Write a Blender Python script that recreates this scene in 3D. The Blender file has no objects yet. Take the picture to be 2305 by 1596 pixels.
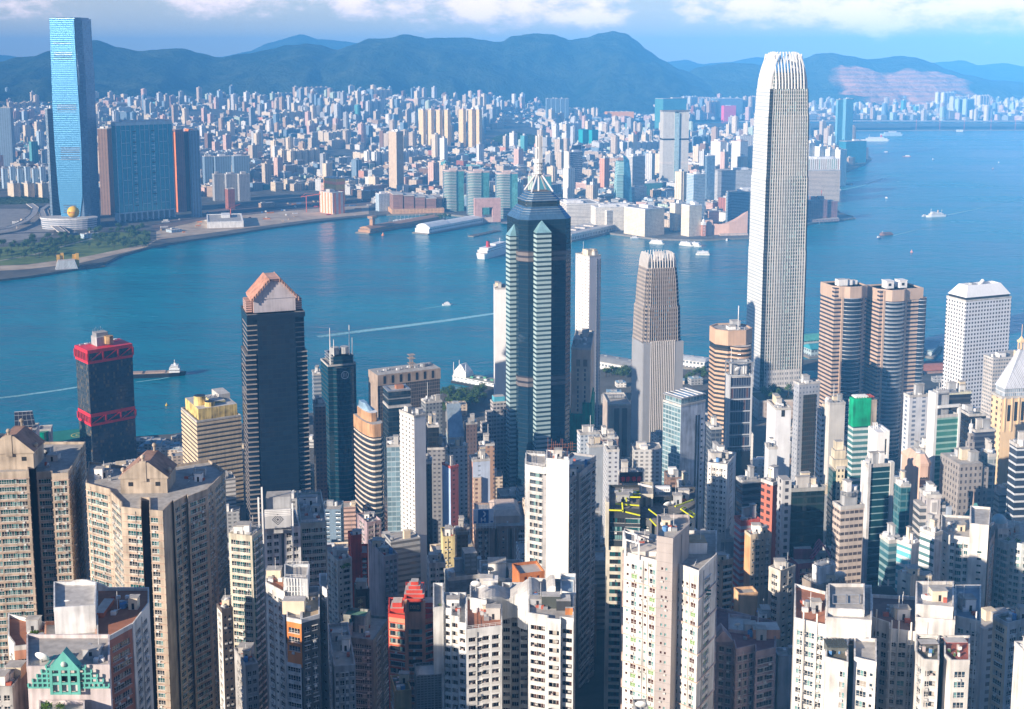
import bpy,math,random
from math import radians as RAD,sin,cos,tan,atan,atan2,pi,sqrt,floor
from mathutils import Vector,Matrix,noise as mnoise
random.seed(7)
SC=bpy.context.scene
COL=SC.collection
# camera
H=400.0
PITCH=RAD(8.2)
FP,CXP,CYP=2800.0,1152.5,531.0
cam_d=bpy.data.cameras.new("camera");cam=bpy.data.objects.new("camera",cam_d);COL.objects.link(cam)
cam.location=(0,0,H);cam.rotation_euler=(pi/2-PITCH,0,0)
cam_d.sensor_width=36.0;cam_d.lens=36.0*FP/2305.0
cam_d.shift_y=-(798.0-CYP)/2305.0
cam_d.clip_start=1.0;cam_d.clip_end=60000.0
SC.camera=cam
# sun + sky
SUN_AZ,SUN_EL=RAD(230.0),RAD(19.0)
sun_dir=Vector((sin(SUN_AZ)*cos(SUN_EL),cos(SUN_AZ)*cos(SUN_EL),sin(SUN_EL)))
sd=bpy.data.lights.new("sun",'SUN');so=bpy.data.objects.new("sun",sd);COL.objects.link(so)
sd.energy=3.8;sd.angle=RAD(0.55);sd.color=(1.0,0.85,0.69)
so.rotation_euler=sun_dir.to_track_quat('Z','Y').to_euler()
W=bpy.data.worlds.new("World");SC.world=W;W.use_nodes=True
nt=W.node_tree;nt.nodes.clear()
def wn(t,**k):
 n=nt.nodes.new(t)
 for a,b in k.items():setattr(n,a,b)
 return n
def wmath(op,a,b=None,c=None):
 n=wn('ShaderNodeMath',operation=op)
 for i,v in enumerate((a,b,c)):
  if v is None:continue
  if isinstance(v,(int,float)):n.inputs[i].default_value=v
  else:nt.links.new(v,n.inputs[i])
 return n.outputs[0]
sky=wn('ShaderNodeTexSky',sky_type='NISHITA');sky.sun_disc=False
sky.sun_elevation=SUN_EL;sky.sun_rotation=SUN_AZ;sky.altitude=200;sky.air_density=1.0;sky.dust_density=0.25;sky.ozone_density=5.0
tc=wn('ShaderNodeTexCoord');sp=wn('ShaderNodeSeparateXYZ');nt.links.new(tc.outputs['Generated'],sp.inputs[0])
az=wmath('ARCTAN2',sp.outputs[0],sp.outputs[1]);el=sp.outputs[2]
def cloud_noise(kx,kz,off,scale,detail,rough):
 cb=wn('ShaderNodeCombineXYZ');nt.links.new(wmath('MULTIPLY',az,kx),cb.inputs[0]);nt.links.new(wmath('MULTIPLY',el,kz),cb.inputs[1]);cb.inputs[2].default_value=off
 n=wn('ShaderNodeTexNoise');n.inputs['Scale'].default_value=scale;n.inputs['Detail'].default_value=detail;n.inputs['Roughness'].default_value=rough
 nt.links.new(cb.outputs[0],n.inputs['Vector']);return n.outputs['Fac']
def smooth(v,a,b):
 m=wn('ShaderNodeMapRange',interpolation_type='SMOOTHSTEP');nt.links.new(v,m.inputs[0]);m.inputs[1].default_value=a;m.inputs[2].default_value=b;return m.outputs[0]
big=cloud_noise(13,30,3.3,1.0,8,0.60)
fine=cloud_noise(34,70,9.1,1.0,8,0.62)
lean=smooth(az,-0.34,0.30)
thin=wmath('MULTIPLY',smooth(el,0.07,0.26),-0.30)
lift=wmath('ADD',thin,wmath('MULTIPLY_ADD',smooth(el,0.006,0.038),0.26,-0.10))
dens=wmath('ADD',wmath('ADD',wmath('MULTIPLY_ADD',fine,0.35,-0.175),big),wmath('ADD',lift,wmath('MULTIPLY_ADD',lean,0.10,-0.055)))
cl=wmath('MAXIMUM',smooth(dens,0.44,0.76),wmath('MULTIPLY_ADD',smooth(el,0.3,0.05),0.46,0.02))
tint=wn('ShaderNodeMix',data_type='RGBA',blend_type='MULTIPLY');tint.inputs[0].default_value=1.0
nt.links.new(sky.outputs[0],tint.inputs[6]);tint.inputs[7].default_value=(0.88,0.98,1.06,1)
mixc=wn('ShaderNodeMix',data_type='RGBA');nt.links.new(wmath('MULTIPLY',cl,0.8),mixc.inputs[0]);nt.links.new(tint.outputs[2],mixc.inputs[6])
shade=wn('ShaderNodeMix',data_type='RGBA');nt.links.new(smooth(dens,0.52,0.80),shade.inputs[0])
shade.inputs[6].default_value=(8.2,6.6,6.8,1);shade.inputs[7].default_value=(14.0,11.2,11.0,1)
nt.links.new(shade.outputs[2],mixc.inputs[7])
bg=wn('ShaderNodeBackground');bg.inputs['Strength'].default_value=0.056;nt.links.new(mixc.outputs[2],bg.inputs[0])
wo=wn('ShaderNodeOutputWorld');nt.links.new(bg.outputs[0],wo.inputs[0])
SC.view_settings.view_transform='Standard';SC.view_settings.look='None';SC.view_settings.exposure=1.25;SC.view_settings.gamma=1.0
SC.render.engine='CYCLES'
SC.cycles.max_bounces=5;SC.cycles.diffuse_bounces=3;SC.cycles.glossy_bounces=3;SC.cycles.transmission_bounces=2;SC.cycles.volume_bounces=0
SC.cycles.caustics_reflective=False;SC.cycles.caustics_refractive=False
SC.cycles.sample_clamp_indirect=4.0
SC.cycles.use_denoising=True
# helpers
CT,ST=cos(PITCH),sin(PITCH)
def height_at(yd,Y):
 """world height seen on picture row yd at ground distance Y"""
 t=(CYP-yd)/FP
 return H+Y*(t*CT-ST)/(CT+t*ST)
def x_at(xd,Y,z):
 return(xd-CXP)/FP*(Y*CT-(z-H)*ST)
def sea(xd,yd,z=0.0):
 t=(CYP-yd)/FP
 Y=(z-H)*(CT+t*ST)/(t*CT-ST)
 return(x_at(xd,Y,z),Y)
def project(x,y,z):
 dep=y*CT-(z-H)*ST
 return CXP+FP*x/dep,CYP-FP*(y*ST+(z-H)*CT)/dep
def px_scale(Y,z=150.0):
 return(Y*CT-(z-H)*ST)/FP
# materials
def new_mat(name):
 m=bpy.data.materials.new(name);m.use_nodes=True
 return m,m.node_tree.nodes,m.node_tree.links,m.node_tree.nodes['Principled BSDF']
_mats={}
def rgba(c):return(c[0],c[1],c[2],1.0)
def nmath(N,L,op,a,b=None):
 n=N.new('ShaderNodeMath');n.operation=op
 for i,v in enumerate((a,b)):
  if v is None:continue
  if isinstance(v,(int,float)):n.inputs[i].default_value=v
  else:L.new(v,n.inputs[i])
 return n.outputs[0]
def nmix(N,L,f,a,b,blend='MIX'):
 n=N.new('ShaderNodeMix');n.data_type='RGBA';n.blend_type=blend
 for i,v in((0,f),(6,a),(7,b)):
  if isinstance(v,(int,float)):n.inputs[i].default_value=v
  elif isinstance(v,tuple):n.inputs[i].default_value=rgba(v)
  else:L.new(v,n.inputs[i])
 return n.outputs[2]
def weather(N,L,col,amt=0.16):
 """patchy ageing and rain streaks"""
 tc=N.new('ShaderNodeTexCoord');mp=N.new('ShaderNodeMapping');L.new(tc.outputs['Object'],mp.inputs[0]);mp.inputs['Scale'].default_value=(0.55,0.55,0.05)
 a=N.new('ShaderNodeTexNoise');a.inputs['Scale'].default_value=1.0;a.inputs['Detail'].default_value=5;L.new(mp.outputs[0],a.inputs['Vector'])
 b=N.new('ShaderNodeTexNoise');b.inputs['Scale'].default_value=0.12;b.inputs['Detail'].default_value=6;L.new(tc.outputs['Object'],b.inputs['Vector'])
 s=nmath(N,L,'ADD',a.outputs['Fac'],b.outputs['Fac'])
 mr=N.new('ShaderNodeMapRange');L.new(s,mr.inputs[0]);mr.inputs[1].default_value=0.7;mr.inputs[2].default_value=1.2;mr.inputs[3].default_value=1-amt*1.6;mr.inputs[4].default_value=1+amt*0.5
 n=N.new('ShaderNodeVectorMath');n.operation='SCALE'
 if isinstance(col,tuple):n.inputs[0].default_value=col
 else:L.new(col,n.inputs[0])
 L.new(mr.outputs[0],n.inputs['Scale'])
 return n.outputs[0]
def plain(name,col,rough=0.8,metal=0.0,amt=0.16,spec=0.4):
 if name in _mats:return _mats[name]
 m,N,L,B=new_mat(name)
 if amt:L.new(weather(N,L,tuple(col),amt),B.inputs['Base Color'])
 else:B.inputs['Base Color'].default_value=rgba(col)
 B.inputs['Roughness'].default_value=rough;B.inputs['Metallic'].default_value=metal;B.inputs['Specular IOR Level'].default_value=spec
 _mats[name]=m;return m
def facade_group():
 g=bpy.data.node_groups.new("facade_grid",'ShaderNodeTree')
 for n,d in(("Floor",3.2),("Bay",3.0),("WinH",0.5),("WinW",0.7),("Sill",0.25)):
  s=g.interface.new_socket(n,in_out='INPUT',socket_type='NodeSocketFloat');s.default_value=d
 for n in("Mask","Rand","Rand2"):g.interface.new_socket(n,in_out='OUTPUT',socket_type='NodeSocketFloat')
 N,L=g.nodes,g.links
 gi=N.new('NodeGroupInput');go=N.new('NodeGroupOutput')
 uv=N.new('ShaderNodeUVMap');uv.uv_map="wall";sp=N.new('ShaderNodeSeparateXYZ');L.new(uv.outputs[0],sp.inputs[0])
 u=nmath(N,L,'DIVIDE',sp.outputs[0],gi.outputs['Bay']);v=nmath(N,L,'DIVIDE',sp.outputs[1],gi.outputs['Floor'])
 fu,fv=nmath(N,L,'FRACT',u),nmath(N,L,'FRACT',v)
 mu=nmath(N,L,'LESS_THAN',nmath(N,L,'ABSOLUTE',nmath(N,L,'SUBTRACT',fu,0.5)),nmath(N,L,'MULTIPLY',gi.outputs['WinW'],0.5))
 d=nmath(N,L,'SUBTRACT',fv,gi.outputs['Sill'])
 mv=nmath(N,L,'MULTIPLY',nmath(N,L,'GREATER_THAN',d,0.0),nmath(N,L,'LESS_THAN',d,gi.outputs['WinH']))
 L.new(nmath(N,L,'MULTIPLY',mu,mv),go.inputs['Mask'])
 cb=N.new('ShaderNodeCombineXYZ');L.new(nmath(N,L,'FLOOR',u),cb.inputs[0]);L.new(nmath(N,L,'FLOOR',v),cb.inputs[1])
 w=N.new('ShaderNodeTexWhiteNoise');w.noise_dimensions='2D';L.new(cb.outputs[0],w.inputs['Vector'])
 L.new(w.outputs['Value'],go.inputs['Rand'])
 sc=N.new('ShaderNodeSeparateColor');L.new(w.outputs['Color'],sc.inputs[0]);L.new(sc.outputs[1],go.inputs['Rand2'])
 return g
FG=facade_group()
def facade(name,wall,glass,fh=3.3,bw=3.0,wh=0.5,ww=0.7,sill=0.25,glass2=None,odd=None,rough=0.12,metal=0.0,wall_rough=0.75,amt=0.14,attr=False,spec=.5):
 """walls with a grid of windows laid out in metres along the wall"""
 if name in _mats:return _mats[name]
 m,N,L,B=new_mat(name)
 g=N.new('ShaderNodeGroup');g.node_tree=FG
 for k,v in(("Floor",fh),("Bay",bw),("WinH",wh),("WinW",ww),("Sill",sill)):g.inputs[k].default_value=v
 if attr:
  a=N.new('ShaderNodeAttribute');a.attribute_name="paint";wl=a.outputs['Color']
  wl=weather(N,L,wl,amt)
 else:wl=weather(N,L,tuple(wall),amt)
 gl=nmix(N,L,g.outputs['Rand'],tuple(glass),tuple(glass2 or[x*1.8+0.004 for x in glass]))
 if odd:
  gl=nmix(N,L,nmath(N,L,'GREATER_THAN',g.outputs['Rand2'],0.86),gl,tuple(odd))
 L.new(nmix(N,L,g.outputs['Mask'],wl,gl),B.inputs['Base Color'])
 r=N.new('ShaderNodeMapRange');L.new(g.outputs['Mask'],r.inputs[0]);r.inputs[3].default_value=wall_rough;r.inputs[4].default_value=rough;L.new(r.outputs[0],B.inputs['Roughness'])
 B.inputs['Specular IOR Level'].default_value=spec
 if metal:L.new(nmath(N,L,'MULTIPLY',g.outputs['Mask'],metal),B.inputs['Metallic'])
 tcn=N.new('ShaderNodeTexCoord');nz=N.new('ShaderNodeTexNoise');nz.inputs['Scale'].default_value=0.16;nz.inputs['Detail'].default_value=3;L.new(tcn.outputs['Object'],nz.inputs['Vector'])
 bp=N.new('ShaderNodeBump');bp.inputs['Strength'].default_value=0.5;bp.inputs['Distance'].default_value=0.5
 L.new(nmath(N,L,'ADD',nmath(N,L,'MULTIPLY',nz.outputs['Fac'],0.55),nmath(N,L,'MULTIPLY',g.outputs['Mask'],-0.25)),bp.inputs['Height']);L.new(bp.outputs[0],B.inputs['Normal'])
 _mats[name]=m;return m
def leafy(name,c1,c2):
 if name in _mats:return _mats[name]
 m,N,L,B=new_mat(name)
 ge=N.new('ShaderNodeNewGeometry');oi=N.new('ShaderNodeObjectInfo')
 v=nmath(N,L,'FRACT',nmath(N,L,'ADD',ge.outputs['Random Per Island'],oi.outputs['Random']))
 L.new(nmix(N,L,v,tuple(c1),tuple(c2)),B.inputs['Base Color']);B.inputs['Roughness'].default_value=0.7;B.inputs['Specular IOR Level'].default_value=0.2
 _mats[name]=m;return m
# mesh builder
class MB:
 def __init__(s):
  s.v=[];s.f=[];s.m=[];s.uv=[];s.mats=[];s.T=None
 def slot(s,mat):
  if mat not in s.mats:s.mats.append(mat)
  return s.mats.index(mat)
 def at(s,x=0,y=0,z=0,yaw=0):
  s.T=(x,y,z,cos(RAD(yaw)),sin(RAD(yaw)));return s
 def add(s,pts):
  i=len(s.v)
  if s.T:
   x,y,z,c,n=s.T
   s.v.extend([(x+p[0]*c-p[1]*n,y+p[0]*n+p[1]*c,z+p[2])for p in pts])
  else:s.v.extend([(p[0],p[1],p[2])for p in pts])
  return i
 def face(s,pts,mat,uv=None):
  i=s.add(pts);s.f.append(tuple(range(i,i+len(pts))));s.m.append(s.slot(mat))
  s.uv.append(uv or[(p[0]+p[1]*0.7,p[2])for p in pts])
 def prism(s,poly,z0,z1,side,top=None,bottom=None,u0=0.0,skip=()):
  n=len(poly);u=u0
  i=s.add([(p[0],p[1],z0)for p in poly]+[(p[0],p[1],z1)for p in poly])
  for k in range(n):
   j=(k+1)%n;l=math.hypot(poly[j][0]-poly[k][0],poly[j][1]-poly[k][1])
   if k not in skip:
    s.f.append((i+k,i+j,i+n+j,i+n+k));s.m.append(s.slot(side[k]if isinstance(side,(list,tuple))else side));s.uv.append([(u,z0),(u+l,z0),(u+l,z1),(u,z1)])
   u+=l
  if top is not False:
   s.f.append(tuple(range(i+n,i+2*n)));s.m.append(s.slot(top or(side[0]if isinstance(side,(list,tuple))else side)));s.uv.append([(p[0],p[1])for p in poly])
  if bottom:
   s.f.append(tuple(range(i+n-1,i-1,-1)));s.m.append(s.slot(bottom));s.uv.append([(p[0],p[1])for p in poly][::-1])
 def loft(s,rings,side,top=None,close=True):
  """rings: [(poly, z)] with equal point counts"""
  n=len(rings[0][0]);ids=[s.add([(p[0],p[1],z)for p in poly])for poly,z in rings]
  for a in range(len(rings)-1):
   u=0.0;P=rings[a][0]
   for k in range(n):
    j=(k+1)%n;l=math.hypot(P[j][0]-P[k][0],P[j][1]-P[k][1])
    s.f.append((ids[a]+k,ids[a]+j,ids[a+1]+j,ids[a+1]+k));s.m.append(s.slot(side[k%len(side)]if isinstance(side,(list,tuple))else side))
    s.uv.append([(u,rings[a][1]),(u+l,rings[a][1]),(u+l,rings[a+1][1]),(u,rings[a+1][1])]);u+=l
  if top is not False:
   s.f.append(tuple(range(ids[-1],ids[-1]+n)));s.m.append(s.slot(top or(side[0]if isinstance(side,(list,tuple))else side)));s.uv.append([(p[0],p[1])for p in rings[-1][0]])
 def box(s,x0,x1,y0,y1,z0,z1,mat,top=None,bottom=None):
  s.prism([(x0,y0),(x1,y0),(x1,y1),(x0,y1)],z0,z1,mat,top,bottom)
 def cbox(s,cx,cy,w,d,z0,z1,mat,top=None,bottom=None):
  s.box(cx-w/2,cx+w/2,cy-d/2,cy+d/2,z0,z1,mat,top,bottom)
 def cyl(s,cx,cy,r,z0,z1,mat,n=12,r2=None,top=None):
  r2=r if r2 is None else r2
  s.loft([([(cx+r*cos(2*pi*k/n),cy+r*sin(2*pi*k/n))for k in range(n)],z0),([(cx+r2*cos(2*pi*k/n),cy+r2*sin(2*pi*k/n))for k in range(n)],z1)],mat,top)
 def tube(s,p,q,r,mat,n=5,r2=None):
  p,q=Vector(p),Vector(q);d=(q-p)
  if d.length<1e-6:return
  d.normalize();a=d.orthogonal().normalized();b=d.cross(a);r2=r if r2 is None else r2
  i=s.add([p+a*r*cos(2*pi*k/n)+b*r*sin(2*pi*k/n)for k in range(n)]+[q+a*r2*cos(2*pi*k/n)+b*r2*sin(2*pi*k/n)for k in range(n)])
  sl=s.slot(mat)
  for k in range(n):
   j=(k+1)%n;s.f.append((i+k,i+j,i+n+j,i+n+k));s.m.append(sl);s.uv.append([(0,0)]*4)
  s.f.append(tuple(range(i+n,i+2*n)));s.m.append(sl);s.uv.append([(0,0)]*n)
  s.f.append(tuple(range(i+n-1,i-1,-1)));s.m.append(sl);s.uv.append([(0,0)]*n)
 def ball(s,cx,cy,cz,r,mat,nu=12,nv=8,sz=1.0,half=False):
  rings=[]
  for a in range(nv+1):
   t=(a/nv)*(pi/2 if half else pi)+(0 if half else-0)
   ph=(t if half else t-pi/2)
   rr=max(r*cos(ph),0.001*r)
   rings.append(([(cx+rr*cos(2*pi*k/nu),cy+rr*sin(2*pi*k/nu))for k in range(nu)],cz+r*sz*sin(ph)))
  s.loft(rings,mat,top=False)
 def build(s,name,parent=None,smooth=False):
  me=bpy.data.meshes.new(name);me.from_pydata(s.v,[],s.f)
  for m in s.mats:me.materials.append(m)
  me.polygons.foreach_set('material_index',s.m)
  ul=me.uv_layers.new(name="wall");flat=[c for f in s.uv for p in f for c in p];ul.data.foreach_set('uv',flat)
  if smooth:me.polygons.foreach_set('use_smooth',[True]*len(s.f))
  me.update()
  o=bpy.data.objects.new(name,me);COL.objects.link(o)
  if parent:o.parent=parent
  return o
def tag(o,label=None,cat=None,group=None,kind=None):
 if label:o['label']=label
 if cat:o['category']=cat
 if group:o['group']=group
 if kind:o['kind']=kind
 return o
def thing(name,label,cat,loc=(0,0,0),yaw=0.0,group=None):
 o=bpy.data.objects.new(name,None);COL.objects.link(o);o.empty_display_size=1.0
 o.location=loc;o.rotation_euler=(0,0,RAD(yaw));return tag(o,label,cat,group)
def copy_tree(o,parent=None):
 c=o.copy();COL.objects.link(c);c.parent=parent
 for ch in o.children:copy_tree(ch,c)
 return c
def ngon(n,r,cx=0,cy=0,ph=0.0,sx=1.0,sy=1.0):
 return[(cx+r*sx*cos(2*pi*k/n+ph),cy+r*sy*sin(2*pi*k/n+ph))for k in range(n)]
def rect(w,d,cx=0,cy=0):return[(cx-w/2,cy-d/2),(cx+w/2,cy-d/2),(cx+w/2,cy+d/2),(cx-w/2,cy+d/2)]
def shrink(poly,k):
 cx=sum(p[0]for p in poly)/len(poly);cy=sum(p[1]for p in poly)/len(poly)
 return[(cx+(p[0]-cx)*k,cy+(p[1]-cy)*k)for p in poly]
def offset(poly,d):
 """move every edge of a convex counter-clockwise outline outwards by d"""
 n=len(poly);out=[]
 for k in range(n):
  a,b,c=Vector(poly[k-1]),Vector(poly[k]),Vector(poly[(k+1)%n])
  e1,e2=(b-a).normalized(),(c-b).normalized();n1,n2=Vector((e1.y,-e1.x)),Vector((e2.y,-e2.x))
  m=n1+n2;q=m.length_squared
  m=m*(2*d/q)if q>0.3 else n1*d
  out.append((b.x+m.x,b.y+m.y))
 return out
class Foot:pass
def foot(xl,xm,xr,yt,Y,phi=0.0,d=None,lo=6.0,hi=90.0):
 """ground plan of a box-shaped building from its visible faces: xl..xm and xm..xr are its two faces, yt its roof line at the near corner"""
 z=height_at(yt,Y);r=RAD(phi);e=(cos(r),sin(r));g=(-sin(r),cos(r))
 D0=Y*CT-(z-H)*ST
 def solve(px,col,v):
  k=col-CXP;Cx=(px-CXP)/FP*D0
  return(k*D0-Cx*FP)/(v[0]*FP-k*v[1]*CT)
 f=Foot();f.z=z;f.yaw=phi
 al=math.degrees(atan(((xl+xr)/2-CXP)/FP))
 if xm is None:
  dep=d or abs(xr-xl)*px_scale(Y,z)*0.7;sgn=phi+al>0
  for _ in range(6):
   if sgn:C=(x_at(xl,Y+dep*g[1],z)-dep*g[0],Y);t=solve(CXP+FP*C[0]/D0,xr,e)
   else:Rr=(x_at(xr,Y+dep*g[1],z)-dep*g[0],Y);t=solve(CXP+FP*Rr[0]/D0,xl,(-e[0],-e[1]));C=(Rr[0]-t*e[0],Rr[1]-t*e[1])
   if t>dep*0.45:break
   dep*=0.75
  w=t
 elif phi+al>0:
  C=(x_at(xm,Y,z),Y);w=solve(xm,xr,e);dep=solve(xm,xl,g);lo=max(lo,.4*w)
 else:
  R=(x_at(xm,Y,z),Y);w=solve(xm,xl,(-e[0],-e[1]));dep=solve(xm,xr,g);lo=max(lo,.4*w)
  C=(R[0]-w*e[0],R[1]-w*e[1])
 if not lo<=dep<=hi:dep=min(max(dep,lo),hi)if dep>0 else d or hi*0.5
 if w<3 or w>200:print("foot?",xl,xm,xr,phi,round(w,1),round(dep,1));w=20
 f.w,f.d=w,dep
 f.x=C[0]+e[0]*w/2+g[0]*dep/2;f.y=C[1]+e[1]*w/2+g[1]*dep/2
 return f
# the setting: water, land, hills
def chan(name,c,rough=0.9,amt=0.3,sc=0.02,c2=None):
 m,N,L,B=new_mat(name)
 tc=N.new('ShaderNodeTexCoord');n=N.new('ShaderNodeTexNoise');n.inputs['Scale'].default_value=sc;n.inputs['Detail'].default_value=9;n.inputs['Roughness'].default_value=0.65;L.new(tc.outputs['Object'],n.inputs['Vector'])
 mr=N.new('ShaderNodeMapRange');L.new(n.outputs['Fac'],mr.inputs[0]);mr.inputs[1].default_value=0.38;mr.inputs[2].default_value=0.62
 L.new(nmix(N,L,mr.outputs[0],tuple(c),tuple(c2 or[x*(1-amt)for x in c])),B.inputs['Base Color']);B.inputs['Roughness'].default_value=rough;B.inputs['Specular IOR Level'].default_value=0.2
 return m
def water_mat():
 m,N,L,B=new_mat("harbour_water")
 tc=N.new('ShaderNodeTexCoord');pos=tc.outputs['Object']
 def nz(scale,detail,sx=1.0,sy=1.0,rot=0.0,rough=0.55):
  mp=N.new('ShaderNodeMapping');L.new(pos,mp.inputs[0]);mp.inputs['Scale'].default_value=(sx,sy,1);mp.inputs['Rotation'].default_value=(0,0,rot)
  n=N.new('ShaderNodeTexNoise');n.inputs['Scale'].default_value=scale;n.inputs['Detail'].default_value=detail;n.inputs['Roughness'].default_value=rough;L.new(mp.outputs[0],n.inputs['Vector']);return n.outputs['Fac']
 patch=nz(0.0022,5,1.0,0.55,0.4)
 streak=nz(0.007,6,0.16,1.0,0.25)
 f=nmath(N,L,'ADD',nmath(N,L,'MULTIPLY',patch,0.45),nmath(N,L,'MULTIPLY',streak,0.55))
 mr=N.new('ShaderNodeMapRange');L.new(f,mr.inputs[0]);mr.inputs[1].default_value=0.38;mr.inputs[2].default_value=0.62
 L.new(nmix(N,L,mr.outputs[0],(0.002,0.125,0.195),(0.003,0.225,0.310)),B.inputs['Base Color'])
 r=N.new('ShaderNodeMapRange');L.new(f,r.inputs[0]);r.inputs[1].default_value=0.35;r.inputs[2].default_value=0.65;r.inputs[3].default_value=0.16;r.inputs[4].default_value=0.3;L.new(r.outputs[0],B.inputs['Roughness'])
 h=nmath(N,L,'ADD',nmath(N,L,'MULTIPLY',nz(0.028,5,0.6,1.0,0.3,0.6),6.0),nmath(N,L,'MULTIPLY',nz(0.11,4,0.5,1.0,-0.2,0.6),2.2))
 bp=N.new('ShaderNodeBump');bp.inputs['Strength'].default_value=0.65;bp.inputs['Distance'].default_value=1.0;L.new(h,bp.inputs['Height']);L.new(bp.outputs[0],B.inputs['Normal'])
 B.inputs['IOR'].default_value=1.33;B.inputs['Specular IOR Level'].default_value=0.32
 return m
WATER=water_mat()
mb=MB()
for i in range(-10,10):
 for j in range(0,20):mb.face([(i*2000,j*2000-2000,0),((i+1)*2000,j*2000-2000,0),((i+1)*2000,(j+1)*2000-2000,0),(i*2000,(j+1)*2000-2000,0)],WATER)
tag(mb.build("water"),kind='structure')
LAND=chan("city_ground",(0.15,0.145,0.135),c2=(0.08,0.085,0.08))
STONE=plain("sea_wall_stone",(0.22,0.2,0.17),0.9)
def flat_land(name,pts,z,mat,side=None,z0=-3.0):
 mb=MB();mb.prism(pts,z0,z,side or STONE,mat);return tag(mb.build(name),kind='structure')
# Hong Kong island: flat reclaimed strip, then the slope up to the Mid-Levels
shore=[sea(-140,985),sea(0,985),sea(150,1003),sea(420,985),sea(560,960),sea(760,930),sea(1000,893),sea(1100,868),sea(1350,838),sea(1560,842),sea(1800,815),sea(2100,822),sea(2310,808),sea(2480,800)]
def shore_y(x):
 for a,b in zip(shore,shore[1:]):
  if a[0]<=x<=b[0]:return a[1]+(b[1]-a[1])*(x-a[0])/(b[0]-a[0])
 return shore[0][1]if x<shore[0][0]else shore[-1][1]
def ground_z(x,y):
 s=shore_y(x)
 d=s-y-430
 if d<=0:return 5.0
 k=min(d/max(s-430-120,1),1.0)
 return 5.0+5*min(d/40,1)+235.0*k**1.35
mb=MB()
xs=[-900+60*i for i in range(34)];NR=28
grid=[[(x,60+(shore_y(x)-60)*j/NR)for j in range(NR+1)]for x in xs]
SLOPE=chan("hillside_ground",(0.075,0.078,0.07),c2=(0.035,0.05,0.03),sc=0.03)
for a in range(len(xs)-1):
 for j in range(NR):
  q=[grid[a][j],grid[a+1][j],grid[a+1][j+1],grid[a][j+1]]
  mb.face([(p[0],p[1],ground_z(*p))for p in q],LAND if j>15 else SLOPE)
 p,q=grid[a][NR],grid[a+1][NR]
 mb.face([(q[0],q[1],-3),(p[0],p[1],-3),(p[0],p[1],5),(q[0],q[1],5)],STONE)
tag(mb.build("island_ground"),kind='structure')
# Kowloon peninsula
KZ=4.0
coast_px=[(-420,650),(-120,645),(0,634),(60,627),(125,617),(195,604),(240,594),(268,579),(330,561),(420,545),(520,530),(600,517),(700,503),(790,493),(870,486),(990,484),(1130,497),(1180,505),(1260,514),(1395,531),(1480,541),(1580,543),(1690,538),(1760,520),(1822,507),(1880,497),(1921,490),(1893,483),(1880,472),(1800,455),(1740,435),(1760,415),(1830,412),(1880,402),(1915,384),(1945,372),(1962,360),(1950,346),(1938,330),(1918,318),(1880,312),(1760,306),(1600,302),(1500,300),(1420,296),(1425,291),(1600,294),(1820,295.5),(2305,294),(2700,292)]
coast=[sea(*p)for p in coast_px]
far=[(15500,13500),(9000,19000),(-9000,19000),(-9000,2500)]
mb=MB();pts=coast+far
mb.prism(pts,-3,KZ,STONE,LAND);tag(mb.build("peninsula_ground"),kind='structure')
def inside(x,y,poly=None):
 poly=poly or pts;c=False;n=len(poly)
 for i in range(n):
  x1,y1=poly[i];x2,y2=poly[i-1]
  if(y1>y)!=(y2>y)and x<(x2-x1)*(y-y1)/(y2-y1)+x1:c=not c
 return c
chn=[sea(1418,282.5,KZ+.3),sea(2420,283,KZ+.3),sea(2420,275.5,KZ+.3),sea(1640,273.5,KZ+.3),sea(1420,277,KZ+.3)]
mb=MB();mb.prism(chn,KZ,KZ+.3,WATER,WATER);tag(mb.build("channel_water"),kind='structure')
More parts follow.
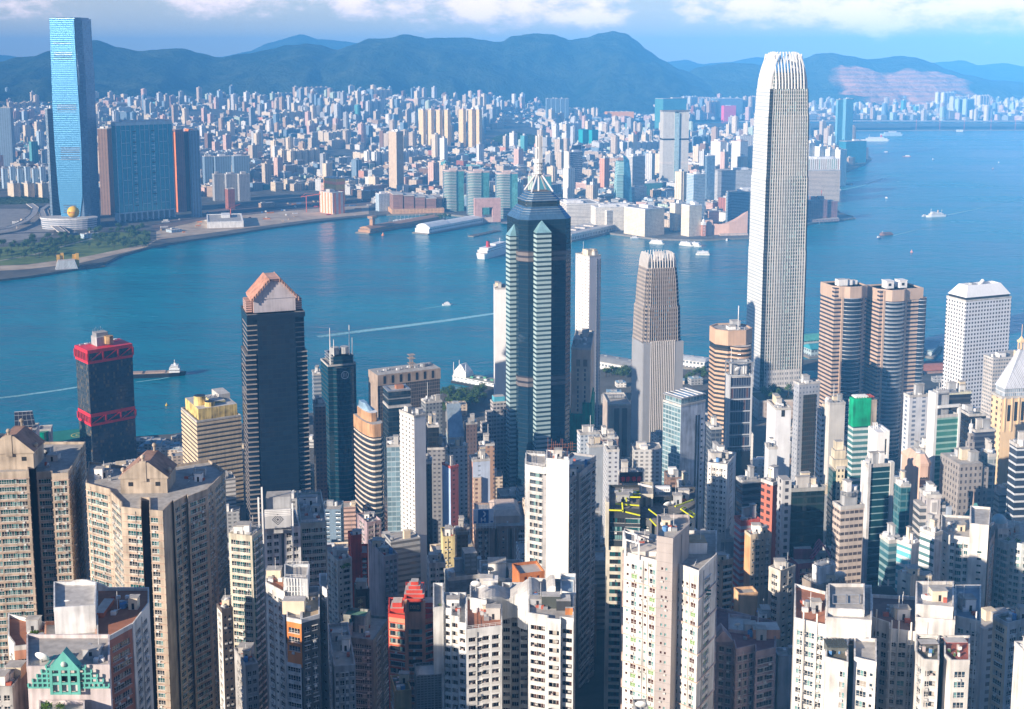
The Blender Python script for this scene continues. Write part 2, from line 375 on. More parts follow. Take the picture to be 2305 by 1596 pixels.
# hills: each ridge is a slope of its own with spurs and gullies
def hill_mat(name,c1,c2,rock=None):
 m,N,L,B=new_mat(name)
 tc=N.new('ShaderNodeTexCoord');n=N.new('ShaderNodeTexNoise');n.inputs['Scale'].default_value=0.004;n.inputs['Detail'].default_value=10;n.inputs['Roughness'].default_value=0.7;L.new(tc.outputs['Object'],n.inputs['Vector'])
 mr=N.new('ShaderNodeMapRange');L.new(n.outputs['Fac'],mr.inputs[0]);mr.inputs[1].default_value=0.4;mr.inputs[2].default_value=0.62
 col=nmix(N,L,mr.outputs[0],tuple(c1),tuple(c2))
 if rock:
  at=N.new('ShaderNodeAttribute');at.attribute_name="paint"
  rm=N.new('ShaderNodeMapRange');L.new(at.outputs['Fac'],rm.inputs[0]);rm.inputs[1].default_value=.30;rm.inputs[2].default_value=.55;n2=N.new('ShaderNodeTexNoise');n2.inputs['Scale'].default_value=0.006;n2.inputs['Detail'].default_value=6;L.new(tc.outputs['Object'],n2.inputs['Vector'])
  ge=N.new('ShaderNodeNewGeometry');gz=N.new('ShaderNodeSeparateXYZ');L.new(ge.outputs['Position'],gz.inputs[0]);bench=nmath(N,L,'LESS_THAN',nmath(N,L,'FRACT',nmath(N,L,'ADD',nmath(N,L,'DIVIDE',gz.outputs[2],30.0),nmath(N,L,'MULTIPLY',n2.outputs['Fac'],.9))),.42)
  col=nmix(N,L,rm.outputs[0],col,nmix(N,L,bench,tuple(rock),(.60,.33,.16)))
 n3=N.new('ShaderNodeTexNoise');n3.inputs['Scale'].default_value=0.012;n3.inputs['Detail'].default_value=8;n3.inputs['Roughness'].default_value=.65;L.new(tc.outputs['Object'],n3.inputs['Vector']);bp=N.new('ShaderNodeBump');bp.inputs['Strength'].default_value=1.0;bp.inputs['Distance'].default_value=60.0;L.new(n3.outputs['Fac'],bp.inputs['Height']);L.new(bp.outputs[0],B.inputs['Normal'])
 L.new(col,B.inputs['Base Color']);B.inputs['Roughness'].default_value=0.95;B.inputs['Specular IOR Level'].default_value=0.05
 return m
def ridge(name,crest,dist,depth,mat,seed,back=2500.0,quarry=None,foot_z=0.0,bumpy=1.0):
 """crest: skyline points (picture columns, rows); dist(x): how far away the crest stands"""
 n=260;x0,x1=crest[0][0],crest[-1][0];rows=44;verts=[];paint=[]
 for i in range(n+1):
  xd=x0+(x1-x0)*i/n
  for a,b in zip(crest,crest[1:]):
   if a[0]<=xd<=b[0]+1e-6:
    t=(xd-a[0])/(b[0]-a[0]);t2=t*t*(3-2*t)*0.5+t*0.5;yd=a[1]+(b[1]-a[1])*t2;break
  D=dist(xd);zc=max(height_at(yd,D),6.0);X=x_at(xd,D,zc)
  zc*=1+0.022*mnoise.fractal((X/210,seed,0.3),0.8,2.2,4)
  for j in range(rows+1):
   s=j/rows
   if s<=0.75:
    t=s/0.75
    off=(1-t)*depth
    p=Vector((X/900+seed,off/1300,seed*0.7));q=Vector((X/300+seed,off/600,seed))
    spur=mnoise.fractal(p,0.9,2.1,5)*0.52+(0.35-abs(mnoise.fractal(q,0.9,2.2,5)))*0.30
    prof=t**1.35
    z=zc*(prof+spur*bumpy*t**0.5*(1-t)**0.72*1.15)
   else:
    t=(s-0.75)/0.25;off=-t*back;z=zc*(1-t)**1.1
   k=(D-off)/D
   x,y=X*(0.35*k+0.65),D-off
   if quarry:
    w=quarry(xd,max(0,(1-s/0.75)))
    if w>0 and s<=0.75:
     z=z*(1-w*.8)+zc*prof*w*.8
     st=26.0;z=z*(1-w)+w*(floor(z/st)*st+st*min(1,((z/st)%1)*3.2));
    paint.append(w)
   verts.append((x,y,max(z,foot_z-20)if s>0 else foot_z-20))
 faces=[(i*(rows+1)+j,(i+1)*(rows+1)+j,(i+1)*(rows+1)+j+1,i*(rows+1)+j+1)for i in range(n)for j in range(rows)]
 me=bpy.data.meshes.new(name);me.from_pydata(verts,[],faces);me.materials.append(mat);me.polygons.foreach_set('use_smooth',[True]*len(faces))
 if quarry:
  at=me.attributes.new("paint",'FLOAT','POINT');at.data.foreach_set('value',paint)
 o=bpy.data.objects.new(name,me);COL.objects.link(o);return tag(o,kind='structure')
GREEN=hill_mat("hill_scrub",(0.014,0.032,0.014),(0.065,0.085,0.045))
ridge("hills",[(-260,150),(0,137),(40,128),(75,127),(112,115),(150,101),(190,92),(215,90),(260,104),(310,115),(370,110),(410,110),(450,120),(495,131),(540,122),(600,113),(650,101),(690,97),(720,101),(760,113),(800,100),(830,89),(870,85),(905,78),(960,85),(985,84),(1010,83),(1060,88),(1130,94),(1150,82),(1200,77),(1245,78),(1285,91),(1320,85),(1350,75),(1380,70),(1410,75),(1430,90),(1460,114),(1490,135),(1530,155),(1580,172),(1640,195),(1720,222)],lambda x:8600+(x-200)*1.35,2500,GREEN,3.1)
ridge("far_hills",[(-260,122),(-100,118),(0,124),(60,130),(200,128),(420,128),(500,128),(560,115),(610,95),(675,77),(720,88),(800,96),(900,110),(1100,120),(1300,132),(1460,146),(1500,140),(1545,134),(1580,144),(1640,140),(1700,128),(1760,134),(1820,140),(2000,150),(2120,140),(2165,135),(2200,147),(2260,142),(2305,150),(2560,160)],lambda x:14800,4000,GREEN,7.7,back=1500,bumpy=0.6)
def quarry(xd,t):
 a=max(0.0,1-abs(xd-1990)/205.0);b=max(0.0,1-abs(t-0.50)/0.40)
 nse=0.5+0.9*mnoise.noise((xd/38.0,t*7,1.7))
 return max(0.0,min(1.0,(min(a*2.4,1)*min(b*2.6,1)-0.32)*1.9*(0.35+nse*1.0)))
QUARRY=hill_mat("quarried_hill",(0.035,0.06,0.022),(0.075,0.095,0.04),rock=(0.85,0.40,0.16))
ridge("quarry_hill",[(1480,200),(1540,168),(1570,152),(1600,146),(1640,141),(1690,144),(1740,150),(1815,131),(1840,121),(1870,118),(1910,125),(1950,133),(1970,131),(2000,128),(2030,126),(2060,130),(2100,142),(2140,157),(2170,168),(2240,180),(2420,196),(2560,200)],lambda x:10600,2600,QUARRY,5.2,quarry=quarry)
# the far shore
PAL={'white':(.78,.75,.70),'cream':(.74,.62,.46),'beige':(.56,.46,.36),'pale pink':(.66,.45,.38),'tan':(.47,.34,.24),'grey':(.38,.39,.40),
'pale grey':(.58,.58,.57),'slate blue':(.20,.29,.38),'brick red':(.36,.13,.09),'brown':(.24,.15,.11),'pale green':(.46,.56,.46),'teal':(.10,.34,.36),'pale blue':(.45,.56,.64),'salmon':(.68,.34,.24)}
def kmat(col,style):
 c=[min(.86,x*1.02)for x in PAL[col]];g=[x*0.25+0.02 for x in c]
 if style=='strip':return facade(f"far_{col}_strip",c,g,3.2,7.5,.5,.42,.25,wall_rough=.8,amt=.1)
 if style=='band':return facade(f"far_{col}_band",c,g,3.6,40,.42,1.0,.3,wall_rough=.8,amt=.1)
 if style=='glass':return facade(f"far_{col}_glass",[x*.6 for x in c],c,4.2,3.0,.84,.9,.08,rough=.18,metal=.5,amt=.05)
 return facade(f"far_{col}_grid",c,g,3.3,4.2,.5,.55,.28,wall_rough=.8,amt=.1)
ROOFM=plain("roof_concrete",(.42,.40,.37),.9,amt=.2)
ROOFL=plain("roof_pale",(.52,.50,.47),.85,amt=.2)
ROOFD=plain("roof_dark",(.2,.19,.18),.9,amt=.3)
WHITE=plain("white_paint",(.8,.79,.77),.6)
STEEL=plain("grey_steel",(.45,.46,.47),.45,.5)
DARK=plain("dark_opening",(.02,.022,.025),.5,amt=0)
def groundk(x,y):
 """land behind the far shore rises to the foothills"""
 xd=CXP+FP*x/max(y,1);side=1.0 if xd<900 else max(0.12,1-(xd-900)/520)
 t=min(max((y-4900)/2500,0),1);t=t*t*(3-2*t)
 return KZ+128*t*side
mb=MB();gx=[(-0.52+0.02*i)for i in range(55)];gy=[4800+110*j for j in range(46)]
for i in range(len(gx)-1):
 for j in range(len(gy)-1):
  q=[(gx[i]*gy[j],gy[j]),(gx[i+1]*gy[j],gy[j]),(gx[i+1]*gy[j+1],gy[j+1]),(gx[i]*gy[j+1],gy[j+1])]
  if max(groundk(*p)for p in q)>KZ+0.5 and all(inside(p[0],p[1],pts)and not inside(p[0],p[1],chn)for p in q):mb.face([(p[0],p[1],groundk(*p)+0.02)for p in q],LAND)
tag(mb.build("foothills"),kind='structure')
TAKEN=[]
FAR=[]
def yb(row):return sea(CXP,row,KZ)[1]
def far_box(name,label,cat,xl,xm,xr,yt,row,phi,mat,roof=None,group=None,d=None,Y=None,plant=1,parts=True,z0=KZ,tower=None):
 """a plain far building: walls, flat roof and the plant room on it"""
 Y=Y or yb(row);f=foot(xl,xm,xr,yt,Y,phi,d,8,150);h=f.z-z0
 TAKEN.append((f.x,f.y,max(f.w,f.d)*.62+12))
 t=thing(name,label,cat,(f.x,f.y,z0),f.yaw,group)
 a=MB();a.prism(rect(f.w,f.d),0,h-1.2,mat,ROOFM);a.build("wall",t)
 b=MB();p=rect(f.w,f.d);q=shrink(p,.93)
 m=roof or ROOFL
 b.loft([(offset(p,.25),h-1.5),(offset(p,.25),h),(q,h),(q,h-1.3)],m,top=ROOFM);b.build("roof",t)
 R=random.Random(int(xl*7+yt))
 for k in range(plant):
  c=MB();w=f.w*R.uniform(.22,.45);dd=f.d*R.uniform(.25,.45);c.cbox(R.uniform(-.25,.25)*f.w,R.uniform(-.2,.2)*f.d,w,dd,h-1.2,h+R.uniform(3,7),WHITE if R.random()<.5 else m);c.build("plant_room",t)
 t['h']=h;t['w']=f.w;t['d']=f.d;return t,f,h
# the tall glass tower with its neighbours
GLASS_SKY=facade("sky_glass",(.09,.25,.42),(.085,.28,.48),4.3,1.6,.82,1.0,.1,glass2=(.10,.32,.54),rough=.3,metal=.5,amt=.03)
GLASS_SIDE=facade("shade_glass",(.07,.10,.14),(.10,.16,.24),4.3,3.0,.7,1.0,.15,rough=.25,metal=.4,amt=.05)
def build_icc():
 Y=2893.0;s=px_scale(Y,250)
 x0=x_at(143,Y,KZ);t=thing("skyscraper","tall tapering blue mirror-glass skyscraper at the far shore, yellow ball at its foot","skyscraper",(x0,Y,KZ),-3)
 TAKEN.append((x0+15,Y+25,70))
 rows=[(42,112,168,181),(100,114,171,184),(166,116.5,175,189),(240,119,180,192),(330,124,185,196),(420,131,187,199),(445,133,187,200),(500,141,180,203),(512,142.5,179,204)]
 front,core=[],[]
 for y,a,b,c in rows:
  z=height_at(y,Y)-KZ;A,B,Cc=x_at(a,Y,z)-x0,x_at(b,Y,z)-x0,x_at(c,Y,z)-x0
  front.append(([(A,-2.2),(B,-2.2),(B,1.0),(A,1.0)],z));dd=56
  core.append(([(A+1.5,0),(Cc-11,0),(Cc,12),(Cc+4,dd),(A+8,dd),(A+1.5,dd-8)],z))
 front.reverse();core.reverse()
 a=MB();a.loft(core,[GLASS_SIDE],GLASS_SIDE);a.build("wall",t)
 b=MB();b.loft(front,GLASS_SKY,GLASS_SKY);g=b.build("curtain_wall",t,)
 zt=height_at(42,Y)-KZ
 for y0,n,wid,off in((97,1,40,0),(118,4,42,0),(236,4,44,1),(332,6,44,4),(462,4,30,3)):
  v=MB()
  for k in range(n):
   z=height_at(y0+k*5.2,Y)-KZ;xa=x_at(121+off+(y0-97)*.055,Y,z)-x0
   v.box(xa,xa+wid*s,-2.6,-2.21,z-1.4,z+1.0,GLASS_SIDE)
  v.build("louver_band",t)
 c=MB();A=core[-1][0]
 c.loft([(shrink(A,.9),zt),(shrink(A,.9),zt+3)],GLASS_SIDE,ROOFD);c.build("roof",t)
 p=thing("podium_building","round white ribbed podium around the foot of the blue skyscraper","building",(x0+18,Y-12,KZ),0)
 m=MB();RB=facade("podium_ribs",(.55,.56,.57),(.14,.16,.2),5,60,.5,1,.3,amt=.05)
 m.loft([(ngon(28,60,sx=1.05,sy=.55),0),(ngon(28,62,sx=1.05,sy=.55),24)],RB,ROOFL);m.build("wall",p)
 n=MB();n.loft([(ngon(28,63.5,sx=1.05,sy=.55),23),(ngon(28,63.5,sx=1.05,sy=.55),25.5)],WHITE,ROOFL);n.build("roof",p)
build_icc()
far_box("apartment_tower","slim apartment tower just left of the blue skyscraper, one edge sunlit white","apartment tower",101,106,135,244,500,-14,kmat('slate blue','band'),WHITE,Y=2990)
far_box("apartment_tower","dark slim tower peeping out right behind the blue skyscraper","apartment tower",172,None,201,232,500,-10,kmat('slate blue','strip'),Y=3030,d=30)
def balloon():
 Y=2790;r=13.2*px_scale(Y,60);z=height_at(477,Y);x=x_at(165,Y,z)
 t=thing("balloon","round yellow tethered balloon in front of the blue skyscraper's foot","balloon",(x,Y,KZ))
 YL=plain("balloon_yellow",(.82,.50,.03),.5,amt=.05);m=MB();m.ball(0,0,z-KZ,r,YL,24,16);m.build("envelope",t,smooth=True)
 w=MB()
 for k in range(5):w.box(-r*.5+k*r*.22,-r*.5+k*r*.22+r*.13,-r*1.0,-r*.93,z-KZ-r*.13,z-KZ+r*.12,plain("ball_lettering",(.55,.2,.03),.6,amt=0))
 w.build("lettering",t)
 k=MB()
 for a in range(6):k.tube((r*.7*cos(a),r*.7*sin(a),z-KZ-r*.7),(0,0,3),.12,STEEL,4)
 k.build("rigging_net",t);b=MB();b.cyl(0,0,5,.01,3,plain("winch_base",(.5,.5,.48)),12);b.build("base",t)
balloon()
# teal slab with frame lines, open arches at its foot
TEAL_GLASS=facade("teal_slab_glass",(.06,.30,.40),(.04,.28,.40),3.4,4.4,.78,.86,.1,glass2=(.06,.36,.48),rough=.22,metal=.25,amt=.05)
def harbourside():
 Y=yb(500);f=foot(250,None,386,276,Y,42,24);h=f.z-KZ;TAKEN.append((f.x,f.y,85))
 t=thing("apartment_block","broad teal glass apartment slab with pale frame lines and arches at its foot","apartment block",(f.x,f.y,KZ),f.yaw)
 PALE=plain("pale_frame",(.55,.68,.74),.7)
 a=MB();a.box(-f.w/2,f.w/2,-12,12,22,h-8,TEAL_GLASS,ROOFM,ROOFM);a.build("wall",t)
 r=MB();r.box(-f.w/2-1,f.w/2+1,-13,13,h-8,h,PALE,ROOFL);r.build("roof",t)
 r=MB();r.box(-f.w*.36,f.w*.40,-6,8,h,h+4,PALE,ROOFL);r.build("plant_room",t)
 n=MB()
 for k in range(13):
  x=-f.w/2+f.w*k/12;n.box(x-.55,x+.55,-13.0,-12.0,22,h-8.01,PALE)
 for k in range(0,7):
  z=40+k*(h-60)/6
  for c in range(3):x=-f.w/2+f.w*(c*4+1.2)/12;n.box(x,x+f.w*.13,-12.8,-12.0,z-.5,z+.5,PALE)
 n.build("frame_rib",t)
 for c in(.29,.62):
  for k in range(22):
   g=MB();z=36+k*(h-60)/21;g.box(-f.w/2+f.w*c,-f.w/2+f.w*(c+.055),-13.4,-12.0,z,z+2.2,PALE if k%3 else DARK);g.build("balcony",t)
 l=MB()
 for k in range(11):
  x=-f.w/2+f.w*k/10;l.box(x-1.5,x+1.5,-12,12,0,20,PALE)
 l.box(-f.w/2-1,f.w/2+1,-13,13,19,22,PALE);l.build("arcade_frame",t)
harbourside()
far_box("apartment_tower","dark brown tower standing left of the teal glass slab","apartment tower",219,None,252,289,485,-8,kmat('brown','strip'),Y=3120,d=28)
def orange_towers():
 Y=yb(478);f=foot(386,394,445,298,Y,42);h=f.z-KZ;TAKEN.append((f.x,f.y,50))
 t=thing("apartment_tower","orange-brown apartment tower with its sunlit edge coloured orange beside the teal slab","apartment tower",(f.x,f.y,KZ),f.yaw)
 OR=plain("orange_sunlit_wall",(.85,.24,.07),.7);BR=facade("orange_brown_wall",(.30,.135,.10),(.10,.07,.07),3.2,6,.55,.6,.2)  # orange wall: warm sunlight on the left edge put into the colour
 a=MB();w,d=f.w,f.d
 a.prism([(-w/2,-d/2),(-w*.12,-d/2),(-w*.08,-d/2+4),(w*.08,-d/2+4),(w*.12,-d/2),(w/2,-d/2),(w/2,d/2),(-w/2,d/2)],0,h,[BR,BR,DARK,BR,BR,BR,BR,OR],ROOFM);a.build("wall",t)
 for x in(-w*.3,w*.28):
  r=MB();r.cbox(x,0,w*.34,d*.8,h,h+7,OR if x>0 else BR,ROOFL);r.build("plant_room",t)
 c=MB();c.box(w/2+.01,w/2+3.2,-d/2-1,d*.2,0,h*.66,PALEW);c.build("stair_wall",t)
PALEW=plain("pale_wall",(.62,.56,.5))
orange_towers()
far_box("apartment_tower","dark tower adjoining the orange-brown tower at its rear","apartment tower",424,428,448,293,470,30,kmat('slate blue','strip'),Y=3070)
far_box("apartment_tower","dark slate tower at the left picture edge, behind the highway","apartment tower",-8,None,29,242,330,8,kmat('slate blue','strip'),Y=4300,d=40)
# beige pencil tower, three round-cornered towers, terraced brown block
far_box("apartment_tower","solitary slim beige tower rising behind the terraced brown block","apartment tower",874,892,908,296,440,40,facade("pencil_beige",(.66,.52,.38),(.22,.18,.15),3.1,4.4,.55,.5,.25),plant=2)
GATE=facade("banded_green",(.60,.54,.49),(.03,.11,.13),4.0,60,.68,1.0,.16,glass2=(.06,.20,.2),rough=.15,amt=.06)
GATE2=facade("plain_green_glass",(.10,.28,.27),(.10,.34,.33),4.0,3.2,.8,.9,.1,rough=.15,metal=.4,amt=.06)
def gateway(xl,xr,yt,row,label,mat=None):
 Y=yb(row);f=foot(xl,None,xr,yt,Y,30,None,20,80);f.d=f.w*.62;h=f.z-KZ;TAKEN.append((f.x,f.y,48))
 t=thing("office_tower",label,"office tower",(f.x,f.y,KZ),12,"round-cornered banded towers on the far shore")
 w,d=f.w*.98,f.d;pts=[]
 for k in range(9):
  a=pi*(1.0+.5*k/8);pts.append((-w/2+d*.5+d*.5*cos(a),d*.0+d*.5*sin(a)))
 pts+=[(w*.1,-d/2),(w*.16,-d/2+2.5),(w/2,-d/2+5),(w/2,d/2),(-w/2,d/2)]
 n=len(pts);sides=[mat or GATE]*9+[GATE2]*2+[kmat('slate blue','glass')]*(n-11)
 a=MB();a.prism(pts,0,h-4,sides,ROOFM);a.build("wall",t)
 r=MB();r.prism(shrink(pts,1.02),h-4,h-1,PALEP,ROOFL);r.build("roof",t)
 p=MB();p.cbox(0,d*.1,w*.4,d*.4,h-1,h+4,PALEP,ROOFL);p.build("plant_room",t)
PALEP=plain("pale_pink_stone",(.62,.46,.4))
gateway(991,1050,384,478,"first of the green banded towers, next to the terraced brown block")
gateway(1044,1108,387,486,"green banded tower with a curved front, between its two twins")
gateway(1109,1172,390,494,"green banded tower half hidden by the dark spired skyscraper")
gateway(1183,1248,396,470,"pale green banded tower seen behind the mast of the spired skyscraper",GATE2)
def arch_block():
 Y=yb(494);f=foot(1066,None,1127,447,Y-60,12,16);h=f.z-KZ;w=f.w
 t=thing("arch_building","pink tiled block with a big square hole, before the banded towers","building",(f.x,f.y,KZ),f.yaw);TAKEN.append((f.x,f.y,40))
 PK=facade("pink_tile_grid",(.60,.36,.31),(.25,.16,.16),3.4,3.4,.5,.5,.25);a=MB()
 a.box(-w/2,-w*.22,-8,8,0,h,PK,ROOFL);a.box(w*.2,w/2,-8,8,0,h,PK,ROOFL);a.box(-w*.22,w*.2,-7.99,7.99,h*.62,h-.01,PK,ROOFL,DARK);a.build("wall",t)
 b=MB();b.box(-w*.22,w*.2,-7.9,7.9,0,h*.2,PALEP,ROOFL);b.build("plinth",t)
arch_block()
def terraced():
 Y=yb(478);x0,z=x_at(878,Y,KZ),0
 t=thing("hotel_block","terraced brown hotel of four stepped wings with pale flat roofs above the quay","hotel",(x_at(935,Y,KZ),Y,KZ),14);TAKEN.append((x_at(935,Y,20),Y+20,70));TAKEN.append((x_at(890,Y,20),Y+40,40))
 BN=facade("terrace_bands",(.42,.22,.15),(.12,.07,.06),3.4,60,.45,1,.3);s=px_scale(Y,20)
 for k in range(4):
  xa=(-52+k*25)*s;w=22*s;hh=height_at(434+k*3.5,Y)-KZ-2
  a=MB();a.box(xa,xa+w,-14-k*1,46,12,hh,BN,ROOFM);o=a.build("wing",t)
  b=MB();b.box(xa-1,xa+w+1.5,-15-k*1,47,hh,hh+1.8,PALEW,ROOFL);b.build("roof",o)
 c=MB();c.box(48*s,60*s,-8,40,12,height_at(444,Y)-KZ,kmat('brown','glass'),ROOFM);c.build("link_block",t)
 p=MB();p.box(-56*s,62*s,-24,46,0,11.9,facade("podium_orange",(.70,.40,.19),(.3,.16,.1),4,9,.4,.7,.3),plain("terrace_paving",(.55,.38,.25)));p.build("podium",t)
terraced()
far_box("hospital_block","pale blue block beside the terraced brown hotel, by the boat basin","building",845,853,877,436,476,30,kmat('pale blue','grid'),WHITE)
# white hotels along the pier
HB=facade("hotel_bands",(.80,.74,.64),(.30,.28,.26),3.3,60,.44,1,.3);HG=facade("hotel_grid",(.80,.70,.54),(.36,.29,.22),3.2,3.8,.46,.55,.3)
far_box("hotel_block","curved-front white hotel slab at the pier, horizontal window bands","hotel",1255,1276,1352,459,508,12,HB,WHITE,plant=2,d=26)
far_box("hotel_block","white hotel slab in the middle of the row along the pier","hotel",1335,1341,1440,466,520,12,facade("hotel_bands_two",(.80,.74,.63),(.34,.32,.29),3.2,3.6,.42,.75,.3),WHITE,plant=2,d=30)
far_box("hotel_block","cream end block of the white hotel row, broad shaded flank towards the sea","hotel",1405,1452,1496,471,533,38,HG,WHITE,plant=1)
far_box("stair_tower","narrow white block projecting from the white hotel row","building",1349,1366,1380,474,520,30,HB,WHITE,plant=0)
def ocean_terminal():
 a,b=sea(1290,545),sea(1398,520);L=math.hypot(b[0]-a[0],b[1]-a[1]);yaw=math.degrees(atan2(b[1]-a[1],b[0]-a[0]))
 t=thing("pier_terminal","long low white pier terminal with a flat car deck, jutting from the hotel row","pier terminal",(a[0],a[1],0),yaw)
 m=MB();m.box(-6,L,0,75,-2,3,STONE,LAND);m.build("quay",t)
 w=MB();w.box(0,L*.97,5,70,3,15,facade("terminal_bays",(.70,.69,.66),(.10,.12,.15),12,7,.5,.55,.35),ROOFL);w.build("wall",t)
 r=MB();r.box(-2,L*.98,3,72,15,17.5,WHITE,ROOFL);r.build("roof",t)
 c=MB()
 for k in range(5):c.box(12+k*L*.18,12+k*L*.18+16,24,50,17.5,20,PALEW,ROOFM)
 c.build("skylight_rib",t);TAKEN.append((a[0]+L*.5,a[1]+60,60))
ocean_terminal()
def pier_hall(px0,px1,label,name,col,hh,wid,round_end=True,tower=False):
 a,b=sea(*px0),sea(*px1);L=math.hypot(b[0]-a[0],b[1]-a[1]);yaw=math.degrees(atan2(b[1]-a[1],b[0]-a[0]))
 t=thing(name,label,"pier building",(a[0],a[1],0),yaw);m=MB();m.box(-8,L,0,wid,-2,2.5,STONE,plain("pier_deck",(.4,.36,.3)));m.build("quay",t)
 WL=facade("wall_"+name+str(int(px0[0])),col,(.08,.15,.2),7,9,.34,.62,.3);Rf=plain("roof_"+name+str(int(px0[0])),[min(.85,c*1.05)for c in col],.5)
 w=MB();w.box(4,L*.97,4,wid-4,2.5,hh*.72,WL,ROOFL);w.build("wall",t)
 r=MB();n=8
 for x0,x1,k in((2,L*.34,1.0),(L*.345,L*.95,.72)):
  prof=[(3+(wid-6)*i/n,hh*.72+.02+hh*.36*k*sin(pi*i/n))for i in range(n+1)]
  i0=r.add([(x0,y,z)for y,z in prof]+[(x1,y,z)for y,z in prof]);sl=r.slot(Rf)
  for i in range(n):r.f.append((i0+i,i0+i+n+1,i0+i+n+2,i0+i+1));r.m.append(sl);r.uv.append([(0,0)]*4)
  for s_ in(tuple(range(i0,i0+n+1)),tuple(range(i0+2*n+1,i0+n,-1))):r.f.append(s_);r.m.append(sl);r.uv.append([(0,0)]*(n+1))
 r.build("roof",t);e=MB();e.box(0,3.9,3,wid-3,2.5,hh*.55,Rf,Rf);e.build("bow_wall",t)
 if tower:
  c=MB();c.cbox(30,wid*.5,9,9,hh*.7,hh+16,Rf);c.build("control_tower",t);c=MB();c.cbox(30,wid*.5,17,15,hh+16,hh+22,WL,Rf,Rf);c.build("control_room",t)
pier_hall((968,528),(1104,502),"long white pier hall shaped like a ship, barrel roof at its head","pier_hall",(.74,.76,.76),22,46)
pier_hall((835,527),(1000,496),"long brown pier shed with a watch tower at its seaward end","pier_shed",(.42,.24,.13),15,40,tower=True)
def slab_pier(p0,p1,wid,name,label,z=2.5,mat=None):
 a,b=sea(*p0),sea(*p1);L=math.hypot(b[0]-a[0],b[1]-a[1]);t=thing(name,label,"pier",(a[0],a[1],0),math.degrees(atan2(b[1]-a[1],b[0]-a[0])))
 m=MB();m.box(0,L,0,wid,-2,z,STONE,mat or LAND);m.build("deck",t)
 p=MB()
 for k in range(int(L/14)+1):p.cyl(min(4+k*14,L-1),-.6,.7,-2,z+.6,STONE,6)
 p.build("fender_rib",t);return t
slab_pier((1066,534),(1128,521),16,"jetty","narrow concrete jetty between the white pier hall and the white liner")
slab_pier((824,514),(858,519),8,"breakwater","thin breakwater arm off the watch tower of the brown pier")
slab_pier((1822,411),(1917,416),14,"breakwater","long stone breakwater right of the tallest tower, before the striped block")
slab_pier((196,606),(238,601),6,"jetty","thin jetty at the tip of the park shore")
# inland and peninsula landmarks
MAST=facade("masterpiece_grid",(.60,.58,.52),(.26,.26,.26),3.3,4.2,.55,.6,.22,amt=.05)
def masterpiece():
 Y=yb(428);f=foot(1486,None,1552,252,Y,8,40);h=f.z-KZ;TAKEN.append((f.x,f.y,60))
 t=thing("apartment_tower","tall pale grey tower with a notched glass centre strip, left of the tallest tower","apartment tower",(f.x,f.y,KZ),f.yaw);w=f.w
 for x0,x1,y in((-.5,-.06,-20),(.12,.5,-17)):
  a=MB();a.box(w*x0,w*x1,y,20,0,h,MAST,ROOFM)
  for zz in(h*.34,h*.64):a.box(w*x0-.3,w*x1+.3,y-.4,20.4,zz,zz+5,DARK if zz>h*.5 else PALEW)
  a.build("wing",t)
 c=MB();c.box(-w*.06,w*.12,-21.5,12,0,h-3,facade("notch_glass",(.5,.55,.55),(.24,.42,.45),3.3,4,.7,.8,.15,metal=.4),ROOFM);c.build("centre_wall",t)
 r=MB();r.loft([([(-w*.5,-20),(-w*.06,-21),(w*.5,-17.5),(w*.5,20),(-w*.5,20)],h),([(-w*.56,-23),(0,-25),(w*.56,-20),(w*.52,21),(-w*.52,21)],h+4)],plain("crown_grey",(.5,.5,.5)),ROOFD);r.build("crown",t)
masterpiece()
far_box("office_block","cyan glass box showing behind the top of the notched pale grey tower","office block",1489,1493,1546,222,285,34,kmat('teal','glass'),ROOFL,Y=6300,z0=20)
far_box("office_tower","pale tower with deep grid beneath a red rooftop sign panel","office tower",1683,1690,1703,330,395,30,kmat('pale grey','grid'))
def sail_tower():
 Y=yb(466);s=px_scale(Y,70);x0=x_at(1402,Y,60);t=thing("office_tower","blue glass tower curving like a sail above the white hotel row","office tower",(x0,Y,KZ),14);TAKEN.append((x0,Y+12,34))
 G=facade("sail_glass",(.12,.32,.40),(.10,.34,.46),4,2.6,.8,.92,.1,rough=.15,metal=.5,amt=.04);G2=facade("sail_side",(.40,.56,.54),(.15,.36,.38),4,30,.55,1,.25,metal=.3,amt=.04)
 zt=height_at(362,Y)-KZ;rings=[]
 for k in range(9):
  q=k/8;xr=(20-8*q*q)*s;rings.append(([(-17*s+4*s*q*q,-12),(-2*s,-14),(xr,-8),(xr,16),(-17*s+4*s*q*q,16)],zt*q*(1.0)))
 a=MB();a.loft(rings,[G2,G,G,G,G2],ROOFD);a.build("wall",t)
 f=MB();f.loft([([(-3*s,-14.6),(13*s,-9),(13*s,-7),(-3*s,-12)],zt),([(-3*s,-14.6),(2*s,-12.5),(2*s,-10),(-3*s,-12)],zt+14)],G,G);f.build("crown_fin",t)
 b=MB();b.box(-20*s,-5*s,-20,-12.2,0,zt*.72,G2,ROOFL);b.build("side_wing",t)
sail_tower()
far_box("office_tower","dark banded glass tower close behind the blue sail tower","office tower",1411,1424,1452,352,452,40,kmat('pale grey','band'),WHITE,plant=2)
far_box("office_tower","twin-shafted orange slab tower left of the blue sail tower","office tower",1350,1361,1372,356,440,40,kmat('salmon','strip'))
